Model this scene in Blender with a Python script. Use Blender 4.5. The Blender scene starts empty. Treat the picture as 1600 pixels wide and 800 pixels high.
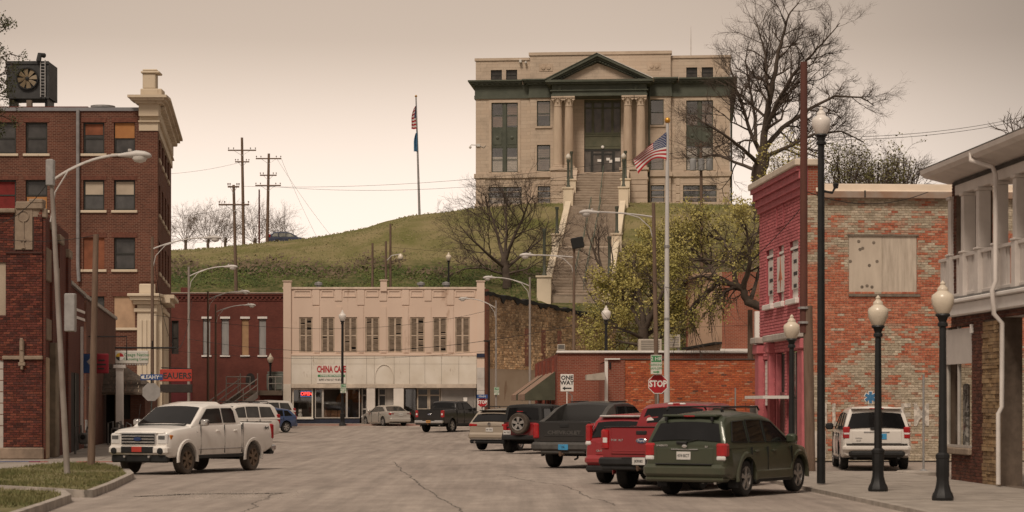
import bpy, bmesh, math, random
from mathutils import Vector, Matrix, noise
R = math.radians
SC = bpy.context.scene
COL = SC.collection
# ---------------------------------------------------------------- camera, sky, sun, exposure
F, HY, CH = 3400.0, 630.0, 1.88          # focal length and horizon row of the 1600 px photograph, camera height
cam_data = bpy.data.cameras.new('camera')
cam_data.sensor_width = 36.0
cam_data.lens = 36.0 * F / 1600.0
cam_data.shift_y = (HY - 400.0) / 1600.0
cam_data.clip_start = 0.5
cam_data.clip_end = 6000.0
cam = bpy.data.objects.new('camera', cam_data)
COL.objects.link(cam)
cam.location = (0, 0, CH)
cam.rotation_euler = (R(90), 0, 0)
SC.camera = cam
cam_data.dof.use_dof = True
cam_data.dof.focus_distance = 150.0
cam_data.dof.aperture_fstop = 3.2

SUN_EL, SUN_AZ = 52.0, 200.0             # azimuth clockwise from +Y (behind the camera, a little to the left)
SKY_ENDS = 0.985
world = bpy.data.worlds.new('World')
SC.world = world
world.use_nodes = True
wn, wl = world.node_tree.nodes, world.node_tree.links
wn.clear()
w_out = wn.new('ShaderNodeOutputWorld')
w_bg = wn.new('ShaderNodeBackground')
w_sky = wn.new('ShaderNodeTexSky')
w_sky.sky_type = 'NISHITA'
w_sky.sun_disc = False
w_sky.sun_elevation = R(SUN_EL)
w_sky.sun_rotation = R(SUN_AZ)
w_sky.dust_density = 6.0
w_scale = wn.new('ShaderNodeVectorMath'); w_scale.operation = 'SCALE'; w_scale.inputs['Scale'].default_value = 0.06
wl.new(w_sky.outputs[0], w_scale.inputs[0])
w_tc = wn.new('ShaderNodeTexCoord')
w_sep = wn.new('ShaderNodeSeparateXYZ')
wl.new(w_tc.outputs['Generated'], w_sep.inputs[0])
w_ramp = wn.new('ShaderNodeValToRGB')        # overcast haze: bright and creamy low down, duller brown grey higher up
wl.new(w_sep.outputs['Z'], w_ramp.inputs[0])
els = w_ramp.color_ramp.elements
def stop(pos, c):
 e = els.new(pos); e.color = (c[0], c[1], c[2], 1)
els[0].position = 0.0; els[0].color = (0.72, 0.61, 0.525, 1)
els[1].position = 1.0; els[1].color = (0.52, 0.44, 0.375, 1)
stop(0.075, (0.74, 0.63, 0.545)); stop(0.12, (0.66, 0.55, 0.465)); stop(0.165, (0.36, 0.285, 0.225)); stop(0.30, (0.30, 0.24, 0.195)); stop(0.5, (0.44, 0.365, 0.305))
w_ramp.color_ramp.interpolation = 'B_SPLINE'
w_dot = wn.new('ShaderNodeVectorMath'); w_dot.operation = 'DOT_PRODUCT'   # the haze is brightest over the hill ahead
gdir = Vector((-0.055, 1, 0.09)).normalized()
w_nrm = wn.new('ShaderNodeVectorMath'); w_nrm.operation = 'NORMALIZE'
wl.new(w_tc.outputs['Generated'], w_nrm.inputs[0])
wl.new(w_nrm.outputs[0], w_dot.inputs[0]); w_dot.inputs[1].default_value = gdir
w_mr = wn.new('ShaderNodeMapRange'); w_mr.interpolation_type = 'SMOOTHSTEP'
wl.new(w_dot.outputs['Value'], w_mr.inputs['Value'])
w_mr.inputs['From Min'].default_value = math.cos(R(19)); w_mr.inputs['From Max'].default_value = math.cos(R(4))
w_mr.inputs['To Min'].default_value = 0.56; w_mr.inputs['To Max'].default_value = 1.0
w_cn = wn.new('ShaderNodeTexNoise'); w_cn.inputs['Scale'].default_value = 3.0; w_cn.inputs['Detail'].default_value = 3
w_cmap = wn.new('ShaderNodeMapRange'); w_cmap.inputs['To Min'].default_value = 0.94; w_cmap.inputs['To Max'].default_value = 1.06
wl.new(w_tc.outputs['Generated'], w_cn.inputs['Vector']); wl.new(w_cn.outputs['Fac'], w_cmap.inputs['Value'])
w_mul = wn.new('ShaderNodeMath'); w_mul.operation = 'MULTIPLY'
wl.new(w_mr.outputs[0], w_mul.inputs[0]); wl.new(w_cmap.outputs[0], w_mul.inputs[1])
w_sc2 = wn.new('ShaderNodeVectorMath'); w_sc2.operation = 'SCALE'
wl.new(w_ramp.outputs[0], w_sc2.inputs[0]); wl.new(w_mul.outputs[0], w_sc2.inputs['Scale'])
w_mix = wn.new('ShaderNodeMix'); w_mix.data_type = 'RGBA'; w_mix.inputs[0].default_value = 0.96
wl.new(w_scale.outputs[0], w_mix.inputs[6]); wl.new(w_sc2.outputs[0], w_mix.inputs[7])
wl.new(w_mix.outputs[2], w_bg.inputs[0])
w_bg.inputs[1].default_value = 1.0
wl.new(w_bg.outputs[0], w_out.inputs[0])

sun_data = bpy.data.lights.new('sun', 'SUN')
sun_data.energy = 1.5
sun_data.angle = R(16)
sun_data.color = (1.0, 0.86, 0.72)
sun = bpy.data.objects.new('sun', sun_data)
COL.objects.link(sun)
sd = Vector((math.sin(R(SUN_AZ)) * math.cos(R(SUN_EL)), math.cos(R(SUN_AZ)) * math.cos(R(SUN_EL)), math.sin(R(SUN_EL))))
sun.rotation_euler = sd.to_track_quat('Z', 'Y').to_euler()
SC.view_settings.view_transform = 'Standard'
SC.view_settings.look = 'None'
SC.view_settings.gamma = 1.0
SC.view_settings.exposure = 0.72
SC.cycles.max_bounces = 5
SC.cycles.diffuse_bounces = 3
SC.cycles.glossy_bounces = 3
SC.cycles.transparent_max_bounces = 6

# ---------------------------------------------------------------- helpers
def P(px, py, d):
 """point of the place that the photograph shows at pixel (px, py), standing d metres away"""
 return Vector(((px - 800) / F * d, d, CH + (HY - py) / F * d))
def X(px, d): return (px - 800) / F * d
def Z(py, d): return CH + (HY - py) / F * d
def sst(a, b, t):
 t = max(0.0, min(1.0, (t - a) / (b - a))); return t * t * (3 - 2 * t)
def gz(d): return 0.27 * sst(122, 160, d)          # the street climbs a little before the far crossing
def lerp(a, b, t): return a + (b - a) * t
def interp(tab, x):
 if x <= tab[0][0]: return tab[0][1]
 for (a, u), (b, v) in zip(tab, tab[1:]):
  if x <= b: return lerp(u, v, (x - a) / (b - a)) if b > a else v
 return tab[-1][1]

class MB:
 """collects shapes, then build() links them as ONE mesh object"""
 def __init__(s, M=None):
  s.v, s.f, s.m, s.c, s.M, s.mi = [], [], [], [], M, 0
  s.col = None
 def add(s, vs, fs, mi=None):
  o = len(s.v)
  if s.M is not None: vs = [s.M @ Vector(v) for v in vs]
  s.v += [tuple(v) for v in vs]
  for f in fs:
   s.f.append(tuple(i + o for i in f)); s.m.append(s.mi if mi is None else mi); s.c.append(s.col)
  return s
 def quad(s, a, b, c, d, mi=None): return s.add([a, b, c, d], [(0, 1, 2, 3)], mi)
 def poly(s, pts, mi=None): return s.add(pts, [tuple(range(len(pts)))], mi)
 def box(s, x0, x1, y0, y1, z0, z1, mi=None):
  return s.add([(x0, y0, z0), (x1, y0, z0), (x1, y1, z0), (x0, y1, z0), (x0, y0, z1), (x1, y0, z1), (x1, y1, z1), (x0, y1, z1)],
       [(3, 2, 1, 0), (4, 5, 6, 7), (0, 1, 5, 4), (1, 2, 6, 5), (2, 3, 7, 6), (3, 0, 4, 7)], mi)
 def cbox(s, x0, x1, y0, y1, z0, z1, b=0.02, mi=None):
  """box with chamfered edges"""
  b = min(b, abs(x1 - x0) * .45, abs(y1 - y0) * .45, abs(z1 - z0) * .45)
  vs, idx = [], {}
  for i, (xa, sx) in enumerate(((x0, 1), (x1, -1))):
   for j, (ya, sy) in enumerate(((y0, 1), (y1, -1))):
    for k, (za, sz) in enumerate(((z0, 1), (z1, -1))):
     idx[(i, j, k, 'x')] = len(vs); vs.append((xa, ya + sy * b, za + sz * b))
     idx[(i, j, k, 'y')] = len(vs); vs.append((xa + sx * b, ya, za + sz * b))
     idx[(i, j, k, 'z')] = len(vs); vs.append((xa + sx * b, ya + sy * b, za))
  I = lambda i, j, k, a: idx[(i, j, k, a)]
  fs = []
  for i in (0, 1): fs.append([I(i, 0, 0, 'x'), I(i, 1, 0, 'x'), I(i, 1, 1, 'x'), I(i, 0, 1, 'x')][::(-1 if i == 0 else 1)])
  for j in (0, 1): fs.append([I(0, j, 0, 'y'), I(1, j, 0, 'y'), I(1, j, 1, 'y'), I(0, j, 1, 'y')][::(1 if j == 0 else -1)])
  for k in (0, 1): fs.append([I(0, 0, k, 'z'), I(1, 0, k, 'z'), I(1, 1, k, 'z'), I(0, 1, k, 'z')][::(-1 if k == 0 else 1)])
  for i in (0, 1):
   for j in (0, 1): fs.append([I(i, j, 0, 'x'), I(i, j, 1, 'x'), I(i, j, 1, 'y'), I(i, j, 0, 'y')])
   for k in (0, 1): fs.append([I(i, 0, k, 'x'), I(i, 1, k, 'x'), I(i, 1, k, 'z'), I(i, 0, k, 'z')])
  for j in (0, 1):
   for k in (0, 1): fs.append([I(0, j, k, 'y'), I(1, j, k, 'y'), I(1, j, k, 'z'), I(0, j, k, 'z')])
  for i in (0, 1):
   for j in (0, 1):
    for k in (0, 1): fs.append([I(i, j, k, 'x'), I(i, j, k, 'y'), I(i, j, k, 'z')])
  return s.add(vs, fs, mi)
 def tube(s, pts, rad, n=6, cap=True, mi=None):
  pts = [Vector(p) for p in pts]
  if not hasattr(rad, '__len__'): rad = [rad] * len(pts)
  vs, fs = [], []
  u = None
  for i, p in enumerate(pts):
   t = (pts[min(i + 1, len(pts) - 1)] - pts[max(i - 1, 0)])
   if t.length < 1e-9: t = Vector((0, 0, 1))
   t.normalize()
   if u is None: u = t.orthogonal().normalized()
   else:
    u = u - t * u.dot(t)
    u = u.normalized() if u.length > 1e-6 else t.orthogonal().normalized()
   w = t.cross(u)
   for k in range(n):
    a = 2 * math.pi * k / n
    vs.append(p + (u * math.cos(a) + w * math.sin(a)) * rad[i])
  for i in range(len(pts) - 1):
   for k in range(n):
    a, b = i * n + k, i * n + (k + 1) % n
    fs.append((a, b, b + n, a + n))
  if cap:
   fs.append(tuple(range(n - 1, -1, -1))); fs.append(tuple(range((len(pts) - 1) * n, len(pts) * n)))
  return s.add(vs, fs, mi)
 def lathe(s, prof, n=16, c=(0, 0, 0), axis='z', mi=None, flute=0.0, caps=(1, 1)):
  vs, fs = [], []
  for r, h in prof:
   for k in range(n):
    a = 2 * math.pi * k / n
    rr = r * (1 - flute * (k % 2))
    if axis == 'z': vs.append((c[0] + rr * math.cos(a), c[1] + rr * math.sin(a), c[2] + h))
    elif axis == 'y': vs.append((c[0] + rr * math.cos(a), c[1] + h, c[2] + rr * math.sin(a)))
    else: vs.append((c[0] + h, c[1] + rr * math.cos(a), c[2] + rr * math.sin(a)))
  for i in range(len(prof) - 1):
   for k in range(n):
    a, b = i * n + k, i * n + (k + 1) % n
    fs.append((a, b, b + n, a + n))
  if caps[0]: fs.append(tuple(range(n - 1, -1, -1)))
  if caps[1]: fs.append(tuple(range((len(prof) - 1) * n, len(prof) * n)))
  return s.add(vs, fs, mi)
 def prism(s, poly, a, b, plane='xz', mi=None):
  """polygon given in a plane, extruded from a to b along the third axis"""
  n = len(poly)
  def q(p, t):
   return (p[0], t, p[1]) if plane == 'xz' else ((t, p[0], p[1]) if plane == 'yz' else (p[0], p[1], t))
  vs = [q(p, a) for p in poly] + [q(p, b) for p in poly]
  fs = [tuple(range(n)), tuple(range(2 * n - 1, n - 1, -1))]
  for i in range(n): fs.append((i, (i + 1) % n, n + (i + 1) % n, n + i))
  return s.add(vs, fs, mi)
 def loft(s, rings, cap=True, closed=True, mi=None):
  n = len(rings[0]); vs = [p for r in rings for p in r]; fs = []
  for i in range(len(rings) - 1):
   for k in range(n if closed else n - 1):
    a, b = i * n + k, i * n + (k + 1) % n
    fs.append((a, b, b + n, a + n))
  if cap: fs.append(tuple(range(n - 1, -1, -1))); fs.append(tuple(range((len(rings) - 1) * n, len(rings) * n)))
  return s.add(vs, fs, mi)
 def mesh(s, name, mats, smooth=None, fix=True, weld=0):
  me = bpy.data.meshes.new(name)
  me.from_pydata(s.v, [], s.f)
  if not isinstance(mats, (list, tuple)): mats = [mats]
  for m in mats: me.materials.append(m)
  if any(s.m): me.polygons.foreach_set('material_index', s.m)
  if any(c is not None for c in s.c):
   at = me.color_attributes.new('Col', 'FLOAT_COLOR', 'CORNER')
   buf = []
   for p, c in zip(s.f, s.c):
    buf += ([*(c or (1, 1, 1)), 1.0]) * len(p)
   at.data.foreach_set('color', buf)
  if fix or smooth or weld:
   bm = bmesh.new(); bm.from_mesh(me)
   if weld: bmesh.ops.remove_doubles(bm, verts=bm.verts, dist=weld); bmesh.ops.dissolve_degenerate(bm, edges=bm.edges, dist=weld)
   if fix: bmesh.ops.recalc_face_normals(bm, faces=bm.faces)
   if smooth:
    lim = R(smooth)
    for f in bm.faces: f.smooth = True
    for e in bm.edges:
     if len(e.link_faces) != 2 or e.calc_face_angle(4) > lim: e.smooth = False
   bm.to_mesh(me); bm.free()
  return me
 def build(s, name, mats, parent=None, smooth=None, fix=True, weld=0, **kw):
  o = bpy.data.objects.new(name, s.mesh(name, mats, smooth, fix, weld))
  COL.objects.link(o)
  attach(o, parent)
  tag(o, **kw)
  return o
class Fr:
 """a wall's own frame on a thing: x runs along the wall, y into it, z up"""
 def __init__(s, root, A, B, z=0.0):
  A, B = Vector((A[0], A[1], 0)), Vector((B[0], B[1], 0)); s.L = (B - A).length
  s.root = root; s.rz = math.atan2(B.y - A.y, B.x - A.x)
  s.M = Matrix.Translation(Vector((A.x, A.y, z)) - root.location) @ Matrix.Rotation(s.rz, 4, 'Z')
  s.A, s.z = A, z
def attach(o, parent, M=None):
 if isinstance(parent, Fr): o.parent = parent.root; o.matrix_local = parent.M @ M if M is not None else parent.M
 else:
  if parent is not None: o.parent = parent
  if M is not None: o.matrix_local = M
def tag(o, label=None, cat=None, group=None, kind=None):
 if label: o['label'] = label
 if cat: o['category'] = cat
 if group: o['group'] = group
 if kind: o['kind'] = kind
 return o
def thing(name, label, cat, loc=(0, 0, 0), rz=0.0, group=None):
 o = bpy.data.objects.new(name, None); COL.objects.link(o)
 o.location = loc; o.rotation_euler = (0, 0, rz); o.empty_display_size = 0.3
 return tag(o, label, cat, group)
def copy_tree(o, parent=None):
 c = o.copy(); COL.objects.link(c); c.parent = parent
 for ch in o.children: copy_tree(ch, c)
 return c
def B1(name, m, parent, *boxes, b=0, smooth=None, **kw):
 mb = MB()
 for q in boxes: (mb.cbox(*q, b) if b else mb.box(*q))
 return mb.build(name, m, parent, smooth, **kw)

# ---------------------------------------------------------------- materials
MATS = {}
def newmat(name):
 m = bpy.data.materials.new(name); m.use_nodes = True
 return m, m.node_tree.nodes, m.node_tree.links, m.node_tree.nodes['Principled BSDF']
def mat(name, col, rough=0.8, var=0.18, scale=3.0, bump=0.0, bscale=None, metal=0.0, spec=0.35, coat=0.0, col2=None, obj=True, emit=0.0, detail=6, stretch=None, thr=None, alpha=None):
 """base colour broken up by noise (towards col2, or lighter and darker by var) + fine relief"""
 if name in MATS: return MATS[name]
 m, n, l, p = newmat(name)
 tc = n.new('ShaderNodeTexCoord')
 vec = tc.outputs['Object' if obj else 'Generated']
 if stretch:
  mp = n.new('ShaderNodeMapping'); mp.inputs['Scale'].default_value = stretch
  l.new(vec, mp.inputs[0]); vec = mp.outputs[0]
 nz = n.new('ShaderNodeTexNoise'); nz.inputs['Scale'].default_value = scale; nz.inputs['Detail'].default_value = detail; nz.inputs['Roughness'].default_value = 0.62
 l.new(vec, nz.inputs['Vector'])
 rp = n.new('ShaderNodeValToRGB')
 a, b = (thr if thr else (0.32, 0.68))
 rp.color_ramp.elements[0].position = a; rp.color_ramp.elements[1].position = b
 if col2 is None:
  lo = [c * (1 - var) for c in col]; hi = [min(1, c * (1 + var)) for c in col]
 else: lo, hi = col, col2
 rp.color_ramp.elements[0].color = (*lo, 1); rp.color_ramp.elements[1].color = (*hi, 1)
 l.new(nz.outputs['Fac'], rp.inputs[0]); l.new(rp.outputs[0], p.inputs['Base Color'])
 p.inputs['Roughness'].default_value = rough; p.inputs['Metallic'].default_value = metal
 p.inputs['Specular IOR Level'].default_value = spec; p.inputs['Coat Weight'].default_value = coat
 p.inputs['Coat Roughness'].default_value = 0.12
 if bump:
  bn = n.new('ShaderNodeTexNoise'); bn.inputs['Scale'].default_value = bscale or scale * 6; bn.inputs['Detail'].default_value = 4
  l.new(vec, bn.inputs['Vector'])
  bp = n.new('ShaderNodeBump'); bp.inputs['Strength'].default_value = bump; bp.inputs['Distance'].default_value = 0.02
  l.new(bn.outputs['Fac'], bp.inputs['Height']); l.new(bp.outputs[0], p.inputs['Normal'])
 if emit:
  l.new(rp.outputs[0], p.inputs['Emission Color']); p.inputs['Emission Strength'].default_value = emit
 MATS[name] = m
 return m
def wear_mat(name, col, wear, amount=0.58, scale=2.0, rough=0.85, col3=None, streak=(1, 1, 0.25)):
 """paint with streaky chipped patches that show another colour"""
 if name in MATS: return MATS[name]
 m, n, l, p = newmat(name)
 tc = n.new('ShaderNodeTexCoord')
 mp = n.new('ShaderNodeMapping'); mp.inputs['Scale'].default_value = streak
 l.new(tc.outputs['Object'], mp.inputs[0])
 n1 = n.new('ShaderNodeTexNoise'); n1.inputs['Scale'].default_value = scale; n1.inputs['Detail'].default_value = 10; n1.inputs['Roughness'].default_value = 0.7
 l.new(mp.outputs[0], n1.inputs['Vector'])
 r1 = n.new('ShaderNodeValToRGB'); r1.color_ramp.elements[0].position = amount; r1.color_ramp.elements[1].position = amount + 0.06
 l.new(n1.outputs['Fac'], r1.inputs[0])
 n2 = n.new('ShaderNodeTexNoise'); n2.inputs['Scale'].default_value = scale * 0.35; n2.inputs['Detail'].default_value = 5
 l.new(tc.outputs['Object'], n2.inputs['Vector'])
 r2 = n.new('ShaderNodeValToRGB'); r2.color_ramp.elements[0].position = 0.3; r2.color_ramp.elements[1].position = 0.7
 c3 = col3 or [c * 0.78 for c in col]
 r2.color_ramp.elements[0].color = (*c3, 1); r2.color_ramp.elements[1].color = (*col, 1)
 l.new(n2.outputs['Fac'], r2.inputs[0])
 mx = n.new('ShaderNodeMix'); mx.data_type = 'RGBA'
 l.new(r1.outputs[0], mx.inputs[0]); l.new(r2.outputs[0], mx.inputs[6]); mx.inputs[7].default_value = (*wear, 1)
 l.new(mx.outputs[2], p.inputs['Base Color']); p.inputs['Roughness'].default_value = rough; p.inputs['Specular IOR Level'].default_value = 0.25
 bp = n.new('ShaderNodeBump'); bp.inputs['Strength'].default_value = 0.4; bp.inputs['Distance'].default_value = 0.02
 l.new(n1.outputs['Fac'], bp.inputs['Height']); l.new(bp.outputs[0], p.inputs['Normal'])
 MATS[name] = m
 return m
def brick_mat(name, c1, c2, mortar, bw=0.215, bh=0.075, msize=0.009, rough=0.88, plane='xz', patch=None, pamt=0.5, pscale=0.5):
 """brick courses for walls too far away to tell the bricks apart one by one (object space)"""
 if name in MATS: return MATS[name]
 m, n, l, p = newmat(name)
 tc = n.new('ShaderNodeTexCoord')
 sp = n.new('ShaderNodeSeparateXYZ'); l.new(tc.outputs['Object'], sp.inputs[0])
 ad = n.new('ShaderNodeMath'); ad.operation = 'ADD'; l.new(sp.outputs['X'], ad.inputs[0]); l.new(sp.outputs['Y'], ad.inputs[1])
 cb = n.new('ShaderNodeCombineXYZ'); l.new(ad.outputs[0], cb.inputs[0]); l.new(sp.outputs['Z'], cb.inputs[1])
 br = n.new('ShaderNodeTexBrick')
 br.inputs['Scale'].default_value = 1.0; br.inputs['Brick Width'].default_value = bw; br.inputs['Row Height'].default_value = bh
 br.inputs['Mortar Size'].default_value = msize; br.inputs['Mortar Smooth'].default_value = 0.2
 br.inputs['Color1'].default_value = (*c1, 1); br.inputs['Color2'].default_value = (*c2, 1); br.inputs['Mortar'].default_value = (*mortar, 1)
 l.new(cb.outputs[0], br.inputs['Vector'])
 n2 = n.new('ShaderNodeTexNoise'); n2.inputs['Scale'].default_value = pscale; n2.inputs['Detail'].default_value = 9; n2.inputs['Roughness'].default_value = 0.68
 l.new(tc.outputs['Object'], n2.inputs['Vector'])
 col = br.outputs['Color']
 if patch:
  rp = n.new('ShaderNodeValToRGB'); rp.color_ramp.elements[0].position = 0.47; rp.color_ramp.elements[1].position = 0.60
  l.new(n2.outputs['Fac'], rp.inputs[0])
  ml = n.new('ShaderNodeMath'); ml.operation = 'MULTIPLY'; l.new(rp.outputs[0], ml.inputs[0]); ml.inputs[1].default_value = pamt
  mx = n.new('ShaderNodeMix'); mx.data_type = 'RGBA'
  l.new(ml.outputs[0], mx.inputs[0]); l.new(col, mx.inputs[6]); mx.inputs[7].default_value = (*patch, 1)
  col = mx.outputs[2]
 hs = n.new('ShaderNodeHueSaturation'); l.new(col, hs.inputs['Color'])
 mr = n.new('ShaderNodeMapRange'); mr.inputs['From Min'].default_value = 0.3; mr.inputs['From Max'].default_value = 0.7; mr.inputs['To Min'].default_value = 0.72; mr.inputs['To Max'].default_value = 1.25
 l.new(n2.outputs['Fac'], mr.inputs['Value']); l.new(mr.outputs[0], hs.inputs['Value'])
 l.new(hs.outputs[0], p.inputs['Base Color']); p.inputs['Roughness'].default_value = rough; p.inputs['Specular IOR Level'].default_value = 0.2
 bp = n.new('ShaderNodeBump'); bp.inputs['Strength'].default_value = 0.5; bp.inputs['Distance'].default_value = 0.012; bp.invert = True
 l.new(br.outputs['Fac'], bp.inputs['Height']); l.new(bp.outputs[0], p.inputs['Normal'])
 MATS[name] = m
 return m
def piece_mat(name, rough=0.9, source='attr'):
 """bricks and stones built one by one: their own colour, a little grain"""
 if name in MATS: return MATS[name]
 m, n, l, p = newmat(name)
 if source == 'attr':
  a = n.new('ShaderNodeVertexColor'); a.layer_name = 'Col'; col = a.outputs['Color']
 else:
  a = n.new('ShaderNodeObjectInfo'); col = a.outputs['Color']
 tc = n.new('ShaderNodeTexCoord'); ge = n.new('ShaderNodeNewGeometry')
 nz = n.new('ShaderNodeTexNoise'); nz.inputs['Scale'].default_value = 14; nz.inputs['Detail'].default_value = 6
 l.new(ge.outputs['Position'], nz.inputs['Vector'])
 mr = n.new('ShaderNodeMapRange'); mr.inputs['From Min'].default_value = 0.3; mr.inputs['From Max'].default_value = 0.7; mr.inputs['To Min'].default_value = 0.72; mr.inputs['To Max'].default_value = 1.28
 l.new(nz.outputs['Fac'], mr.inputs['Value'])
 hs = n.new('ShaderNodeHueSaturation'); l.new(col, hs.inputs['Color']); l.new(mr.outputs[0], hs.inputs['Value'])
 l.new(hs.outputs[0], p.inputs['Base Color'])
 p.inputs['Roughness'].default_value = rough; p.inputs['Specular IOR Level'].default_value = 0.2
 bp = n.new('ShaderNodeBump'); bp.inputs['Strength'].default_value = 0.4; bp.inputs['Distance'].default_value = 0.01
 l.new(nz.outputs['Fac'], bp.inputs['Height']); l.new(bp.outputs[0], p.inputs['Normal'])
 MATS[name] = m
 return m
def glass(name, col=(0.02, 0.02, 0.022), rough=0.06, spec=0.5):
 return mat(name, col, rough=rough, var=0.35, scale=1.2, spec=spec, detail=2)
def clear_glass(name, tint=(0.9, 0.9, 0.88), alpha=0.25, rough=0.03):
 if name in MATS: return MATS[name]
 m, n, l, p = newmat(name)
 out = [x for x in n if x.type == 'OUTPUT_MATERIAL'][0]
 tr = n.new('ShaderNodeBsdfTransparent'); tr.inputs[0].default_value = (*tint, 1)
 gl = n.new('ShaderNodeBsdfGlossy'); gl.inputs['Roughness'].default_value = rough
 nz = n.new('ShaderNodeTexNoise'); nz.inputs['Scale'].default_value = 2.0
 mr = n.new('ShaderNodeMapRange'); mr.inputs['To Min'].default_value = alpha * 0.8; mr.inputs['To Max'].default_value = alpha * 1.2
 l.new(nz.outputs['Fac'], mr.inputs['Value'])
 mx = n.new('ShaderNodeMixShader'); l.new(mr.outputs[0], mx.inputs[0]); l.new(tr.outputs[0], mx.inputs[1]); l.new(gl.outputs[0], mx.inputs[2])
 l.new(mx.outputs[0], out.inputs['Surface'])
 MATS[name] = m
 return m
def text_mesh(body, size, bold=0.0, extrude=0.004, sx=1.0):
 cu = bpy.data.curves.new('lettering', 'FONT'); cu.body = body; cu.size = size; cu.align_x = 'CENTER'; cu.align_y = 'CENTER'
 cu.offset = bold; cu.extrude = extrude; cu.resolution_u = 2
 t = bpy.data.objects.new('lettering', cu); COL.objects.link(t)
 dg = bpy.context.evaluated_depsgraph_get(); dg.update()
 me = bpy.data.meshes.new_from_object(t.evaluated_get(dg))
 bpy.data.objects.remove(t); bpy.data.curves.remove(cu)
 if sx != 1.0: me.transform(Matrix.Diagonal((sx, 1, 1, 1)))
 return me
def text(body, size, m, loc, parent, rz=0.0, bold=0.0, sx=1.0, extrude=0.004, roll=0.0, name='lettering'):
 """upright lettering that faces local -Y, turned by rz about Z"""
 me = text_mesh(body, size, bold, extrude, sx)
 me.materials.clear(); me.materials.append(m)
 o = bpy.data.objects.new(name, me); COL.objects.link(o)
 attach(o, parent, Matrix.Translation(loc) @ Matrix.Rotation(rz, 4, 'Z') @ Matrix.Rotation(R(90), 4, 'X') @ Matrix.Rotation(roll, 4, 'Z'))
 return o

# wall sheet with openings: front face on y = y0 (outward -y), reveals go inward
def wall_sheet(mb, x0, x1, z0, z1, ops, y0=0.0, rev=0.15, mi=None):
 ops = [o for o in ops if o[1] > x0 and o[0] < x1]
 xs = sorted({x0, x1, *[max(x0, min(x1, v)) for o in ops for v in o[:2]]}); zs = sorted({z0, z1, *[max(z0, min(z1, v)) for o in ops for v in o[2:4]]})
 for i in range(len(xs) - 1):
  for k in range(len(zs) - 1):
   cx, cz = (xs[i] + xs[i + 1]) / 2, (zs[k] + zs[k + 1]) / 2
   if any(o[0] < cx < o[1] and o[2] < cz < o[3] for o in ops): continue
   mb.quad((xs[i], y0, zs[k]), (xs[i + 1], y0, zs[k]), (xs[i + 1], y0, zs[k + 1]), (xs[i], y0, zs[k + 1]), mi)
 for o in ops:
  a, b, c, d = o[:4]
  mb.quad((a, y0, c), (a, y0 + rev, c), (a, y0 + rev, d), (a, y0, d), mi)
  mb.quad((b, y0, d), (b, y0 + rev, d), (b, y0 + rev, c), (b, y0, c), mi)
  mb.quad((a, y0, d), (a, y0 + rev, d), (b, y0 + rev, d), (b, y0, d), mi)
  mb.quad((b, y0, c), (b, y0 + rev, c), (a, y0 + rev, c), (a, y0, c), mi)
 return mb
def brick_layer(x0, x1, z0, z1, ops, colfn, bl=0.2, bh=0.065, j=0.011, rnd=None, prot=0.014, jit=0.004):
 """list of bricks (x0,x1,z0,z1,protrusion,colour) laid in running bond, cut at the openings"""
 rnd = rnd or random.Random(5); out = []
 row = 0; z = z0
 while z < z1 - 0.01:
  zt = min(z + bh, z1)
  x = x0 - (row % 2) * (bl + j) / 2
  while x < x1 - 0.005:
   a, b = max(x, x0), min(x + bl, x1)
   segs = [(a, b)]
   for o in ops:
    if o[2] < (z + zt) / 2 < o[3]:
     ns = []
     for (p, q) in segs:
      if q <= o[0] or p >= o[1]: ns.append((p, q)); continue
      if p < o[0]: ns.append((p, o[0]))
      if q > o[1]: ns.append((o[1], q))
     segs = ns
   for (p, q) in segs:
    if q - p > 0.02: out.append((p, q, z, zt, prot + rnd.uniform(-jit, jit), colfn((p + q) / 2, z, rnd)))
   x += bl + j
  z += bh + j; row += 1
 return out
def bricks_mesh(mb, bl, y0=0.0):
 for (a, b, c, d, pr, col) in bl:
  mb.col = col
  y = y0 - pr; e = 0.004
  mb.add([(a, y0, c), (b, y0, c), (b, y0, d), (a, y0, d), (a + e, y, c + e), (b - e, y, c + e), (b - e, y, d - e), (a + e, y, d - e)],
     [(4, 5, 6, 7), (0, 1, 5, 4), (1, 2, 6, 5), (2, 3, 7, 6), (3, 0, 4, 7)])
 mb.col = None
 return mb
def brick_parts(bl, parent, m, name='brick', y0=0.0):
 """each brick an object of its own, all sharing one mesh, coloured by the object's own colour"""
 mb = MB(); mb.add([(-.5, 0, -.5), (.5, 0, -.5), (.5, 0, .5), (-.5, 0, .5), (-.485, -1, -.45), (.485, -1, -.45), (.485, -1, .45), (-.485, -1, .45)],
       [(4, 5, 6, 7), (0, 1, 5, 4), (1, 2, 6, 5), (2, 3, 7, 6), (3, 0, 4, 7)])
 me = mb.mesh(name, m)
 for (a, b, c, d, pr, col) in bl:
  o = bpy.data.objects.new(name, me); COL.objects.link(o); o.parent = parent
  o.location = ((a + b) / 2, y0, (c + d) / 2); o.scale = (b - a, pr, d - c); o.color = (*col, 1)
def hexc(r, g, b):
 f = lambda c: (c / 255 / 12.92) if c / 255 <= 0.04045 else ((c / 255 + 0.055) / 1.055) ** 2.4
 return (f(r), f(g), f(b))

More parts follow.
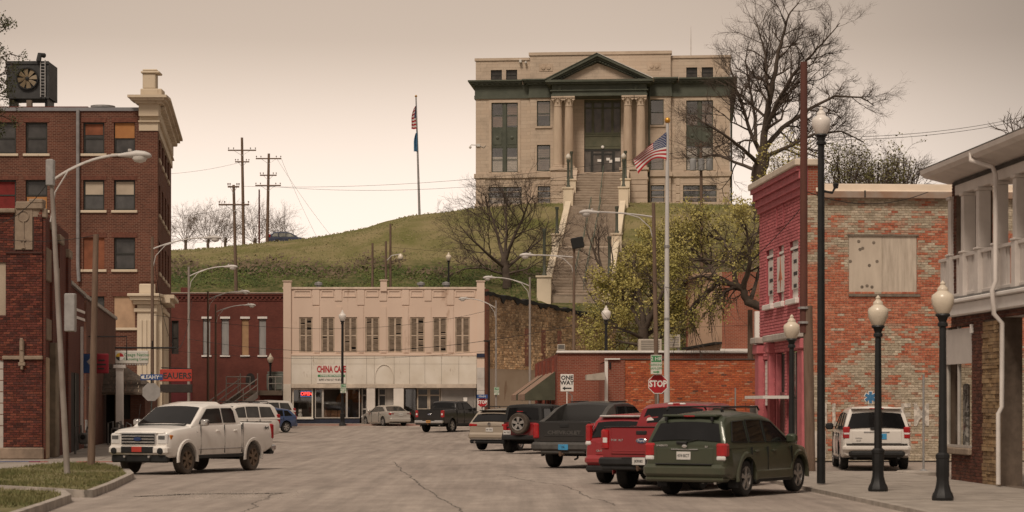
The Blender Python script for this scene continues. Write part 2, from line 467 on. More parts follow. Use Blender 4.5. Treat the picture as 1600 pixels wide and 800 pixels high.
# ================================================================ the setting
def gp(px, py, z=0.0):
 d = F * (CH - z) / (py - HY)
 return Vector((X(px, d), d, z))
def road_mat():
 m, n, l, p = newmat('worn_pavement')
 ge = n.new('ShaderNodeNewGeometry')
 def nz(scale, st, det=8, ro=.65):
  mp = n.new('ShaderNodeMapping'); mp.inputs['Scale'].default_value = st; l.new(ge.outputs['Position'], mp.inputs[0])
  t = n.new('ShaderNodeTexNoise'); t.inputs['Scale'].default_value = scale; t.inputs['Detail'].default_value = det; t.inputs['Roughness'].default_value = ro
  l.new(mp.outputs[0], t.inputs['Vector']); return t
 a = nz(0.16, (1, .55, 1)); b = nz(1.6, (1, 0.5, 1)); c = nz(30, (1, 1, 1), 3); e = nz(0.9, (2.6, 0.10, 1), 6)
 r1 = n.new('ShaderNodeValToRGB'); r1.color_ramp.elements[0].position = .3; r1.color_ramp.elements[1].position = .72
 r1.color_ramp.elements[0].color = (.26, .215, .185, 1); r1.color_ramp.elements[1].color = (.38, .325, .28, 1)
 l.new(a.outputs['Fac'], r1.inputs[0])
 col = r1.outputs[0]
 for t, lo, hi, f0, f1 in ((b, .80, 1.14, .3, .7), (c, .82, 1.16, .3, .7), (e, .80, 1.12, .35, .65)):
  mr = n.new('ShaderNodeMapRange'); mr.inputs['From Min'].default_value = f0; mr.inputs['From Max'].default_value = f1
  mr.inputs['To Min'].default_value = lo; mr.inputs['To Max'].default_value = hi
  l.new(t.outputs['Fac'], mr.inputs['Value'])
  v = n.new('ShaderNodeVectorMath'); v.operation = 'SCALE'; l.new(col, v.inputs[0]); l.new(mr.outputs[0], v.inputs['Scale']); col = v.outputs[0]
 l.new(col, p.inputs['Base Color']); p.inputs['Roughness'].default_value = .82; p.inputs['Specular IOR Level'].default_value = .3
 bp = n.new('ShaderNodeBump'); bp.inputs['Strength'].default_value = .35; bp.inputs['Distance'].default_value = .01
 l.new(c.outputs['Fac'], bp.inputs['Height']); l.new(bp.outputs[0], p.inputs['Normal'])
 return m
M_road = road_mat()
M_patch = mat('tar_patch', (.16, .137, .12), .85, .25, 2.0, .3)
M_crack = mat('crack_filler', (.125, .108, .094), .9, .3, 5.0)
M_conc = mat('concrete', (.30, .262, .225), .88, .22, 1.6, .3, 30)
M_kerb = mat('kerb_concrete', (.33, .29, .25), .88, .25, 3.0, .3, 30)
M_dirt = mat('dirt', (.16, .13, .10), .95, .3, .6, .3)
M_turf = mat('turf', (.10, .10, .035), .95, .3, 1.4, .5, 20, col2=(.21, .17, .085))
M_blade = mat('grass_blades', (.085, .10, .03), .8, .3, 1.5, col2=(.21, .18, .08))

def XR(d): return 6.5 - .05 * (d - 46)              # right kerb line
# far ground sheet
mb = MB(); mb.quad((-2500, -300, -.5), (2500, -300, -.5), (2500, 5000, -.5), (-2500, 5000, -.5))
mb.build('ground', M_dirt, kind='structure')
# road: gently crowned, climbing a little before the far crossing, one faint dip across it
def road_z(x, d):
 z = gz(d) - .03 * sst(3.2, 0.3, abs(XR(d) - x) if x < XR(d) else 0) * (1 if d < 60 else max(0, 1 - (d - 60) / 8))
 z += .030 * math.exp(-((d - 74) / 3.5) ** 2) - .03 * math.exp(-((d - 84) / 5) ** 2)
 return z
ys = [4 + i * 1.0 for i in range(100)] + [104 + i * 2.5 for i in range(32)]
xs = [-60, -45, -34] + [-28 + i * 1.0 for i in range(37)] + [10, 12, 16, 24, 36, 60]
mb = MB(); vs = [(x, y, road_z(x, y)) for y in ys for x in xs]; nx = len(xs)
mb.add(vs, [(j * nx + i, j * nx + i + 1, (j + 1) * nx + i + 1, (j + 1) * nx + i) for j in range(len(ys) - 1) for i in range(nx - 1)])
road = mb.build('road', M_road, smooth=60, kind='structure')
rnd = random.Random(11)
def ribbon(name, pts, w, m, jit=.03, z=.004, n=40):
 mb = MB(); path = []
 for (a, b) in zip(pts, pts[1:]):
  for i in range(n): path.append(Vector(a).lerp(Vector(b), i / n))
 path.append(Vector(pts[-1])); q = []
 off = 0
 for p in path:
  off = off * .8 + rnd.uniform(-jit, jit); q.append(p + Vector((off, off * .5, 0)))
 rings = []
 for i, p in enumerate(q):
  t = (q[min(i + 1, len(q) - 1)] - q[max(0, i - 1)]).normalized(); nn = Vector((-t.y, t.x, 0)) * w * rnd.uniform(.35, 1.3) * .5
  rings.append([(p + nn)[:2], (p - nn)[:2]])
 mb.loft([[(x, y, road_z(x, y) + z) for (x, y) in r] for r in rings], cap=False, closed=False)
 return mb.build(name, m, road)
ribbon('crack', [gp(615, 722), gp(640, 745), gp(668, 765), gp(720, 798), gp(760, 830)], .035, M_crack)
ribbon('crack', [gp(300, 716), gp(430, 712), gp(560, 709), gp(740, 711)], .05, M_crack, .05)
ribbon('crack', [gp(380, 800), gp(420, 774), gp(450, 770), gp(330, 772)], .03, M_crack, .06)
ribbon('crack', [gp(500, 694), gp(640, 690), gp(800, 697)], .06, M_crack, .06)
ribbon('crack', [gp(780, 742), gp(880, 760), gp(960, 790)], .03, M_crack, .05)
ribbon('tar_patch', [gp(215, 776), gp(300, 772), gp(440, 771)], .30, M_patch, .08, .006)
ribbon('tar_patch', [gp(500, 672), gp(720, 674)], .5, M_patch, .08, .006)
mb = MB()                                          # loose gravel washed across the lane
for i in range(500):
 g = gp(rnd.gauss(335, 70), rnd.gauss(773, 3.2)); s_ = rnd.uniform(.008, .022)
 g.z = road_z(g.x, g.y)
 mb.add([g + Vector((s_, 0, 0)), g + Vector((-s_ * .6, s_, 0)), g + Vector((-s_ * .6, -s_, 0)), g + Vector((0, 0, s_))], [(0, 1, 3), (1, 2, 3), (2, 0, 3)])
mb.build('gravel', M_conc, kind='stuff', label='loose gravel strewn across the lane in front of the white pickup', cat='gravel')

# right sidewalk: kerb stones + slabs
def strip_side(name, d0, d1, zt, step, inner, outer, m, slab='slab', lab=None):
 root = bpy.data.objects.new(name, None); COL.objects.link(root); root['kind'] = 'structure'
 d = d0
 while d < d1 - .01:
  e = min(d + step, d1); g = .012
  mb = MB()
  a0, a1, b0, b1 = inner(d + g), inner(e - g), outer(d + g), outer(e - g)
  n = max(1, int(abs(b0 - a0) / 1.6));
  for i in range(n):
   t0, t1 = i / n, (i + 1) / n
   mb = MB(); h = zt + rnd.uniform(-.004, .004)
   q = [(lerp(a0, b0, t0) + .008, d + g), (lerp(a0, b0, t1) - .008, d + g), (lerp(a1, b1, t1) - .008, e - g), (lerp(a1, b1, t0) + .008, e - g)]
   mb.prism(q, -.3, h, 'xy'); mb.build(slab, m, root)
  d = e
 return root
right_walk = strip_side('sidewalk_right', 30, 58.5, .05, 1.6, lambda d: XR(d) + .18, lambda d: 9.37 - .07 * (d - 69) + .15, M_conc)
far_walk = strip_side('sidewalk_right_far', 69.0, 95.2, .05, 2.4, lambda d: XR(d) + 2.0, lambda d: 9.37 - .07 * (d - 69), M_conc)
mb = MB()
d = 30.0
while d < 58.5:
 e = min(d + 2.4, 58.5)
 b = MB(); b.prism([(XR(d), d + .006), (XR(d) + .17, d + .006), (XR(e) + .17, e - .006), (XR(e), e - .006)], -.3, .055, 'xy'); b.build('kerb_stone', M_kerb, right_walk)
 d = e
# drain kerb by the alley
mb = MB(); mb.lathe([(.55, -.1), (.55, .06), (.5, .1), (.0, .1)], 18, (X(1433, 57.5), 57.6, 0)); mb.build('kerb_island', M_kerb, right_walk, smooth=40)
# left sidewalk
left_walk = bpy.data.objects.new('sidewalk_left', None); COL.objects.link(left_walk); left_walk['kind'] = 'structure'
def XL(d): return -14.9 - .114 * (d - 68.8)         # building line on the left
d = 54.0
while d < 110:
 e = d + 2.2
 for t0, t1 in ((-3, -1.2), (-1.2, .3), (.3, 1.9), (1.9, 3.3)):
  q = [(XL(d) + t0 + .01, d + .012), (XL(d) + t1 - .01, d + .012), (XL(e) + t1 - .01, e - .012), (XL(e) + t0 + .01, e - .012)]
  b = MB(); b.prism(q, -.3, .1 + rnd.uniform(-.004, .004), 'xy'); b.build('slab', M_conc, left_walk)
 d = e
M_redcurb = mat('red_kerb_paint', (.35, .05, .04), .7, .2, 4)
M_bluecurb = mat('blue_kerb_paint', (.04, .09, .28), .7, .2, 4)
for (a, b, m) in (((-20, 722), (62, 721), M_bluecurb), ((46, 722), (75, 722), M_redcurb), ((120, 722), (192, 722), M_redcurb)):
 p, q = gp(a[0], a[1], .1), gp(b[0], b[1], .1)
 mb = MB(); mb.prism([(p.x, p.y - .1), (q.x, q.y - .1), (q.x, q.y + .08), (p.x, p.y + .08)], -.2, .115 if m is not M_redcurb else .118, 'xy'); mb.build('painted_kerb', m, left_walk)
# far kerb before the shopfronts
mb = MB(); mb.box(-34, 16, 156.2, 156.45, 0, gz(158) + .13); fk = mb.build('kerb_far', mat('red_kerb_faded', (.33, .12, .10), .8, .3, .4, col2=(.35, .30, .25)), kind='structure')
mb = MB(); mb.box(-40, 20, 156.46, 175, 0, gz(158) + .125); mb.build('sidewalk_far', M_conc, kind='structure')

# planted verges with kerbs in the left foreground
def verge(outline, kerb, zt=.12):
 pts = [gp(a, b, zt) for a, b in outline]
 root = bpy.data.objects.new('verge', None); COL.objects.link(root); root['kind'] = 'structure'
 mb = MB(); mb.prism([(p.x, p.y) for p in pts], -.3, zt, 'xy'); mb.build('soil', M_turf, root)
 kp = [gp(a, b, zt) for a, b in kerb]
 path = []
 for a, b in zip(kp, kp[1:]):
  for i in range(6): path.append(a.lerp(b, i / 6))
 path.append(kp[-1])
 L = []
 for i, p in enumerate(path):
  t = (path[min(i + 1, len(path) - 1)] - path[max(0, i - 1)]).normalized(); L.append((p, Vector((-t.y, t.x, 0))))
 for i in range(0, len(L) - 1, 3):
  seg = L[i:i + 4]
  if len(seg) < 2: continue
  b = MB(); w = .16
  rings = []
  for (p, nn) in seg:
   q0, q1 = p - nn * .02, p + nn * w
   rings.append([(q0.x, q0.y, -.2), (q0.x, q0.y, zt + .015), ((q0.x * .8 + q1.x * .2), (q0.y * .8 + q1.y * .2), zt + .03), (q1.x, q1.y, zt + .03), (q1.x, q1.y, -.2)])
  b.loft(rings); b.build('kerb_stone', M_kerb, root, smooth=40)
 return root, [(p.x, p.y) for p in pts]
def inside(poly, x, y):
 c = False; j = len(poly) - 1
 for i in range(len(poly)):
  (xi, yi), (xj, yj) = poly[i], poly[j]
  if (yi > y) != (yj > y) and x < (xj - xi) * (y - yi) / (yj - yi) + xi: c = not c
  j = i
 return c
def grass(poly, n, zt, lab, h=(.04, .11), seed=3):
 r = random.Random(seed); x0, x1 = min(p[0] for p in poly), max(p[0] for p in poly); y0, y1 = min(p[1] for p in poly), max(p[1] for p in poly)
 mb = MB(); k = 0
 while k < n:
  x, y = r.uniform(x0, x1), r.uniform(y0, y1)
  if not inside(poly, x, y): continue
  dens = noise.noise(Vector((x * .6, y * .35, 0)))
  if r.random() > .55 + dens: k += .3; continue
  hh = r.uniform(*h) * (1 + .9 * max(0, dens)); a = r.uniform(0, 6.28); w = r.uniform(.008, .018); dx, dy = math.cos(a) * w, math.sin(a) * w
  bx, by = r.uniform(-.05, .05), r.uniform(-.05, .05)
  mb.add([(x - dx, y - dy, zt - .01), (x + dx, y + dy, zt - .01), (x + bx, y + by, zt + hh)], [(0, 1, 2)]); k += 1
 return mb.build('grass', M_blade, fix=False, kind='stuff', label=lab, cat='grass')
v1, poly1 = verge([(-90, 737), (0, 733), (40, 729), (100, 723), (150, 723), (190, 730), (198, 741), (165, 755), (133, 766), (95, 764), (0, 759), (-90, 757)],
    [(188, 729), (199, 741), (166, 756), (133, 768), (95, 765), (0, 760), (-90, 758)])
v2, poly2 = verge([(-160, 772), (0, 764), (60, 766), (90, 768), (97, 774), (60, 787), (0, 806), (-90, 840)], [(88, 767), (98, 775), (60, 788), (0, 807), (-90, 842)])
v1['label'] = 'kerbed grass verge with the leaning street lamp pole'; v2['label'] = 'kerbed grass corner at the bottom left'
grass(poly1, 13000, .12, 'short mixed grass on the kerbed verge around the leaning lamp pole', (.03, .08))
grass(poly2, 7000, .12, 'short dry grass on the kerbed corner at the bottom left', (.03, .08), 4)

# ---------------------------------------------------------------- the hill
CT = Vector((X(941, 243), 243, Z(322, 243)))       # courthouse: middle of the front wall at its foot
CT_RZ = R(-5)
def ct_world(x, y, z=0):
 c, s = math.cos(CT_RZ), math.sin(CT_RZ)
 return Vector((CT.x + c * x - s * y, CT.y + s * x + c * y, CT.z + z))
def ct_local(X_, Y_):
 c, s = math.cos(CT_RZ), math.sin(CT_RZ); dx, dy = X_ - CT.x, Y_ - CT.y
 return c * dx + s * dy, -s * dx + c * dy
def stair_z(y):                                    # height of the long flight above the courthouse foot, by local depth
 return interp([(-49.5, -12.6), (-33.5, -7.0), (-31.5, -7.0), (-15.5, -1.4), (-13.0, -1.4), (-3.4, 3.25), (0, 3.25)], y)
CREST = [(-90, 16.5), (-36, 18.2), (-24, 19.5), (-16, 20.9), (-11, 22.2), (-4, 23.3), (5, 23.8), (25, 23.6), (40, 21.5), (60, 19)]
def hill_z(x, y, cut=True):
 cr = interp(CREST, x)
 t = interp([(168, .3), (174, 1.0), (196, 12.2), (206, 15.4)], y)
 if y > 206: t = lerp(15.4, cr, math.sin(min(1, (y - 206) / 34) * math.pi / 2) ** 1.25)
 if y > 250 and x < -8: t -= (y - 250) * .03
 t += .35 * noise.noise(Vector((x * .12, y * .12, 3))) + .10 * noise.noise(Vector((x * .5, y * .5, 7)))
 if y > 234: t = lerp(t, min(t, CT.z - .02 if x > -6 else t), 1)
 if cut:
  lx, ly = ct_local(x, y)
  if abs(lx) < 3.0 and ly > -55: t = min(t, CT.z + stair_z(ly) - .55)
 return t
def hill_mat():
 m, n, l, p = newmat('hillside_grass')
 ge = n.new('ShaderNodeNewGeometry'); sp = n.new('ShaderNodeSeparateXYZ'); l.new(ge.outputs['Position'], sp.inputs[0])
 def nz(sc, det=7, st=(1, 1, 1)):
  mp = n.new('ShaderNodeMapping'); mp.inputs['Scale'].default_value = st; l.new(ge.outputs['Position'], mp.inputs[0])
  t = n.new('ShaderNodeTexNoise'); t.inputs['Scale'].default_value = sc; t.inputs['Detail'].default_value = det; t.inputs['Roughness'].default_value = .66; l.new(mp.outputs[0], t.inputs['Vector']); return t
 a = nz(.22, 8, (1, .6, 1)); b = nz(1.6)
 def ramp(src, p0, p1, c0, c1):
  r = n.new('ShaderNodeValToRGB'); r.color_ramp.elements[0].position = p0; r.color_ramp.elements[1].position = p1
  r.color_ramp.elements[0].color = (*c0, 1); r.color_ramp.elements[1].color = (*c1, 1); l.new(src, r.inputs[0]); return r.outputs[0]
 lawn = ramp(a.outputs['Fac'], .36, .66, (.125, .125, .040), (.255, .205, .110))
 bank = ramp(b.outputs['Fac'], .36, .62, (.045, .062, .018), (.15, .13, .062))
 ad = n.new('ShaderNodeMath'); ad.operation = 'MULTIPLY_ADD'; l.new(a.outputs['Fac'], ad.inputs[0]); ad.inputs[1].default_value = 9; l.new(sp.outputs['Y'], ad.inputs[2])
 mr = n.new('ShaderNodeMapRange'); mr.inputs['From Min'].default_value = 208.5; mr.inputs['From Max'].default_value = 211.5; l.new(ad.outputs[0], mr.inputs['Value'])
 mx = n.new('ShaderNodeMix'); mx.data_type = 'RGBA'; l.new(mr.outputs[0], mx.inputs[0]); l.new(bank, mx.inputs[6]); l.new(lawn, mx.inputs[7])
 l.new(mx.outputs[2], p.inputs['Base Color']); p.inputs['Roughness'].default_value = .95; p.inputs['Specular IOR Level'].default_value = .1
 bp = n.new('ShaderNodeBump'); bp.inputs['Strength'].default_value = .6; bp.inputs['Distance'].default_value = .2; l.new(b.outputs['Fac'], bp.inputs['Height']); l.new(bp.outputs[0], p.inputs['Normal'])
 return m
M_hill = hill_mat()
xs = [-140, -110, -90] + [-75 + i * .8 for i in range(175)] + [75, 100, 140]; ys = [168 + i * .8 for i in range(110)] + [258 + i * 6 for i in range(20)]
nx = len(xs); mb = MB()
mb.add([(x, y, hill_z(x, y)) for y in ys for x in xs], [(j * nx + i, j * nx + i + 1, (j + 1) * nx + i + 1, (j + 1) * nx + i) for j in range(len(ys) - 1) for i in range(nx - 1)])
mb.build('hill', M_hill, smooth=80, kind='structure')
# plants that nobody could count: ivy on the bank, tufts on the lawn
def scatter_leaves(name, lab, cat, n, region, size, m, seed, lift=.5, keep=None, up=.5):
 r = random.Random(seed); mb = MB(); k = 0
 while k < n:
  x, y = r.uniform(region[0], region[1]), r.uniform(region[2], region[3])
  lx, ly = ct_local(x, y)
  if abs(lx) < 3.4 and ly > -52: continue
  if keep and not keep(x, y, r): k += .2; continue
  z = hill_z(x, y) + r.random() ** 2 * lift
  s_ = r.uniform(*size); nrm = Vector((r.uniform(-1, 1), r.uniform(-1.6, .2), r.uniform(.1, 1))).normalized(); u = nrm.orthogonal().normalized(); u.rotate(Matrix.Rotation(r.uniform(0, 6.28), 3, nrm)); w = nrm.cross(u)
  c = Vector((x, y, z))
  mb.add([c - u * s_, c + w * s_ * .55, c + u * s_, c - w * s_ * .55], [(0, 1, 2, 3)]); k += 1
 return mb.build(name, m, fix=False, kind='stuff', label=lab, cat=cat)
M_ivy = mat('ivy_leaves', (.038, .062, .014), .75, .3, .45, col2=(.125, .145, .035), thr=(.38, .62))
M_tuft = mat('lawn_tufts', (.12, .13, .040), .9, .3, .5, col2=(.26, .215, .115))
M_brush = mat('brushwood', (.10, .075, .05), .9, .3, .5, col2=(.19, .14, .09))
bankkeep = lambda x, y, r: y < 203.5 + 3 * noise.noise(Vector((x * .15, 1, 1))) and noise.noise(Vector((x * .22, y * .3, 2))) + r.random() * .55 > .2
scatter_leaves('ivy', 'dark green ivy and weeds covering the lower bank of the hill', 'ivy', 42000, (-42, 3, 184, 208), (.05, .15), M_ivy, 21, .35, bankkeep)
scatter_leaves('brushwood', 'tangle of brown brushwood on the bank beside the long stairs', 'brushwood', 14000, (-42, 34, 186, 210), (.07, .24), M_brush, 22, .9,
     lambda x, y, r: (x > 7.5 and y < 212) or (x <= 7.5 and 199 < y < 206 and noise.noise(Vector((x * .2, y * .2, 5))) > 0))
scatter_leaves('lawn_tufts', 'uneven tufts of grass across the lawn of the hill', 'grass', 16000, (-44, 34, 205, 243), (.05, .15), M_tuft, 23, .12,
     lambda x, y, r: noise.noise(Vector((x * .25, y * .2, 9))) + r.random() * .6 > .05)

# ================================================================ the courthouse on the hill
M_lime = brick_mat('limestone_ashlar', (.50, .40, .31), (.56, .455, .355), (.36, .29, .225), 1.3, .40, .012, .85, patch=(.37, .28, .21), pamt=.5, pscale=.35)
M_limetrim = mat('limestone_trim', (.55, .445, .345), .85, .2, .9, .2, 12, col2=(.43, .335, .255))
M_limecol = mat('stained_limestone', (.56, .45, .345), .85, .2, .5, .2, 12, col2=(.36, .265, .19), stretch=(1, 1, .25))
M_greent = mat('green_painted_metal', (.060, .068, .050), .6, .25, .8, col2=(.095, .102, .078))
M_greenp = mat('green_spandrel', (.075, .08, .048), .65, .25, 1.2, col2=(.13, .125, .08))
M_wglass = glass('window_glass', (.05, .045, .04), .12)
M_blind = mat('window_blind', (.42, .35, .28), .9, .25, .8, col2=(.24, .18, .135))
M_blindw = mat('white_blind', (.80, .76, .70), .9, .12, 1.0)
M_darkf = mat('dark_frame', (.030, .030, .026), .5, .2, 3)
M_whitesh = mat('paper_white', (.75, .72, .68), .8, .05, 3)
M_steelw = mat('flashing', (.55, .52, .48), .5, .15, 2)
S = 14.0
ct = thing('courthouse', 'pale limestone courthouse with green cornice and columned portico on the hilltop', 'courthouse', CT, CT_RZ)
def cx(px): return (px - 941) / S
def cz(py): return (322 - py) / S
def sash(parent, x0, x1, z0, z1, y, fm, rows=2, blind=None, mull=1, name='window', gm=None, fw=.10, bm=None):
 """one window: frame mesh, with glass pane and blind as its sub-parts"""
 mb = MB(); d = .10
 mb.box(x0, x0 + fw, y, y + d, z0, z1); mb.box(x1 - fw, x1, y, y + d, z0, z1)
 mb.box(x0 + fw, x1 - fw, y, y + d, z0, z0 + fw); mb.box(x0 + fw, x1 - fw, y, y + d, z1 - fw, z1)
 for i in range(1, rows):
  z = lerp(z0, z1, i / rows); mb.box(x0 + fw, x1 - fw, y + .004, y + d - .004, z - fw * .4, z + fw * .4)
 for i in range(1, mull):
  x = lerp(x0, x1, i / mull); mb.box(x - fw * .4, x + fw * .4, y + .008, y + d - .008, z0 + fw, z1 - fw)
 w = mb.build(name, fm, parent)
 mb = MB(); mb.box(x0 + .02, x1 - .02, y + .06, y + .075, z0 + .02, z1 - .02)
 if blind:
  mb.build('pane', clear_glass('far_window_glass', (.85, .83, .8), .16), w)
  b0, b1 = blind
  b = MB(); n = 10
  for i in range(n):
   a = lerp(b0, b1, i / n); c = lerp(b0, b1, (i + .9) / n)
   b.box(x0 + .05, x1 - .05, y + .085, y + .095, lerp(z0, z1, a), lerp(z0, z1, c))
  b.build('blind', bm or M_blind, w)
  b = MB(); b.box(x0, x1, y + .5, y + .52, z0, z1); b.build('room_shade', mat('room_dark', (.03, .026, .022), .9), w)
 else: mb.build('pane', gm or M_wglass, w)
 return w
W_ = 14.2; DEP = 36.0
Ztop, Zc1, Zc0, Zf0, Zs1, Zs0 = cz(88.5), cz(124), cz(131), cz(151), cz(270), cz(277)
ops_w = []
for sx in (-1, 1):
 tb = (cx(767), cx(808.5)) if sx < 0 else (cx(1072), cx(1113.5)); iw = (cx(839), cx(860)) if sx < 0 else (cx(1016), cx(1037))
 a2 = [(cx(766), cx(783.5)), (cx(790), cx(807.5))] if sx < 0 else [(cx(1072), cx(1089)), (cx(1096), cx(1113.5))]
 bw = (cx(762), cx(814.5)) if sx < 0 else (cx(1067), cx(1119)); bi = (cx(840), cx(860)) if sx < 0 else (cx(1017), cx(1038))
 ops_w.append((tb, iw, a2, bw, bi))
xi0, xi1 = cx(828), cx(1048)                         # middle block stands a little forward
mb = MB()
ops = []
for (tb, iw, a2, bw, bi) in ops_w:
 ops += [(*tb, cz(267.5), cz(158.5)), *[(*a, cz(122.5), cz(107)) for a in a2], (*bw, cz(321), cz(290.5))]
wall_sheet(mb, -W_, xi0, 0, Ztop, ops, 0, .35); wall_sheet(mb, xi1, W_, 0, Ztop, ops, 0, .35)
cops = []
for (tb, iw, a2, bw, bi) in ops_w: cops += [(*iw, cz(197), cz(157)), (*iw, cz(267), cz(226)), (*bi, cz(321), cz(290.5))]
dx0, dx1 = cx(909.5) + .25, cx(967) + .25
cops.append((dx0, dx1, cz(276.5), cz(156)))
wall_sheet(mb, xi0, xi1, 0, cz(82), cops, -.45, .5)
for x in (xi0, xi1): mb.quad((x, -.45, 0), (x, 0, 0), (x, 0, Ztop), (x, -.45, Ztop)); mb.quad((x, -.45, Ztop), (x, 3, Ztop), (x, 3, cz(82)), (x, -.45, cz(82)))
for x in (-W_, W_):
 mb.quad((x, 0, 0), (x, DEP, 0), (x, DEP, Ztop), (x, 0, Ztop))
mb.quad((-W_, DEP, 0), (W_, DEP, 0), (W_, DEP, Ztop), (-W_, DEP, Ztop)); mb.quad((-W_, 0.0, Ztop - .05), (W_, 0, Ztop - .05), (W_, DEP, Ztop - .05), (-W_, DEP, Ztop - .05))
mb.quad((xi0, -.45, cz(82) - .03), (xi1, -.45, cz(82) - .03), (xi1, 3, cz(82) - .03), (xi0, 3, cz(82) - .03)); mb.quad((xi0, 3, Ztop - .1), (xi1, 3, Ztop - .1), (xi1, 3, cz(82)), (xi0, 3, cz(82)))
mb.build('wall', M_lime, ct, fix=False)
# copings, string course, plinth
def band(name, m, z0, z1, pr, parent=ct, xa=-W_, xb=W_, mid=True):
 mb = MB()
 if mid:
  mb.box(xa - pr, xi0 - .002, -pr, .02, z0, z1); mb.box(xi1 + .002, xb + pr, -pr, .02, z0, z1); mb.box(xi0 - pr, xi1 + pr, -.45 - pr, -.002, z0 + .002, z1 + .002)
 else: mb.box(xa - pr, xb + pr, -pr, .02, z0, z1)
 mb.box(xb + .003, xb + pr, .02, DEP, z0, z1); mb.box(xa - pr, xa - .003, .02, DEP, z0, z1)
 return mb.build(name, m, parent)
mb = MB()
mb.box(-W_ - .12, xi0 - .05, -.12, .5, Ztop - .28, Ztop); mb.box(xi1 + .05, W_ + .12, -.12, .5, Ztop - .28, Ztop); mb.box(xi0 - .12, xi1 + .12, -.57, .5, cz(82) - .3, cz(82) + .03); mb.box(W_ - .3, W_ + .12, .5, DEP, Ztop - .28, Ztop)
mb.build('parapet_coping', M_limetrim, ct)
band('string_course', M_limetrim, Zs0, Zs1, .18)
band('plinth', M_limetrim, -.3, .35, .12)
for z in (cz(288), cz(299), cz(310)): band('rustication_joint', M_limetrim, z, z + .07, .02)
for x0_, x1_ in ((-W_, cx(758)), (cx(816), xi0 - .5), (xi1 + .5, cx(1063)), (cx(1122), W_)):    # quoin blocks of the base
 for i in range(3):
  z = .45 + i * .9; B1('ashlar_block', M_limetrim, ct, (x0_ + .06, x1_ - .06, -.07, .01, z, z + .80), b=.03)
# entablature
band('frieze', M_greent, Zf0, Zc0, .10); band('architrave', M_greent, Zf0 - .1, Zf0 + .28, .16)
mbc = MB()
for (a, b, f) in ((-W_, xi0 - .9, 0), (xi1 + .9, W_, 0), (xi0 - .02, xi1 + .02, -.45)):
 for i, (z0, z1, pr) in enumerate(((Zc0 - .12, Zc0 + .12, .35), (Zc0 + .12, Zc0 + .34, .62), (Zc0 + .34, Zc1, .82))):
  mbc.box(a - pr if a != xi1 + .9 else a, b + pr if b != xi0 - .9 else b, f - pr + i * .001, .03, z0, z1)
for i, (z0, z1, pr) in enumerate(((Zc0 - .12, Zc0 + .12, .35), (Zc0 + .12, Zc0 + .34, .62), (Zc0 + .34, Zc1, .82))):
 mbc.box(W_ + .004, W_ + pr, .03, DEP, z0, z1); mbc.box(-W_ - pr, -W_ - .004, .03, DEP, z0, z1)
corn = mbc.build('cornice', M_greent, ct)
mb = MB()
x = -W_
while x < W_:
 if not (cx(850) < x < cx(1022)):
  f = -.45 if xi0 < x < xi1 else 0
  mb.box(x, x + .26, f - .55, f - .1, Zc0 + .0, Zc0 + .115)
 x += .6
mb.build('dentils', M_greent, corn, kind='stuff')
# windows of the wings and of the middle block
k = 0
for (tb, iw, a2, bw, bi) in ops_w:
 m = (tb[0] + tb[1]) / 2; zl, zm0, zm1, zu = cz(267.5), cz(228), cz(198), cz(158.5)
 for (a, b) in ((tb[0], m - .16), (m + .16, tb[1])):
  k += 1
  sash(ct, a, b, zm1, zu, .2, M_greent, 2, ((.0, .45) if k % 2 else (.1, .98)), bm=mat('tan_blind', (.34, .23, .165), .9, .25, .8))
  sash(ct, a, b, zl, zm0, .2, M_greent, 2, (.0, .62) if k < 3 else (.05, .9), bm=M_blindw)
  mbx = MB(); mbx.box(a, b, .18, .26, zm0 + .01, zm1 - .01); mbx.cbox(a + .15, b - .15, .13, .19, zm0 + .25, zm1 - .3, .03); mbx.build('spandrel', M_greent, ct)
  mbx = MB(); mbx.lathe([(.18, 0), (.18, -.06), (.06, -.1), (0, -.1)], 10, ((a + b) / 2, .13, (zm0 + zm1) / 2), 'y'); mbx.build('rosette', M_greent, ct)
 B1('mullion', M_greent, ct, (m - .158, m + .158, .08, .3, zl, zu))
 mbx = MB(); fw = .3
 mbx.box(tb[0] - fw, tb[0] - .002, -.05, .01, zl - .02, zu + fw); mbx.box(tb[1] + .002, tb[1] + fw, -.05, .01, zl - .02, zu + fw); mbx.box(tb[0] - .002, tb[1] + .002, -.05, .01, zu + .002, zu + fw)
 mbx.build('window_surround', M_limetrim, ct)
 sash(ct, *iw, cz(197), cz(157), -.25, M_greent, 2, (.0, .5) if k > 2 else (.42, .95)); sash(ct, *iw, cz(267), cz(226), -.25, M_greent, 2, (.05, .85))
 B1('window_sill', M_limetrim, ct, (iw[0] - .2, iw[1] + .2, -.58, -.44, cz(200), cz(197)))
 sash(ct, *bi, cz(321), cz(290.5), -.25, M_greent, 2, (.0, .5) if k > 2 else (.1, .6))
 mb2 = (bw[0] + bw[1]) / 2
 for (a, b) in ((bw[0], mb2 - .06), (mb2 + .06, bw[1])): sash(ct, a, b, cz(321), cz(290.5), .2, M_greent, 2, (.0, .46), bm=M_blindw if k < 3 else M_blind)
 B1('mullion', M_greent, ct, (mb2 - .058, mb2 + .058, .12, .3, cz(321), cz(290.5)))
 for (a, b) in a2: sash(ct, a, b, cz(122.5), cz(107), .2, M_darkf, 2)
for x in (cx(840), cx(1009)):                      # carved panels of the attic
 px_ = x + .2
 mbx = MB(); mbx.box(px_, px_ + 1.5, -.5, -.44, cz(111), cz(100)); mbx.lathe([(.25, 0), (.22, -.07), (0, -.09)], 10, (px_ + .45, -.5, cz(105.5)), 'y'); mbx.lathe([(.25, 0), (.22, -.07), (0, -.09)], 10, (px_ + 1.05, -.5, cz(105.5)), 'y')
 mbx.build('carved_panel', M_limecol, ct, smooth=40)
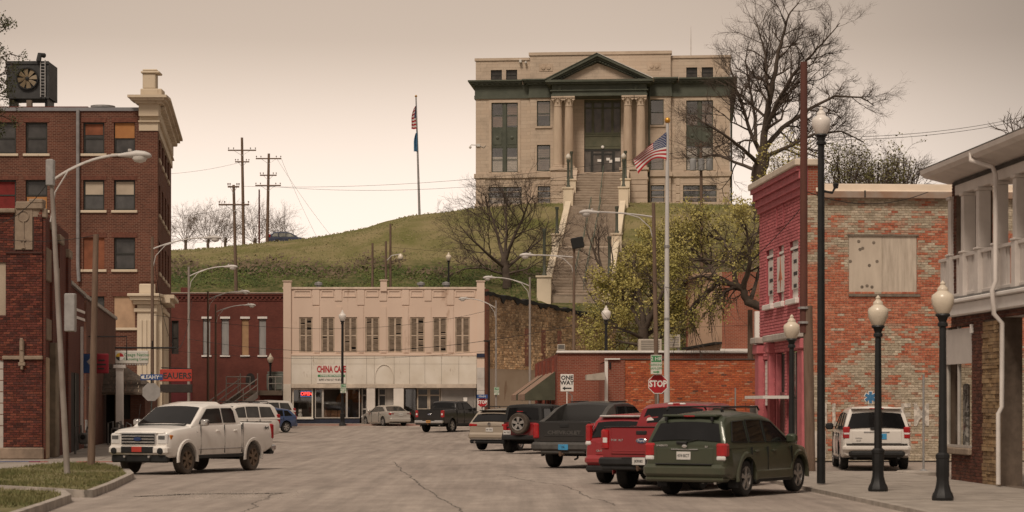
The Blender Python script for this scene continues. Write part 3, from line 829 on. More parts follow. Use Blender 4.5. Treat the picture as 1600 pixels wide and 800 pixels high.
# portico
PY = -3.2                                           # front plane of the portico columns
PX = .25                                            # it stands forward, so it sits this much off the wall's pixels
def qx(px): return (X(px, 239.6) - CT.x + .296) / .996
def qz(py): return Z(py, 239.6) - CT.z
Zcol0, Zcol1 = qz(262), qz(149)
colm = None
def column(xc, yc, h, r):
 c = thing('tmp', None, None)
 COL.objects.unlink(c); bpy.data.objects.remove(c)
 mb = MB(); n = 20
 prof = [(r * 1.0, .45), (r * 1.0, h * .33), (r * .97, h * .6), (r * .86, h - 1.1)]
 mb.lathe(prof, 40, (xc, yc, Zcol0), flute=.055)
 s = mb.build('column', M_limecol, ct, smooth=25)
 mb = MB(); mb.box(xc - r * 1.4, xc + r * 1.4, yc - r * 1.4, yc + r * 1.4, Zcol0, Zcol0 + .18); mb.lathe([(r * 1.35, .18), (r * 1.4, .26), (r * 1.1, .36), (r * 1.2, .42), (r * 1.02, .47)], 20, (xc, yc, Zcol0)); mb.build('column_base', M_limetrim, s, smooth=30)
 mb = MB(); zc = Zcol0 + h - 1.1
 mb.lathe([(r * .92, 0), (r * .95, .08), (r * .9, .12), (r * .95, .5), (r * 1.25, .92)], 16, (xc, yc, zc)); mb.box(xc - r * 1.35, xc + r * 1.35, yc - r * 1.35, yc + r * 1.35, zc + .92, zc + 1.09)
 for ring, (z0, hh, ro) in enumerate(((.1, .42, 1.12), (.42, .42, 1.22))):   # acanthus leaves
  for a in range(8):
   t = (a + ring * .5) * math.pi / 4; ca, sa = math.cos(t), math.sin(t)
   p = lambda rad, z, w: [(xc + ca * rad - sa * w, yc + sa * rad + ca * w, zc + z), (xc + ca * rad + sa * w, yc + sa * rad - ca * w, zc + z)]
   mb.loft([p(r * .9, z0, .11), p(r * 1.02, z0 + hh * .7, .12), p(r * ro * 1.12, z0 + hh, .08), p(r * ro * 1.15, z0 + hh * .82, .05)], cap=False, closed=False)
 for a in range(4):
  t = math.pi / 4 + a * math.pi / 2
  mb.lathe([(.16, -.06), (.16, .06)], 10, (xc + math.cos(t) * r * 1.45, yc + math.sin(t) * r * 1.45, zc + .78), 'y')
 mb.build('capital', M_limetrim, s, smooth=40)
for px in (871, 888.5, 980.5, 1000.5): column(qx(px), PY + .55, Zcol1 - Zcol0, .50)
for (a, b) in ((859, 902), (967.5, 1013)):
 xa, xb = qx(a), qx(b)
 mb = MB(); mb.box(xa + .15, xb - .15, PY - .15, -.46, -.3, Zcol0 - .25); mb.box(xa, xb, PY - .3, -.462, Zcol0 - .25, Zcol0 + .001); mb.box(xa + .05, xb - .05, PY - .25, -.464, qz(281), qz(277)); mb.build('column_pedestal', M_lime, ct)
 mb = MB()
 for i in range(5): mb.cbox(xa + .12, xb - .12, PY - .2, PY - .14, -.2 + i * .75, .48 + i * .75, .03)
 mb.build('ashlar_courses', M_limetrim, ct)
xa, xb = qx(861), qx(1011)
mb = MB()
mb.box(xa, xb, PY - .05, -.452, qz(149), qz(146)); mb.box(xa + .1, xb - .1, PY + .05, -.453, qz(146), qz(131)); mb.box(xa - .1, xb + .1, PY - .12, -.455, qz(141), qz(139.5))
mb.box(xa - .35, xb + .35, PY - .4, -.456, qz(131), qz(128)); mb.box(xa - .6, xb + .6, PY - .65, -.457, qz(128), qz(124.5))
ent = mb.build('portico_entablature', M_greent, ct)
for x in (qx(874), qx(993)):
 mb = MB(); mb.lathe([(.25, 0), (.25, -.08), (.1, -.12), (0, -.12)], 12, (x, PY + .05, qz(136)), 'y')
 mb.build('rosette', M_greent, ent, smooth=30)
apx, apz, ez = qx(933.5), qz(84), qz(124.3)
el, er = qx(852.5), qx(1019.5)
th = .85
mb = MB(); mb.prism([(el + 1.0, ez), (er - 1.0, ez), (apx, apz - th - .1)], PY + .25, -.46); mb.build('tympanum', M_lime, ct)
for s_, e in ((-1, el), (1, er)):
 mb = MB()
 for (t0, t1, pr) in ((0, .30, .75), (.30, .55, .45), (.55, .85, .15)):
  mb.prism([(e - s_ * t0 * .9, ez), (apx, apz - t0), (apx, apz - t1), (e - s_ * t1 * 1.9, ez)], PY - pr + .1, -.458)
 rk = mb.build('raking_cornice', M_greent, ct)
 mb = MB()
 for i in range(1, 16):
  t = i / 16; x = lerp(e - s_ * 1.2, apx, t); z = lerp(ez, apz - .66, t)
  mb.box(x - .1, x + .1, PY - .30, PY - .02, z - .13, z + .02)
 mb.build('modillions', M_greent, rk, kind='stuff')
 mb = MB(); mb.prism([(e, ez + .02), (apx, apz + .02), (apx, apz + .09), (e + s_ * .1, ez + .09)], PY - .72, -.4); mb.build('flashing', M_steelw if s_ > 0 else M_greent, rk)
mb = MB(); mb.box(xa, xb, PY, -.46, qz(149) + .01, qz(149) + .06); mb.build('portico_ceiling', M_limetrim, ct)
mb = MB(); mb.box(qx(902) + .01, qx(967.5) - .01, PY + .2, -.46, cz(281), cz(276.6)); mb.build('porch_floor', M_limetrim, ct)
# great window and doors
zz = cz
gw = thing('great_window', None, None); gw.parent = ct
mb = MB(); Y0 = -.15
for (z0, z1) in ((zz(160), zz(156)), (zz(170), zz(168)), (zz(210), zz(207))): mb.box(dx0, dx1, Y0, Y0 + .12, z0, z1)
for t in (0, .235, .5, .765, 1):
 x = lerp(dx0, dx1, t); mb.box(max(dx0, x - .14), min(dx1, x + .14), Y0 - .02, Y0 + .13, zz(210), zz(156))
mb.build('window_frame', M_greenp, gw)
mb = MB(); mb.box(dx0, dx1, Y0 + .07, Y0 + .09, zz(210), zz(157)); mb.build('pane', glass('great_glass', (.09, .075, .06), .15), gw)
mb = MB(); mb.box(dx0 + .02, dx1 - .02, Y0 - .03, Y0 + .12, zz(233), zz(210.5)); mb.box(dx0 + .02, dx1 - .02, Y0 - .09, Y0 - .03, zz(213), zz(210.5)); mb.box(dx0 + .02, dx1 - .02, Y0 - .06, Y0 - .03, zz(229), zz(228)); mb.build('spandrel', M_greenp, gw)
mb = MB(); mb.lathe([(.17, 0), (.16, -.1), (.08, -.14), (0, -.14)], 14, ((dx0 + dx1) / 2, Y0 - .03, zz(230)), 'y'); mb.build('door_lamp', M_whitesh, gw, smooth=40)
dr = thing('entrance_doors', None, None); dr.parent = ct
mb = MB()
for t in (0, .21, .5, .79, 1):
 x = lerp(dx0, dx1, t); w = .14 if t in (.21, .79, .5) else .06
 mb.box(max(dx0, x - w), min(dx1, x + w), Y0 - .01, Y0 + .1, zz(276), zz(234))
for (z0, z1, t0, t1) in ((zz(236), zz(233.5), 0, 1), (zz(242), zz(240), .21, .79), (zz(276.3), zz(275), 0, 1)): mb.box(lerp(dx0, dx1, t0), lerp(dx0, dx1, t1), Y0 - .012, Y0 + .09, z0, z1)
mb.build('door_frame', M_darkf, dr)
mb = MB(); mb.box(dx0, dx1, Y0 + .05, Y0 + .06, zz(276), zz(234)); mb.build('pane', glass('door_glass', (.10, .085, .072), .1), dr)
for (a, b, c, d) in ((.36, .46, 249, 253), (.60, .70, 247, 251), (.68, .76, 250, 255), (.84, .97, 247, 252.5)):
 B1('notice', M_whitesh, dr, (lerp(dx0, dx1, a), lerp(dx0, dx1, b), Y0 - .03, Y0 - .02, zz(d), zz(c)))
# downpipes, antenna, camera
mb = MB(); mb.tube([(qx(1010) + .35, -.65, cz(131)), (qx(1010) + .2, -.75, cz(160)), (qx(1010) + .2, -.75, cz(321))], .09, 8); mb.build('downpipe', M_greent, ct, smooth=40)
mb = MB(); mb.tube([(W_ + .15, .8, Zc0 - .2), (W_ + .15, .8, 0)], .11, 8); mb.build('downpipe', M_greent, ct, smooth=40)
mb = MB(); mb.tube([(cx(1079), 2, Ztop - .2), (cx(1079), 2, cz(62)), (cx(1079), 2, cz(38))], [.06, .05, .02], 6); mb.build('antenna', M_steelw, ct)
mb = MB(); mb.box(-W_ + .1, -W_ + .5, -.15, 0, cz(227), cz(223)); mb.tube([(-W_ + .3, -.1, cz(225)), (-W_ - .5, -.2, cz(224.5)), (-W_ - .6, -.2, cz(227))], .05, 6); mb.lathe([(.05, -.1), (.16, 0), (.12, .15), (0, .2)], 10, (-W_ - .6, -.2, cz(229))); mb.tube([(-W_ + .5, -.05, cz(226)), (-W_ + .9, -.05, cz(228.5)), (-W_ + 1.1, -.05, cz(225))], .03, 5); mb.build('security_camera', M_steelw, ct, smooth=40)
B1('floodlight', M_steelw, ct, (cx(811), cx(815), -.5, -.1, cz(97), cz(92)), b=.03); B1('floodlight', M_steelw, ct, (cx(820), cx(823), -.5, -.1, cz(98), cz(95)), b=.03)

# ---------------------------------------------------------------- the long stairs
st = thing('hill_stairs', 'long flight of stone steps with cream cheek walls climbing to the courthouse', 'stairs', CT, CT_RZ)
M_step = mat('shade_toned_riser_stone', (.36, .29, .225), .9, .25, 1.2, .2, 20, col2=(.26, .205, .155))  # risers toned darker than treads, standing in for the shade under each nosing
M_cheek = wear_mat('cream_plaster', (.72, .61, .46), (.34, .27, .19), .64, .8, .85)
M_rail = mat('green_handrail', (.10, .12, .09), .6, .2, 2)
SW = 2.55
mb = MB(); y = -49.4; prev = None
treads = []
while y < -3.45:
 z = stair_z(y); slope = (stair_z(y + .2) - z) / .2
 if slope < .05: treads.append((y, y + .5, z)); y += .5
 else: treads.append((y, y + .46, stair_z(y + .46))); y += .46
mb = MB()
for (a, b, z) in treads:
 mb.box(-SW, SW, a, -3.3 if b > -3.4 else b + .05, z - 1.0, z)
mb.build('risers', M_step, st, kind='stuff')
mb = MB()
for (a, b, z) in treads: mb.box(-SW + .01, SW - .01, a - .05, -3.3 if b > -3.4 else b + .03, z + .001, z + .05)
mb.build('treads', mat('light_toned_tread_stone', (.52, .44, .36), .9, .25, 1.2, .2, 20, col2=(.40, .33, .26)), st, kind='stuff')  # paler tread slabs: shading between steps is put into the stone colours
for sx in (-1, 1):
 mb = MB()
 pts = [(-49.0, .55), (-33.5, .55), (-31.5, .55), (-15.5, .55)]
 top = [(y_, stair_z(y_) + h_) for y_, h_ in pts]
 poly = top + [(-15.5, stair_z(-15.5) - 1.6), (-31.5, stair_z(-31.5) - 1.6), (-33.5, stair_z(-33.5) - 1.6), (-49, stair_z(-49) - 1.6)]
 x0_, x1_ = (SW + .005, SW + .60) if sx > 0 else (-SW - .60, -SW - .005)
 mb.prism(poly, x0_, x1_, 'yz'); mb.build('cheek_wall', M_cheek, st)
 for (y_, h_, w_) in ((-49.4, 1.75, 1.25), (-32.5, 1.25, .95), (-14.6, 1.9, 1.0), (-9.0, 1.4, .95)):
  xm = sx * (SW + .35); zb = stair_z(y_)
  mb = MB(); mb.box(xm - w_ / 2, xm + w_ / 2, y_ - w_ / 2, y_ + w_ / 2, zb - 1.8, zb + h_); mb.box(xm - w_ / 2 - .1, xm + w_ / 2 + .1, y_ - w_ / 2 - .1, y_ + w_ / 2 + .1, zb + h_, zb + h_ + .16)
  mb.build('pedestal', M_cheek, st)
 mb = MB(); mb.prism([(-14.0, stair_z(-14) + .5), (-9, stair_z(-9) + .6), (-3.6, stair_z(-3.6) + .5), (-3.6, -.6), (-14, -2.4)], x0_, x1_, 'yz'); mb.build('cheek_wall', M_limetrim, st)
 for (y_, h_, z_) in ((-14.6, 2.9, 2.06), (-9.0, 3.0, 1.56), (-32.5, 2.6, 1.41), (-49.4, 4.2, 1.9) if sx < 0 else (-49.4, 3.5, 1.9)):
  xm = sx * (SW + .35); zb = stair_z(y_) + z_
  mb = MB(); mb.lathe([(.22, 0), (.22, .15), (.14, .3), (.13, h_ - .3), (.19, h_ - .2), (.19, h_)], 10, (xm, y_, zb)); lp = mb.build('lamp_post', M_greent, st, smooth=40)
  if y_ in (-14.6,):
   mb = MB(); mb.lathe([(.12, 0), (.26, .15), (.28, .35), (.16, .55), (.05, .65), (0, .7)], 12, (xm, y_, zb + h_)); mb.build('lamp_globe', mat('old_globe', (.55, .5, .43), .4), lp, smooth=60)
for x_ in (-.45, .55):
 mb = MB(); pl = []
 for y_ in (-48, -33.5, -31.5, -15.5): pl.append((x_, y_, stair_z(y_) + .95))
 mb.tube(pl, .045, 6);
 for i in range(14):
  y_ = lerp(-48, -15.5, i / 13); mb.tube([(x_, y_, stair_z(y_)), (x_, y_, stair_z(y_) + .95)], .035, 5)
 mb.build('handrail', M_rail, st)
mb = MB(); mb.tube([(.3, -12.5, stair_z(-12.5) + .95), (.3, -3.6, stair_z(-3.6) + .95)], .045, 6)
for y_ in (-12.5, -8, -3.6): mb.tube([(.3, y_, stair_z(y_)), (.3, y_, stair_z(y_) + .95)], .035, 5)
mb.build('handrail', M_rail, st)

# ================================================================ buildings
M_pieceA = piece_mat('laid_pieces', .9, 'attr'); M_pieceO = piece_mat('laid_brick', .9, 'obj')
M_roof = mat('roof_tar', (.10, .09, .08), .9, .25, 1.0)
M_tar = mat('black_tar', (.018, .017, .016), .75, .4, 2.0, .5, 8)
M_white = mat('white_paint', (.70, .66, .62), .6, .08, 2.0)
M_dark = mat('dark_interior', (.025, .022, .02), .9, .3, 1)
M_black = mat('black_paint', (.012, .012, .012), .45, .2, 3)
M_galv = mat('galvanised_steel', (.36, .35, .34), .45, .2, 4, metal=.6)
def shell(fr, depth, h, m, roof=None, back=True, left=True, right=True, x0=0.0, x1=None, z0=0.0, top=0.0):
 """sides, back and roof behind a front wall"""
 x1 = fr.L if x1 is None else x1; mb = MB()
 if left: mb.quad((x0, .0, z0), (x0, depth, z0), (x0, depth, h), (x0, .0, h))
 if right: mb.quad((x1, .0, z0), (x1, depth, z0), (x1, depth, h), (x1, .0, h))
 if back: mb.quad((x0, depth, z0), (x1, depth, z0), (x1, depth, h), (x0, depth, h))
 mb.build('rear_wall', m, fr)
 mb = MB(); mb.quad((x0, 0, h - top - .02), (x1, 0, h - top - .02), (x1, depth, h - top - .02), (x0, depth, h - top - .02)); mb.build('roof', roof or M_roof, fr)
# ---------------------------------------------------------------- cream two-storey shop building
D = 160.0; s = F / D; zb = gz(D) + .125
cb = thing('cream_shop_building', 'cream plastered two-storey shop building with shuttered upper windows and restaurant sign', 'building', (X(443, D), D, zb))
fc = Fr(cb, (X(443, D), D), (X(757, D), D), zb)
bx = lambda px: (px - 443) / s
bz = lambda py: Z(py, D) - zb
M_cream = wear_mat('cream_plaster_wall', (.68, .53, .43), (.47, .34, .26), .585, .7, .9, (.58, .445, .355))
M_creamw = wear_mat('flaking_white_paint', (.72, .66, .58), (.33, .26, .19), .60, 1.9, .85, (.58, .51, .42))
M_shut = mat('weathered_shutter', (.20, .145, .10), .85, .4, 1.2, col2=(.33, .25, .185), stretch=(1, 1, 6))
M_shutf = mat('shutter_frame', (.42, .33, .25), .8, .2, 2)
wins = [(430 + a / 2.857, 430 + b / 2.857) for a, b in ((107, 167), (205, 265), (305, 366), (402, 465), (503, 567), (602, 667), (703, 767), (803, 869))]
wops = [(bx(a), bx(b), bz(551), bz(495.5)) for a, b in wins]
mb = MB(); wall_sheet(mb, 0, fc.L, bz(555), bz(449), wops, 0, .2); mb.build('wall', M_cream, fc, fix=False)
shell(fc, 22, bz(449) - .3, M_cream, right=False, left=True)
mb = MB(); mb.box(-.06, fc.L + .06, -.10, .35, bz(451.5), bz(449) + .02); mb.build('parapet_coping', mat('coping_stone', (.62, .50, .40), .85, .2, 2), fc)
for a, b, t in ((443, 455, 440), (594.5, 604.5, 438.5), (745, 757, 440)):
 mb = MB(); lo = 600 if t == 440 else 455
 mb.box(bx(a), bx(b), -.16, .3, bz(lo), bz(t)); mb.box(bx(a) - .06, bx(b) + .06, -.22, .36, bz(t), bz(t - 1.5)); mb.build('pilaster', M_cream, fc)
for i, xx in enumerate((182, 282, 382, 482, 582, 682, 782)):
 c = 430 + xx / 2.857; lo = 477 if i % 2 == 0 else 470.5
 B1('bracket', M_cream, fc, (bx(c - 5.8), bx(c + 5.8), -.055, .01, bz(lo), bz(452)), b=.03)
for i in range(8):
 c0 = 430 + (182 + 100 * (i - 1)) / 2.857 + 7.5; c1 = c0 + 20
 if i == 0: c0 = 459
 if i == 7: c1 = 742
 z0, z1 = bz(464), bz(453.5); x0, x1 = bx(c0), bx(c1)
 mb = MB(); t = .08; mb.box(x0, x1, -.05, .01, z0, z0 + t); mb.box(x0, x1, -.05, .01, z1 - t, z1); mb.box(x0, x0 + t, -.05, .01, z0 + t, z1 - t); mb.box(x1 - t, x1, -.05, .01, z0 + t, z1 - t); mb.build('frieze_panel', M_cream, fc)
srnd = random.Random(4)
for (a, b, z0, z1) in wops:                       # paired louvred shutters
 m = (a + b) / 2
 mb = MB(); mb.box(a, a + .10, .06, .14, z0, z1); mb.box(b - .10, b, .06, .14, z0, z1); mb.box(m - .07, m + .07, .06, .14, z0, z1); mb.box(a + .1, b - .1, .062, .138, z1 - .10, z1); mb.box(a + .1, b - .1, .062, .138, z0, z0 + .08); mb.box(a + .1, b - .1, .064, .136, lerp(z0, z1, .46), lerp(z0, z1, .5))
 w = mb.build('window', M_shutf, fc)
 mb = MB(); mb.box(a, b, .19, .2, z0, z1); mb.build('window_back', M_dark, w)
 for (p, q) in ((a + .1, m - .07), (m + .07, b - .1)):
  mb = MB(); z = z0 + .09
  while z < z1 - .12:
   if srnd.random() > .06:
    tl = srnd.uniform(-.012, .012); mb.add([(p, .07, z + tl), (q, .07, z - tl), (q, .13, z + .065), (p, .13, z + .065)], [(0, 1, 2, 3)])
   z += .085
  mb.build('shutter', M_shut, w, fix=False, kind='stuff')
 B1('window_sill', M_cream, fc, (a - .08, b + .08, -.09, .02, z0 - .14, z0 - .003))
for i in range(9):
 a = bx(456) if i == 0 else wops[i - 1][1] + .12; b = bx(744) if i == 8 else wops[i][0] - .12
 if b - a > .1 and 0 < i < 8: B1('pier', M_cream, fc, (a, b, -.05, .005, bz(551), bz(479)))
B1('sill_band', M_cream, fc, (bx(455.1), bx(744.9), -.13, .02, bz(556.5), bz(553)), b=.03)
# flaking white sign band, made of boards
xa = [455.2, 487, 541, 573, 585, 616, 640, 664, 690, 717, 744.8]
for a, b in zip(xa, xa[1:]):
 for z0, z1 in ((600, 569), (568.7, 556.7)): B1('sign_board', M_creamw, fc, (bx(a) + .008, bx(b) - .008, -.10 - srnd.uniform(0, .015), .0, bz(z0), bz(z1)))
B1('pilaster_base', M_creamw, fc, (bx(443), bx(455), -.20, .3, 0, bz(600)));
mb = MB()
for i in range(13):
 a = math.pi * i / 12; a2 = math.pi * (i + 1) / 12
 if i < 12: mb.tube([(bx(600.5) + .68 * math.cos(a), -.125, bz(592) + .95 * math.sin(a) + .1), (bx(600.5) + .68 * math.cos(a2), -.125, bz(592) + .95 * math.sin(a2) + .1)], .035, 5)
mb.tube([(bx(600.5) - .68, -.125, bz(598)), (bx(600.5) - .68, -.125, bz(592) + .1)], .035, 5); mb.tube([(bx(600.5) + .68, -.125, bz(598)), (bx(600.5) + .68, -.125, bz(592) + .1)], .035, 5)
mb.build('arch_outline', M_creamw, fc)
B1('shopfront_beam', mat('beam_paint', (.50, .42, .34), .8, .2, 2), fc, (bx(455.1), bx(744.5), -.16, .3, bz(606.5), bz(600.2)), b=.02)
# tiled right pier
for i in range(5):
 z0 = bz(664 - i * 18); B1('pier_tile', mat('grey_pier_tile', (.50, .46, .42), .6, .15, 1.5), fc, (bx(745.2), bx(757), -.18 - srnd.uniform(0, .01), .3, z0, z0 + .83), b=.01)
B1('blue_box', mat('navy_metal', (.02, .025, .05), .5), fc, (bx(745), bx(757.2), -.24, -.19, bz(558.5), bz(552.5)))
# shopfront: room behind, columns, glass, doors
M_room = mat('shop_room_wall', (.22, .19, .16), .9, .15, .7); M_floorc = mat('shop_floor', (.14, .11, .09), .7)
mb = MB(); w0, w1 = bx(455.2), bx(744.8); zt = bz(606)
mb.quad((w0, 3.6, 0), (w1, 3.6, 0), (w1, 3.6, zt), (w0, 3.6, zt)); mb.quad((w0, .0, 0), (w0, 3.6, 0), (w0, 3.6, zt), (w0, .0, zt)); mb.quad((w1, .0, 0), (w1, 3.6, 0), (w1, 3.6, zt), (w1, .0, zt)); mb.quad((w0, .31, zt), (w1, .31, zt), (w1, 3.6, zt), (w0, 3.6, zt))
mb.build('shop_room', M_room, fc); mb = MB(); mb.quad((w0, .01, .02), (w1, .01, .02), (w1, 3.6, .02), (w0, 3.6, .02)); mb.build('shop_floor', M_floorc, fc)
for a, b in ((573, 586.2), (615, 631)): B1('column', mat('white_column', (.66, .60, .54), .7, .1, 1), fc, (bx(a), bx(b), -.14, .32, 0, bz(606.6)), b=.03)
M_shopgl = clear_glass('shop_glass', (.80, .80, .78), .17)
M_alum = mat('aluminium_frame', (.45, .41, .37), .5, .15, 2)
def shopwin(a, b, py0, py1, y=.1, fm=M_alum, gm=None, fw=.06):
 x0, x1, z0, z1 = bx(a), bx(b), bz(py1), bz(py0)
 mb = MB(); mb.box(x0, x0 + fw, y - .04, y + .06, z0, z1); mb.box(x1 - fw, x1, y - .04, y + .06, z0, z1); mb.box(x0 + fw, x1 - fw, y - .04, y + .06, z0, z0 + fw); mb.box(x0 + fw, x1 - fw, y - .04, y + .06, z1 - fw, z1)
 w = mb.build('shop_window', fm, fc); mb = MB(); mb.quad((x0 + fw * .5, y, z0), (x1 - fw * .5, y, z0), (x1 - fw * .5, y, z1), (x0 + fw * .5, y, z1)); mb.build('pane', gm or M_shopgl, w); return w
shopwin(456.5, 489, 607, 653.5, fm=M_creamw, fw=.1); shopwin(492, 504, 607, 653.5); shopwin(504.3, 541.5, 607, 653.5); shopwin(541.8, 562, 607, 653.5)
M_navy = mat('navy_tile', (.022, .026, .045), .5, .25, 3)
for i in range(9):
 a = 456.5 + i * 11.7; B1('bulkhead_tile', M_navy, fc, (bx(a) + .006, bx(a + 11.7) - .006, .0 - .003 * (i % 2), .2, 0, bz(655)))
B1('window_ledge', M_white, fc, (bx(456), bx(490), -.08, .2, bz(655), bz(653.6)))
def shopdoor(a, b, py0=607, y=.6, name='door', fm=None):
 x0, x1, z1 = bx(a), bx(b), bz(py0); fm = fm or M_alum; zt_ = z1 - .55
 mb = MB(); f = .1; mb.box(x0, x0 + f, y, y + .08, 0, z1); mb.box(x1 - f, x1, y, y + .08, 0, z1); mb.box(x0 + f, x1 - f, y, y + .08, zt_, zt_ + .1); mb.box(x0 + f, x1 - f, y, y + .08, z1 - .06, z1); mb.box(x0 + f, x1 - f, y, y + .08, 0.0, .3); mb.box(x0 + f, x1 - f, y + .002, y + .07, 1.0, 1.1)
 d_ = mb.build(name, fm, fc); mb = MB(); mb.quad((x0 + .05, y + .04, .1), (x1 - .05, y + .04, .1), (x1 - .05, y + .04, z1), (x0 + .05, y + .04, z1)); mb.build('pane', glass('shop_door_glass', (.035, .032, .03), .1), d_)
 B1('handle', M_galv, d_, (x1 - .09, x1 - .05, y - .06, y - .002, .95, 1.25)); return d_
shopdoor(564, 573, fm=M_alum); shopdoor(590, 603); B1('door_panel', M_alum, fc, (bx(603.3), bx(614.5), .62, .7, 0, bz(607)))
shopwin(632, 650, 607, 664, .55, mat('dark_bronze', (.05, .04, .035), .5)); shopdoor(651, 669.5, 607, .45, fm=mat('tan_door_frame', (.40, .33, .26), .7)); shopdoor(669.8, 688, 607, .45, fm=mat('tan_door_frame', (.40, .33, .26), .7))
shopwin(689, 743, 607, 664, .4, gm=mat('papered_glass', (.26, .24, .22), .25, .15, .6)); B1('notice', M_whitesh, fc, (bx(724), bx(730), .33, .34, bz(627), bz(621)))
# things seen in the shop window
M_tan = mat('tan_vinyl', (.36, .20, .11), .6, .2, 3)
for i, c in enumerate((509, 520, 531)):
 t = thing('waiting_chair', ('left', 'middle', 'right')[i] + ' one of the three tan waiting chairs behind the restaurant window', 'chair', (X(c, D), D + 1.1, zb + .02), 0, 'tan chairs in the restaurant window')
 mb = MB(); mb.cbox(-.25, .25, -.25, .25, .38, .48, .03); mb.build('seat', M_tan, t); mb = MB(); mb.cbox(-.25, .25, .2, .3, .5, .95, .04); mb.build('backrest', M_tan, t)
 for sx in (-.22, .22):
  for sy in (-.2, .22): mb = MB(); mb.tube([(sx, sy, 0), (sx, sy, .385)], .018, 6); mb.build('leg', M_black, t)
mb = MB(); fan = [(0, 0)] + [(1.05 * math.cos(math.pi * k / 14), .72 * math.sin(math.pi * k / 14)) for k in range(15)]
fm_ = thing('wall_fan', 'orange paper fan hung on the back wall of the restaurant', 'fan', (X(541, D), D + 3.45, zb + 1.55))
for k in range(14):
 mb = MB(); y_ = -.03 * (k % 2); mb.add([(0.25 * math.cos(math.pi * k / 14), 0, .25 * math.sin(math.pi * k / 14)), (1.05 * math.cos(math.pi * k / 14), -.03 * (k % 2), .95 * math.sin(math.pi * k / 14)), (1.05 * math.cos(math.pi * (k + 1) / 14), -.03 * ((k + 1) % 2), .95 * math.sin(math.pi * (k + 1) / 14)), (.25 * math.cos(math.pi * (k + 1) / 14), 0, .25 * math.sin(math.pi * (k + 1) / 14))], [(0, 1, 2, 3)]); mb.build('fan_fold', mat('fan_paper', (.48, .20, .07), .8, .25, 2), fm_)
mb = MB(); mb.lathe([(.18, 0), (.19, .15), (.14, .32), (.09, .38), (.14, .46), (.13, .56), (.05, .64), (0, .65)], 12, (0, 0, 0)); mb.lathe([(.04, 0), (0, .12)], 6, (-.08, 0, .6)); mb.lathe([(.04, 0), (0, .12)], 6, (.08, 0, .6))
o = mb.build('cat_figurine', M_white, smooth=50, label='white cat figurine on the ledge of the restaurant window', cat='figurine'); o.location = (X(468, D), D + .45, zb + bz(653.6))
# lit OPEN sign, restaurant sign
M_neon = mat('red_neon', (.9, .06, .05), .4, .05, 1, emit=2.0); M_neonb = mat('blue_neon', (.10, .16, .45), .4, .05, 1, emit=.8)
og = thing('open_sign', 'lit red OPEN sign with blue border in the restaurant window', 'sign', (X(478.5, D), D + .22, Z(615.5, D)))
mb = MB(); w, h = .45, .22
mb.cbox(-w, w, 0, .05, -h, h, .01); mb.build('back_panel', M_black, og)
mb = MB(); mb.tube([(-w + .03, -.02, -h + .03), (w - .03, -.02, -h + .03), (w - .03, -.02, h - .03), (-w + .03, -.02, h - .03), (-w + .03, -.02, -h + .03)], .014, 6); mb.build('border_tube', M_neonb, og)
text('OPEN', .34, M_neon, (0, -.02, 0), og, bold=.012)
sg = thing('restaurant_sign', 'white restaurant board with red CHINA CAFE lettering above the shop window', 'sign', (X(518, D), D - .14, Z(585, D)))
mb = MB(); mb.box(-1.06, 1.06, 0, .02, -.66, .70); mb.build('board', mat('sign_white', (.70, .64, .57), .6, .08, 1), sg)
M_redl = mat('red_lettering', (.42, .03, .035), .6, .1, 3); M_greenl = mat('green_lettering', (.06, .22, .09), .6, .1, 3); M_blackl = mat('black_lettering', (.03, .03, .03), .6, .1, 3); M_whitel = mat('white_lettering', (.72, .70, .66), .6, .05, 3)
text('CHINA CAFE', .66, M_redl, (0, -.012, .36), sg, bold=.022, sx=.56); mb = MB(); mb.box(-1.0, 1.0, -.012, .0, -.19, -.02); mb.build('green_bar', M_greenl, sg)
text('CHINESE RESTAURANT', .17, M_whitel, (0, -.018, -.105), sg, sx=.92, bold=.005); text('BUFFET & TAKE OUT  918-287-3388', .2, M_blackl, (0, -.012, -.40), sg, sx=.58)
# stone rubble side wall of the cream building
A = (X(757, D) + .01, D + .02); Bp = (X(962, 183), 183)
fs = Fr(cb, A, Bp, zb)
Hs = bz(449)
def topz(x): return Hs - .35 - 1.1 * (x / fs.L) + .12 * math.sin(x * 1.7) * .4
M_plast = wear_mat('tan_render', (.50, .395, .30), (.30, .20, .135), .58, .9, .95, (.40, .30, .215))
mb = MB(); mb.poly([(0, 0, 0), (fs.L, 0, 0), (fs.L, 0, topz(fs.L)), (fs.L * .5, 0, topz(fs.L * .5)), (0, 0, topz(0))]); side = mb.build('side_wall', M_plast, fs)
srnd = random.Random(8)
def stonecol(x, z, r):
 n_ = noise.noise(Vector((x * .35, z * .35, 1))); dk = sst(.45, .95, z / Hs + .25 * noise.noise(Vector((x * .8, z * .15, 4))))
 base = r.choice(((.40, .27, .16), (.33, .22, .13), (.44, .31, .19), (.27, .185, .115), (.36, .23, .13)))
 k = (1.4 - .62 * dk) * (1 + .45 * n_) * r.uniform(.7, 1.25)
 return tuple(c * k for c in base)
mbs = MB(); z = 3.95 + .1
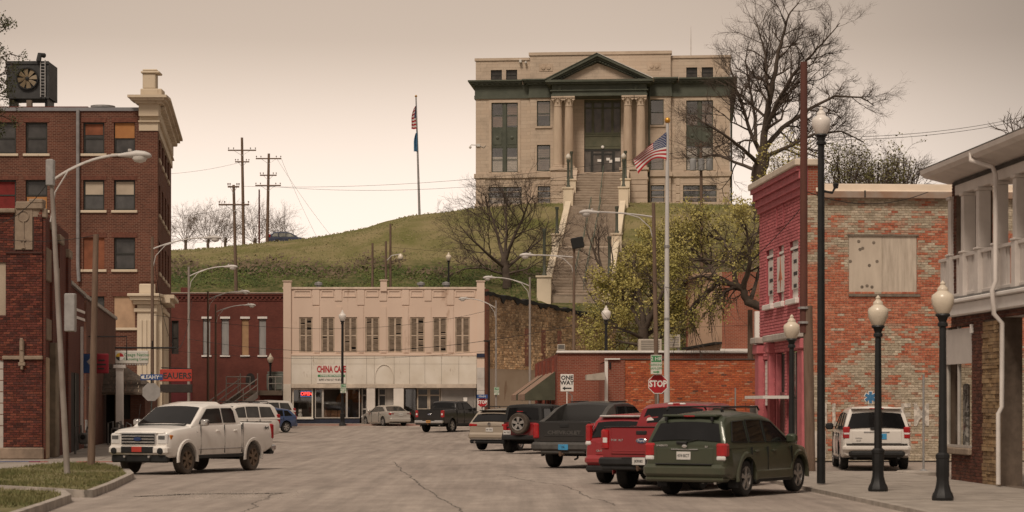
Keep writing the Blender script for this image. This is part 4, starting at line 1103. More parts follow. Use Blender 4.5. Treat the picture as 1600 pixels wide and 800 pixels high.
while z < Hs:
 h = srnd.uniform(.10, .24); x = .55
 while x < fs.L - .05:
  w = srnd.uniform(.14, .42)
  if z + h < topz(x) - .02:
   for q in range(1):
    j = lambda: srnd.uniform(-.025, .025); pr = srnd.uniform(.015, .06); mbs.col = stonecol(x, z, srnd)
    x1_ = min(x + w - .02, fs.L); z1_ = z + h - .015
    mbs.add([(x, 0, z), (x1_, 0, z), (x1_, 0, z1_), (x, 0, z1_), (x + .02 + abs(j()), -pr, z + .015 + abs(j())), (x1_ - .02 - abs(j()), -pr, z + .015 + abs(j())), (x1_ - .02 - abs(j()), -pr, z1_ - .015 - abs(j())), (x + .02 + abs(j()), -pr, z1_ - .015 - abs(j()))], [(4, 5, 6, 7), (0, 1, 5, 4), (1, 2, 6, 5), (2, 3, 7, 6), (3, 0, 4, 7)])
  x += w
 z += h
mbs.build('rubble_stones', M_pieceA, fs, kind='stuff')
M_oldbrick = brick_mat('old_red_brick', (.22, .075, .05), (.28, .10, .065), (.22, .16, .12), .21, .075, .01)
B1('brick_quoin', M_oldbrick, fs, (.0, .58, -.09, .3, 0, Hs - .1))
for a in (7.0, 10.1, 13.2): B1('bricked_up_window', M_oldbrick, fs, (a, a + .75, -.05, .01, 4.3, 7.2))
mb = MB(); prev = None; rings = []
for i in range(60):
 x = fs.L * i / 59; zt_ = topz(x); j = srnd.uniform(-.06, .06); dr = abs(srnd.gauss(0, .16))
 rings.append([(x, -.12 + j * .3, zt_ - .12 - dr), (x, -.14, zt_ + .04 + j), (x, .25, zt_ + .1 + j), (x, .25, zt_ - .2)])
mb.loft(rings); mb.build('tar_edge', M_tar, fs)
mb = MB(); mb.poly([(0.3, .02, Hs - .6), (fs.L, .02, topz(fs.L) - .15), (fs.L, 9, topz(fs.L) - .2)]); mb.build('roof_edge', M_roof, fs)
mb = MB(); mb.tube([(.35, -.2, bz(660)), (.35, -.2, bz(535)), (.35, -.2, bz(533)), (-.5, -.2, bz(533))], .06, 6); mb.build('downpipe', M_black, fs)
for i, (px, py) in enumerate(((655, 443), (695, 440), (492, 446))):
 mb = MB(); p = (bx(px), 3.0, bz(449) - .3); mb.lathe([(.18, 0), (.18, .6), (.3, .62), (.3, .8), (0, .9)], 12, p); mb.build('roof_vent', M_galv, fc, smooth=40)

# ---------------------------------------------------------------- dark red brick building with the outside steps
D = 166.0; s = F / D; zb = gz(D) + .12
db = thing('dark_red_brick_building', 'dark red two-storey brick building with four narrow boarded windows behind outside steps', 'building', (X(262, D), D, zb))
fd = Fr(db, (X(262, D), D), (X(444.5, D), D), zb)
ex = lambda px: (px - 262) / s
ez_ = lambda py: Z(py, D) - zb
M_drb = brick_mat('dark_red_brick', (.125, .038, .030), (.155, .048, .036), (.13, .055, .043), .21, .075, .008, pscale=.4)
dw = [(317, 328.5, 0), (346, 357.5, 0), (377.5, 388.5, 1), (404.5, 415.5, 0)]
ops = [(ex(a), ex(b), ez_(555), ez_(498)) for a, b, _ in dw] + [(ex(268), ex(279), ez_(553), ez_(501))]
mb = MB(); wall_sheet(mb, 0, fd.L, 0, ez_(459), ops, 0, .25); mb.build('wall', M_drb, fd, fix=False); shell(fd, 18, ez_(459) - .2, M_drb)
M_bgrey = mat('grey_board', (.22, .215, .21), .8, .3, 1.0, col2=(.36, .345, .33), stretch=(2, 1, .4)); M_btan = mat('tan_board', (.36, .22, .12), .8, .25, 1)
for (a, b, t), o_ in zip(dw, ops):
 mb = MB(); n = 3
 B1('boarded_window', M_btan if t else M_bgrey, fd, (o_[0], o_[1], .1, .15, o_[2], o_[3]))
 B1('window_lintel', M_white, fd, (o_[0] - .1, o_[1] + .1, -.06, .02, o_[3], o_[3] + .16)); B1('window_sill', M_white, fd, (o_[0] - .1, o_[1] + .1, -.08, .02, o_[2] - .12, o_[2]))
sash(fd, *ops[4], .12, M_darkf, 2)
mb = MB()
for i, (z0, z1, pr) in enumerate(((470, 467.5, .05), (464, 461, .10), (461, 458.5, .16))): mb.box(-.1, fd.L, -pr, .3, ez_(z0), ez_(z1) + .001 * i)
cn = mb.build('cornice', M_drb, fd)
mb = MB(); x = 0
while x < fd.L - .3: mb.box(x, x + .16, -.10, .0, ez_(467.3), ez_(464.2)); x += .34
mb.build('brick_corbels', M_drb, cn, kind='stuff')
B1('parapet_coping', mat('pale_coping', (.40, .32, .27), .85, .2, 2), fd, (-.15, fd.L, -.2, .4, ez_(458.4), ez_(457)))
B1('maroon_panel', mat('maroon_paint', (.115, .020, .022), .7, .15, 1), fd, (ex(262), ex(300), -.06, .02, 0, ez_(575)))
for c in (391, 429):
 mb = MB(); prof = [(ex(c) - .35, ez_(601)), (ex(c) + .35, ez_(601))] + [(ex(c) + .35 * math.cos(math.pi * k / 8), ez_(592) + .45 * math.sin(math.pi * k / 8)) for k in range(9)]
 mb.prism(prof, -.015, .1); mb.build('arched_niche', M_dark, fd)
for (px, hh) in ((280, .8), (450, 0)):
 if hh: B1('chimney', M_drb, fd, (ex(276), ex(288), 2.0, 2.8, ez_(470), ez_(447)))
# outside steps: flight up to a landing along the wall
M_wood = mat('old_timber', (.13, .10, .075), .9, .3, 2, col2=(.20, .155, .12)); M_gpipe = mat('grey_rail_pipe', (.30, .27, .24), .6, .2, 3)
stp = thing('outside_steps', 'concrete outside steps with grey pipe railings in front of the dark red building', 'stairs', (X(392, 160), 160, gz(160) + .12))
zl = Z(610, 160) - gz(160) - .12
fst = Fr(stp, (X(396, 160), 160), (X(396, 160) - 3.6, 160 - 5.0), gz(160) + .12)      # local x runs down the flight
nst = 12; run = 4.6
for i in range(nst):
 t0 = i / nst; z = zl * (1 - (i + 1) / (nst + 1)); B1('step', M_wood, fst, (run * t0, run * (i + 1) / nst + .04, -1.25, .35, z - .12, z))
for y_ in (-1.3, .4):
 mb = MB(); mb.prism([(0, zl - .55), (0, zl - .1), (run, .12), (run, 0), (run - .8, 0)], y_ - .04, y_ + .04); mb.build('stringer', M_gpipe, fst)
 for h in (.5, .95):
  mb = MB(); mb.tube([(0, y_, zl + h - .1), (run, y_, h + .05)], .04, 6); mb.build('handrail', M_gpipe, fst, smooth=60)
 for i in range(4):
  t = i / 3; mb = MB(); mb.tube([(run * t, y_, lerp(zl, .1, t) - .1), (run * t, y_, lerp(zl, .1, t) + (.95 if i else 1.25))], .04, 6); mb.build('rail_post', M_gpipe, fst, smooth=60)
fl = Fr(stp, (X(381, 161), 161), (X(443, 161), 161), gz(160) + .12)
B1('landing', M_wood, fl, (.5, fl.L, -.8, 4.5, zl - .35, zl)); B1('landing_wall', M_drb, fl, (1.2, fl.L, -.3, 0.4, 0, zl - .36))
for (a, b) in ((1.9, fl.L), (-1.2, .55)):
 for h in (.5, 1.0): mb = MB(); mb.tube([(a, -.75, zl + h), (b, -.75, zl + h)], .04, 6); mb.build('handrail', M_gpipe, fl, smooth=60)
 for i in range(3): mb = MB(); x = lerp(a, b, i / 2); mb.tube([(x, -.75, zl - .3), (x, -.75, zl + 1.02)], .04, 6); mb.build('rail_post', M_gpipe, fl, smooth=60)
mb = MB(); mb.cbox(-.75, .75, -.4, .4, 0, 1.3, .1); mb.cbox(-.7, .7, -.36, .36, 1.3, 1.42, .03)
o = mb.build('utility_cabinet', mat('grey_green_metal', (.15, .16, .14), .5, .2, 2), label='grey utility cabinet on the landing of the outside steps', cat='cabinet'); o.location = (X(433, 163), 163, gz(160) + .12 + zl)

# ---------------------------------------------------------------- five-storey brick corner block on the left
D = 131.0; s = F / D; zb = .1
tb_ = thing('brick_corner_block', 'tall brown brick corner block with cream stone cornice and rooftop cooling unit', 'building', (X(245, D), D, zb))
ft = Fr(tb_, (X(-60, D), D), (X(245, D), D), zb)
tx = lambda px: (px + 60) / s
tz = lambda py: Z(py, D) - zb
M_tri = brick_mat('brown_brick', (.088, .032, .022), (.14, .051, .033), (.20, .125, .09), .26, .10, .013, pscale=.25)
M_stone = wear_mat('cream_limestone', (.62, .53, .41), (.36, .27, .19), .60, .9, .85, (.52, .43, .32), (1, 1, .4))
cols = ((-8, 25), (40, 74), (130, 163), (178, 211)); rows = ((191, 240), (281, 328.5), (371, 421), (463, 512))
ops = [(tx(a), tx(b), tz(d), tz(c)) for a, b in cols for c, d in rows]
mb = MB(); wall_sheet(mb, 0, ft.L, 0, tz(170), ops, 0, .3); mb.build('wall', M_tri, ft, fix=False)
fr_ = Fr(tb_, (X(245, D) + .004, D + .0), (X(267.5, 152), 152), zb)
rops = [(fr_.L * (t0), fr_.L * t1, tz(d), tz(c)) for c, d in rows[:3] for t0, t1 in ((.12, .22), (.32, .42), (.52, .62), (.72, .82))]
mb = MB(); wall_sheet(mb, 0, fr_.L, 0, tz(170), rops, 0, .3); mb.build('wall', M_tri, fr_, fix=False)
for o_ in rops:
 sash(fr_, *o_, .15, M_darkf, 2); B1('window_sill', M_stone, fr_, (o_[0] - .1, o_[1] + .1, -.08, .02, o_[2] - .2, o_[2] - .003))
xe_, ye_ = X(267.5, 152) - X(-60, 131), 21.0
mb = MB(); mb.poly([(0, 0, tz(170) - .4), (ft.L, 0, tz(170) - .4), (xe_, ye_, tz(170) - .4), (0, ye_, tz(170) - .4)]); mb.build('roof', M_roof, ft)
mb = MB(); mb.quad((0, ye_, 0), (xe_, ye_, 0), (xe_, ye_, tz(170)), (0, ye_, tz(170))); mb.build('rear_wall', M_tri, ft)
M_board = mat('orange_board', (.42, .20, .07), .8, .25, .8, col2=(.33, .14, .05)); M_boardr = mat('rust_board', (.20, .07, .035), .85, .3, 1); M_tanb = mat('tan_ply', (.42, .28, .18), .85, .2, 1)
M_shade = mat('roller_shade', (.42, .35, .27), .9, .15, .8); M_screen = mat('insect_screen', (.075, .073, .072), .6, .2, 2)
kinds = {(2, 0): 'db', (3, 0): 'ob', (0, 0): 'd', (1, 0): 'd', (0, 1): 'r', (1, 1): 'oh', (2, 1): 's', (3, 1): 's', (2, 2): 'o', (3, 2): 'd', (0, 2): 'd', (1, 2): 'd', (3, 3): 't', (2, 3): 'd'}
for ci, (a, b) in enumerate(cols):
 for ri, (c, d) in enumerate(rows):
  k = kinds.get((ci, ri), 'd'); x0, x1, z0, z1 = tx(a), tx(b), tz(d), tz(c)
  if k == 't': B1('boarded_window', M_tanb, ft, (x0, x1, .06, .1, z0, z1));
  elif k == 'o': B1('boarded_window', M_boardr, ft, (x0, x1, .10, .14, z0, z1), )
  else:
   w = sash(ft, x0, x1, z0, z1, .14, M_darkf, 2, gm=glass('dusty_glass', (.055, .052, .05), .2))
   zm = (z0 + z1) / 2
   if k == 's': B1('roller_shade', M_shade, w, (x0 + .08, x1 - .08, .18, .19, zm, z1 - .06)); B1('insect_screen', M_screen, w, (x0 + .08, x1 - .08, .16, .17, z0 + .06, zm - .06))
   if k == 'ob': B1('board', M_board, w, (x0 + .05, x1 - .05, .12, .135, zm, z1 - .04))
   if k == 'oh': B1('board', M_board, w, (x0 + .05, x1 - .05, .12, .135, z0, zm - .1))
   if k == 'db': B1('board', M_boardr, w, (x0 + .05, x1 - .05, .17, .185, zm + .2, z1 - .04))
   if k == 'r': B1('curtain', mat('red_curtain', (.16, .02, .018), .9), w, (x0 + .08, x1 - .08, .18, .19, z0, z1))
  B1('window_sill', M_stone, ft, (x0 - .15, x1 + .15, -.1, .05, z0 - .16, z0 - .003), b=.02)
  mb = MB()
  B1('brick_lintel', M_boardr if False else mat('soldier_brick', (.13, .05, .033), .9, .3, 6), ft, (x0 - .12, x1 + .12, -.03, .02, z1, z1 + .26))
B1('roof_edge', mat('grey_flashing', (.20, .20, .21), .5, .15, 1), ft, (0, tx(217), -.08, .4, tz(173.5), tz(168)))
mb = MB(); mb.tube([(tx(122.5), -.15, tz(172)), (tx(122.5), -.15, tz(415)), (tx(124), -.15, tz(440))], .11, 8); mb.build('downpipe', mat('grey_pipe', (.23, .22, .22), .6, .2, 2), ft, smooth=40)
# corner cornice: stone entablature block at the corner, running back along the side street
def corner_band(pf, prr, z0, z1, name, xl=217, m=None):
 mb = MB(); m = m or M_stone
 mb.box(tx(xl), ft.L + prr * .9, -pf, .6, z0, z1); mb.build(name, m, ft)
 mb = MB(); mb.box(.62, fr_.L, -prr, .5, z0 + .002, z1 - .002); mb.build(name, m, fr_)
corner_band(.12, .10, tz(204.5), tz(190), 'architrave', 217.5)
corner_band(.24, .22, tz(191), tz(189), 'fillet', 217)
corner_band(.30, .16, tz(182), tz(163), 'frieze', 218)
corner_band(.06, .12, tz(190), tz(182), 'frieze_base', 218.5)
corner_band(.5, .4, tz(163), tz(159), 'bed_mould', 213)
corner_band(.75, .62, tz(159), tz(155), 'corona', 207)
corner_band(.9, .8, tz(155), tz(151), 'cymatium', 203)
for i in range(14):
 x = .7 + i * fr_.L / 15; B1('modillion', M_stone, fr_, (x, x + .5, -.5, -.1, tz(170), tz(163.5)), b=.05)
B1('attic_pedestal', M_stone, ft, (tx(219), ft.L + .3, .05, 1.2, tz(150.9), tz(138)), b=.05); B1('attic_pedestal', M_stone, ft, (tx(222), ft.L - .1, .15, 1.1, tz(138), tz(114)), b=.05); B1('pedestal_cap', M_stone, ft, (tx(219.5), ft.L + .15, .05, 1.2, tz(114), tz(110.5)), b=.04); B1('pedestal_cap', M_stone, ft, (tx(222), ft.L, .1, 1.1, tz(110.4), tz(107.5)), b=.04)
B1('brick_pier', M_tri, ft, (tx(217.5), ft.L + .06, -.06, .3, tz(440), tz(205)))
# stone entrance storey at the corner
E0, E1 = tx(213), tx(246)
B1('entrance_pier', M_stone, ft, (E0 + .1, E1, -.35, .5, 0, tz(476)), b=.05)
mb = MB()
for i in range(4):
 x = E0 + .25 + i * .28; mb.cbox(x, x + .17, -.42, -.34, .8, tz(500), .03)
mb.build('fluting', M_stone, ft, kind='stuff')
for (a, b, pr, z0, z1) in ((211, 247, .45, 488, 482), (210, 248, .55, 476, 470), (206, 251, .85, 470, 464), (203, 253, 1.0, 464, 459.5)): B1('entrance_cornice', M_stone, ft, (tx(a), tx(b), -pr, .6, tz(z0), tz(z1)), b=.03)
B1('entrance_block', M_stone, ft, (tx(219), tx(243), -.4, .6, tz(459.4), tz(444)), b=.05)
mb = MB(); mb.box(.0, 7.5, -.3, .4, 0, tz(476)); mb.build('entrance_side', M_stone, fr_)
for (pr, z0, z1) in ((.45, 488, 482), (.75, 472, 465), (1.0, 465, 459.5)): B1('entrance_cornice', M_stone, fr_, (.62, 8.0, -pr, .4, tz(z0), tz(z1)))
for i in range(5): B1('pilaster', M_stone, fr_, (.8 + i * 1.4, 1.35 + i * 1.4, -.42, -.3, .5, tz(490)), b=.03)
# roof: red parapet and cooling unit
B1('roof_parapet', M_drb, ft, (0, tx(126), 2.2, 2.6, tz(170), tz(158.5)));
cu = thing('cooling_unit', 'grey rooftop cooling unit with a big round fan on the brick corner block', 'cooling unit', (X(43, D + 4), D + 4, Z(166, D + 4)))
u = 1 / (F / (D + 4)); M_unit = mat('unit_metal', (.045, .045, .045), .6, .35, 1.5, metal=.1)
mb = MB(); mb.box(-33 * u, 33 * u, 0, 2.6, 14 * u, 70 * u); mb.box(-33.5 * u, 33.5 * u, -.06, 0, 66 * u, 70.5 * u); mb.box(-33.5 * u, 33.5 * u, -.05, 0, 12 * u, 15 * u); mb.build('housing', M_unit, cu)
for x in (-28, 28): B1('support', M_black, cu, (x * u - .08, x * u + .08, .2, 2.2, -.6, 14 * u))
mb = MB(); n = 24
for k in range(n):
 a, b = 2 * math.pi * k / n, 2 * math.pi * (k + 1) / n; r0, r1 = 15.5 * u, 17.5 * u; c0 = (0, -.12, 43 * u)
 mb.add([(r0 * math.cos(a), -.14, c0[2] + r0 * math.sin(a)), (r1 * math.cos(a), -.14, c0[2] + r1 * math.sin(a)), (r1 * math.cos(b), -.14, c0[2] + r1 * math.sin(b)), (r0 * math.cos(b), -.14, c0[2] + r0 * math.sin(b)),
   (r0 * math.cos(a), -.0, c0[2] + r0 * math.sin(a)), (r1 * math.cos(a), 0, c0[2] + r1 * math.sin(a)), (r1 * math.cos(b), 0, c0[2] + r1 * math.sin(b)), (r0 * math.cos(b), 0, c0[2] + r0 * math.sin(b))], [(0, 1, 2, 3), (0, 4, 7, 3), (1, 5, 6, 2)])
mb.build('fan_ring', M_black, cu); mb = MB(); mb.lathe([(15.6 * u, 0), (15.6 * u, -.01), (0, -.012)], 24, (0, -.004, 43 * u), 'y'); mb.build('fan_well', M_dark, cu)
for k in range(8):
 a = k * math.pi / 4 + .2; ca, sa = math.cos(a), math.sin(a); c2 = 43 * u
 mb = MB(); P2 = lambda r_, t_, y_: (r_ * ca - t_ * sa, y_, c2 + r_ * sa + t_ * ca)
 mb.add([P2(.1, -.06, -.10), P2(.6, -.17, -.11), P2(.6, .14, -.05), P2(.1, .06, -.05)], [(0, 1, 2, 3)]); mb.build('fan_blade', mat('fan_brass', (.20, .15, .09), .5, .2, 3), cu)
mb = MB(); mb.lathe([(.14, 0), (.12, -.14), (0, -.16)], 12, (0, 0, 43 * u), 'y'); mb.build('fan_hub', M_black, cu); mb = MB(); mb.tube([(18 * u, -.15, 70 * u), (20 * u, -.15, 80 * u), (25 * u, .2, 80 * u)], .16, 8); mb.build('duct', M_unit, cu, smooth=40)
mb = MB()
for x in (21, 28): mb.box(x * u - .03, x * u + .03, -.12, -.06, 14 * u, 72 * u)
for i in range(11): mb.box(21 * u, 28 * u, -.11, -.07, (18 + i * 4.8) * u, (18 + i * 4.8) * u + .04)
mb.build('ladder', M_galv, cu)
B1('pump', M_wood, cu, (1 * u, 9 * u, -.5, -.15, -.5, 8 * u))
mb = MB(); mb.lathe([(.5, 0), (.5, .25), (.75, .27), (.75, .4), (0, .5)], 14, (tx(155), 1.2, tz(172))); mb.build('roof_vent', M_galv, ft, smooth=40)

# ---------------------------------------------------------------- dark brick building with stone ornaments, left edge
D = 69.0; s = F / D; zb = .1
XLc = X(66, D)
lb = thing('ornamented_brick_building', 'dark red brick building with carved stone panels at the left edge', 'building', (XLc, D, zb))
fl_ = Fr(lb, (X(-70, D), D), (XLc, D), zb)
lx = lambda px: (px + 70) / s
lz = lambda py: Z(py, D) - zb
M_mort = mat('dark_mortar', (.075, .050, .042), .95, .2, 6)
lops = [(lx(-70), lx(9), lz(493), lz(410)), (lx(-70), lx(5), lz(700), lz(562))]
mb = MB(); wall_sheet(mb, 0, fl_.L, 0, lz(326), lops, 0, .12); lw = mb.build('front_wall', M_mort, fl_, fix=False)
def drcol(x, z, r):
 k = r.uniform(.65, 1.25); b = r.choice(((.135, .040, .028), (.11, .034, .026), (.155, .05, .033), (.085, .032, .026))); return tuple(c * k for c in b)
bl = brick_layer(lx(-10), fl_.L, lz(698), lz(328), lops + [(lx(22), lx(53), lz(392), lz(320))], drcol, rnd=random.Random(2))
bl.sort(key=lambda q: abs((q[2]) - lz(600)))
brick_parts([q for q in bl if q[1] - q[0] > .15][:300], lw, M_pieceO)
ids = {id(q) for q in [q for q in bl if q[1] - q[0] > .15][:300]}
bricks_mesh(MB(), [q for q in bl if id(q) not in ids]).build('bricks', M_pieceA, fl_, kind='stuff')
M_cast = mat('cast_stone', (.30, .235, .175), .9, .25, 3, .3, 20, col2=(.21, .16, .12))
fls = Fr(lb, (XLc + .003, D), (XL(86) - 14.9 * 0 + (XLc - XL(69)), 86), zb)
mb = MB(); wall_sheet(mb, 0, 9.3, 0, lz(330), [(1.1, 2.0, .6, 3.2), (4.0, 5.2, .3, 3.2), (6.3, 7.9, .3, 3.2)], 0, .2); mb.build('side_wall', brick_mat('dark_red_brick_side', (.125, .038, .028), (.15, .048, .032), (.075, .05, .042)), fls, fix=False)
mb = MB(); mb.quad((0, 0.02, lz(332)), (fl_.L - .05, 0.02, lz(332)), (fl_.L - 1.15, 9, lz(332)), (0, 9, lz(332))); mb.build('roof', M_roof, fl_)
for i, (a, b, t) in enumerate(((25, 67.5, 315), (46, 67.8, 311), (-70, 24.8, 326))): B1('parapet_cap', M_cast, fl_, (lx(a), lx(b), -.10 - .02 * i, .4, lz(t + (12 if i == 0 else 7)), lz(t + .01 * i)), b=.03)
for (a, b, t) in ((0.0, .35, 313), (2.4, 3.5, 322), (4.9, 6.2, 335), (8.2, 9.4, 348)):
 B1('parapet_cap', M_cast, fls, (a, b, -.14, .4, lz(t) - .55 - a * .0, lz(t) - .25 - a * .0), b=.03); B1('side_pier', MATS['dark_red_brick_side'], fls, (a + .05, b - .05, -.09, .01, 0, lz(t) - .56))
# carved panel
pn = B1('stone_panel', M_cast, fl_, (lx(24), lx(51), -.05, .02, lz(390), lz(322)))
mb = MB(); c_ = (lx(37.2), -.06, lz(338)); n = 18
for k in range(n):
 a, b = 2 * math.pi * k / n, 2 * math.pi * (k + 1) / n
 mb.tube([(c_[0] + .17 * math.cos(a), -.06, c_[2] + .17 * math.sin(a)), (c_[0] + .17 * math.cos(b), -.06, c_[2] + .17 * math.sin(b))], .022, 5)
mb.build('carved_ring', M_cast, pn); B1('carved_shaft', M_cast, pn, (lx(36.2), lx(38.4), -.08, -.05, lz(386), lz(346))); B1('carved_foot', M_cast, pn, (lx(33), lx(41), -.085, -.05, lz(377), lz(374))); B1('carved_foot', M_cast, pn, (lx(34), lx(40), -.085, -.05, lz(388), lz(386)))
B1('string_course', M_cast, fl_, (lx(4), lx(67), -.09, .02, lz(562), lz(556)), b=.02); B1('string_course', mat('dark_course', (.06, .028, .022), .9), fl_, (lx(9.5), lx(66.5), -.05, .01, lz(396), lz(393.5)))
mb = MB(); mb.cbox(lx(31.5), lx(38.5), -.13, 0, lz(568), lz(531), .03); mb.cbox(lx(32.5), lx(37.5), -.16, -.12, lz(548), lz(528.5), .04); mb.cbox(lx(29.5), lx(40.5), -.12, -.08, lz(572), lz(566), .03); mb.cbox(lx(33), lx(37), -.12, -.02, lz(578), lz(572), .02); mb.build('carved_bracket', M_cast, fl_)
B1('plinth', mat('pale_plinth', (.24, .18, .135), .9, .3, 2), fl_, (0, fl_.L + .05, -.10, .1, 0, lz(699.5)), b=.03)
B1('blank_window', mat('cream_panel', (.36, .29, .22), .8, .15, 1), fl_, (lx(-70), lx(9), .05, .08, lz(493), lz(410)))
for i in range(8):
 z = lz(700) + i * .36; B1('siding_board', mat('white_siding', (.42, .38, .34), .7, .12, 2), fl_, (lx(-70), lx(5), .02 + .006 * (i % 2), .06, z, z + .33))
for (x0, n, z0, z1) in ((.5, 5, lz(436), lz(384)), (3.7, 4, lz(452), lz(404)), (.5, 5, lz(530), lz(496))):     # upright stone flutes
 for i in range(n): B1('stone_flute', M_cast, fls, (x0 + i * .34, x0 + i * .34 + .14, -.10, .01, z0, z1), b=.02)
# stone door surround + dark shop openings on the side
B1('door_surround', mat('tan_stone', (.34, .25, .17), .9, .25, 2), fls, (.12, .95, -.14, .02, 0, lz(558)), b=.03); B1('concrete_pier', mat('stained_concrete', (.20, .16, .115), .9, .35, 1.5), fls, (2.3, 3.5, -.22, .02, 0, lz(532)), b=.03)
for (a, b) in ((1.1, 2.0), (4.0, 5.2), (6.3, 7.9)):
 mb = MB(); mb.box(a, b, .15, .18, .3, 3.2); w = mb.build('shop_window', M_wglass, fls); mb = MB(); mb.box(a, a + .07, .08, .15, .3, 3.2); mb.box(b - .07, b, .08, .15, .3, 3.2); mb.box(a + .07, b - .07, .08, .15, 2.3, 2.4); mb.build('frame', M_darkf, w)
# lower striped section beyond
lb2 = thing('striped_brick_shop', 'low dark brick shop with two white stripes beyond the ornamented building', 'building', (XLc - .9, 79, .1))
A2 = fls.M @ Vector((9.3, 0, 0)) + lb.location; B2 = (X(131.5, 86), 86)
f2 = Fr(lb2, (A2.x + .02, A2.y + .02), B2, .1); z2 = lambda py, d=80: Z(py, d) - .1
mb = MB(); mb.poly([(0, 0, 0), (f2.L, 0, 0), (f2.L, 0, z2(462, 85)), (0, 0, z2(445, 79))]); mb.build('wall', MATS['dark_red_brick_side'], f2)
mb = MB(); mb.prism([(0, z2(445, 79)), (f2.L, z2(462, 85)), (f2.L, z2(462, 85) + .12), (0, z2(445, 79) + .12)], -.1, .4); mb.build('parapet_coping', M_galv, f2)
for (a, b) in ((480, 484), (492, 496)): mb = MB(); mb.prism([(.3, z2(b, 79.5)), (f2.L - .05, z2(b + 4, 84.5)), (f2.L - .05, z2(a + 4, 84.5)), (.3, z2(a, 79.5))], -.04, .01); mb.build('white_stripe', M_white, f2)
B1('downpipe', M_white, f2, (f2.L * .7, f2.L * .7 + .1, -.12, -.02, 0.2, z2(505)))
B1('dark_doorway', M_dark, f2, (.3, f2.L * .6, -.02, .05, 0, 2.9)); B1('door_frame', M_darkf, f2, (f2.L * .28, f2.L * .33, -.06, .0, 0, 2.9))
# brick shop with the slanted parapet
lb3 = thing('slant_parapet_brick_shop', 'brown brick shop with slanting parapet behind the blue and red sign', 'building', (X(131, 86), 86, .1))
f3 = Fr(lb3, (X(131, 86.2), 86.2), (X(181, 104), 104), .1); z3 = lambda py, d: Z(py, d) - .1
M_bshop = brick_mat('brown_shop_brick', (.16, .068, .048), (.13, .055, .04), (.12, .085, .065), .21, .075, .01)
mb = MB(); mb.poly([(0, 0, 0), (f3.L, 0, 0), (f3.L, 0, z3(500, 104)), (0, 0, z3(464, 86))]); mb.build('wall', M_bshop, f3)
mb = MB(); mb.quad((0, .01, z3(466, 86)), (f3.L, .01, z3(503, 104)), (f3.L, 5, z3(503, 104)), (0, 5, z3(466, 86))); mb.build('roof', M_roof, f3)
mb = MB(); mb.prism([(0, z3(464, 86)), (f3.L, z3(500, 104)), (f3.L, z3(500, 104) + .14), (0, z3(464, 86) + .14)], -.08, .35); mb.build('parapet_coping', M_galv, f3)
B1('notice', M_whitesh, f3, (.45, .75, -.03, -.02, 1.15, 1.5)); B1('dark_band', M_darkf, f3, (.0, 3, -.04, .0, 2.35, 2.45)); B1('brick_pilaster', M_bshop, f3, (0, .8, -.1, .01, 0, z3(470, 86)))
B1('white_post', M_white, f3, (f3.L * .44, f3.L * .44 + .5, -1.0, -.7, 0, z3(575, 94))); B1('post_cap', M_white, f3, (f3.L * .44 - .1, f3.L * .44 + .6, -1.1, -.6, z3(575, 94), z3(570, 94)))
mb = MB(); mb.cbox(-.35, .35, -.2, .2, 0, .5, .08); mb.cbox(-.25, .25, -.3, -.1, .5, .75, .06); mb.tube([(0, -.1, .7), (0, -.1, 1.1), (.1, 0, 1.1)], .05, 6); o = mb.build('meter_box', M_galv, f3)
# shop porch with shingle roof
D = 96.0; s = F / D
sh = thing('shingle_porch', 'small brick porch with brown wood shingle roof beside the tall corner block', 'porch', (X(200, D), D, .1))
fp = Fr(sh, (X(160, D), D), (X(224, D), D), .1); hx = lambda px: (px - 160) / s; hz = lambda py: Z(py, D) - .1
mb = MB(); wall_sheet(mb, hx(178), hx(223), 0, hz(612), [(hx(180), hx(200), hz(655), hz(616))], .6, .2); mb.quad((hx(223), .6, 0), (hx(223), 4, 0), (hx(223), 4, hz(612)), (hx(223), .6, hz(612))); mb.build('wall', M_bshop, fp, fix=False)
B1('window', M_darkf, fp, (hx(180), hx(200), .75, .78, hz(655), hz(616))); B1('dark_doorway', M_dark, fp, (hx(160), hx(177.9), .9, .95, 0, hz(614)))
B1('corner_post', M_wood, fp, (hx(177.5), hx(180), .3, .5, 0, hz(614)))
A_, B_ = (hx(172), hz(570)), (hx(237), hz(614)); rows_ = 7
M_shing = mat('wood_shingle', (.085, .065, .05), .9, .35, 3, .4, 20)
for r_ in range(rows_):                              # shingles, course by course
 t0, t1 = r_ / rows_, (r_ + 1.25) / rows_
 zt0, zt1 = lerp(hz(568), hz(613), t0), lerp(hz(568), hz(613), min(1.05, t1)); y0_, y1_ = lerp(1.2, -.6, t0), lerp(1.2, -.6, min(1.05, t1))
 xl_, xr_ = hx(160), lerp(hx(174), hx(236), t1)
 x = xl_ - (r_ % 2) * .1
 while x < xr_:
  w = srnd.uniform(.16, .3); e = min(x + w - .012, xr_)
  if e - x > .04:
   mb = MB(); l_ = .03 * srnd.random(); mb.add([(x, y0_, zt0 + .01), (e, y0_, zt0 + .01), (e, y1_, zt1 + .035 - l_), (x, y1_, zt1 + .035 - l_), (x, y1_, zt1 + .0 - l_), (e, y1_, zt1 - l_)], [(0, 1, 2, 3), (3, 2, 5, 4)]); mb.build('shingle', M_shing, fp, fix=False)
  x += w
mb = MB(); mb.add([(hx(174), 1.2, hz(568)), (hx(236), -.6, hz(613)), (hx(236), 3.5, hz(613)), (hx(174), 3.0, hz(568))], [(0, 1, 2, 3)]); mb.build('roof_hip', M_shing, fp)
B1('fascia', M_wood, fp, (hx(160), hx(236), -.66, -.6, hz(616.5), hz(612)))

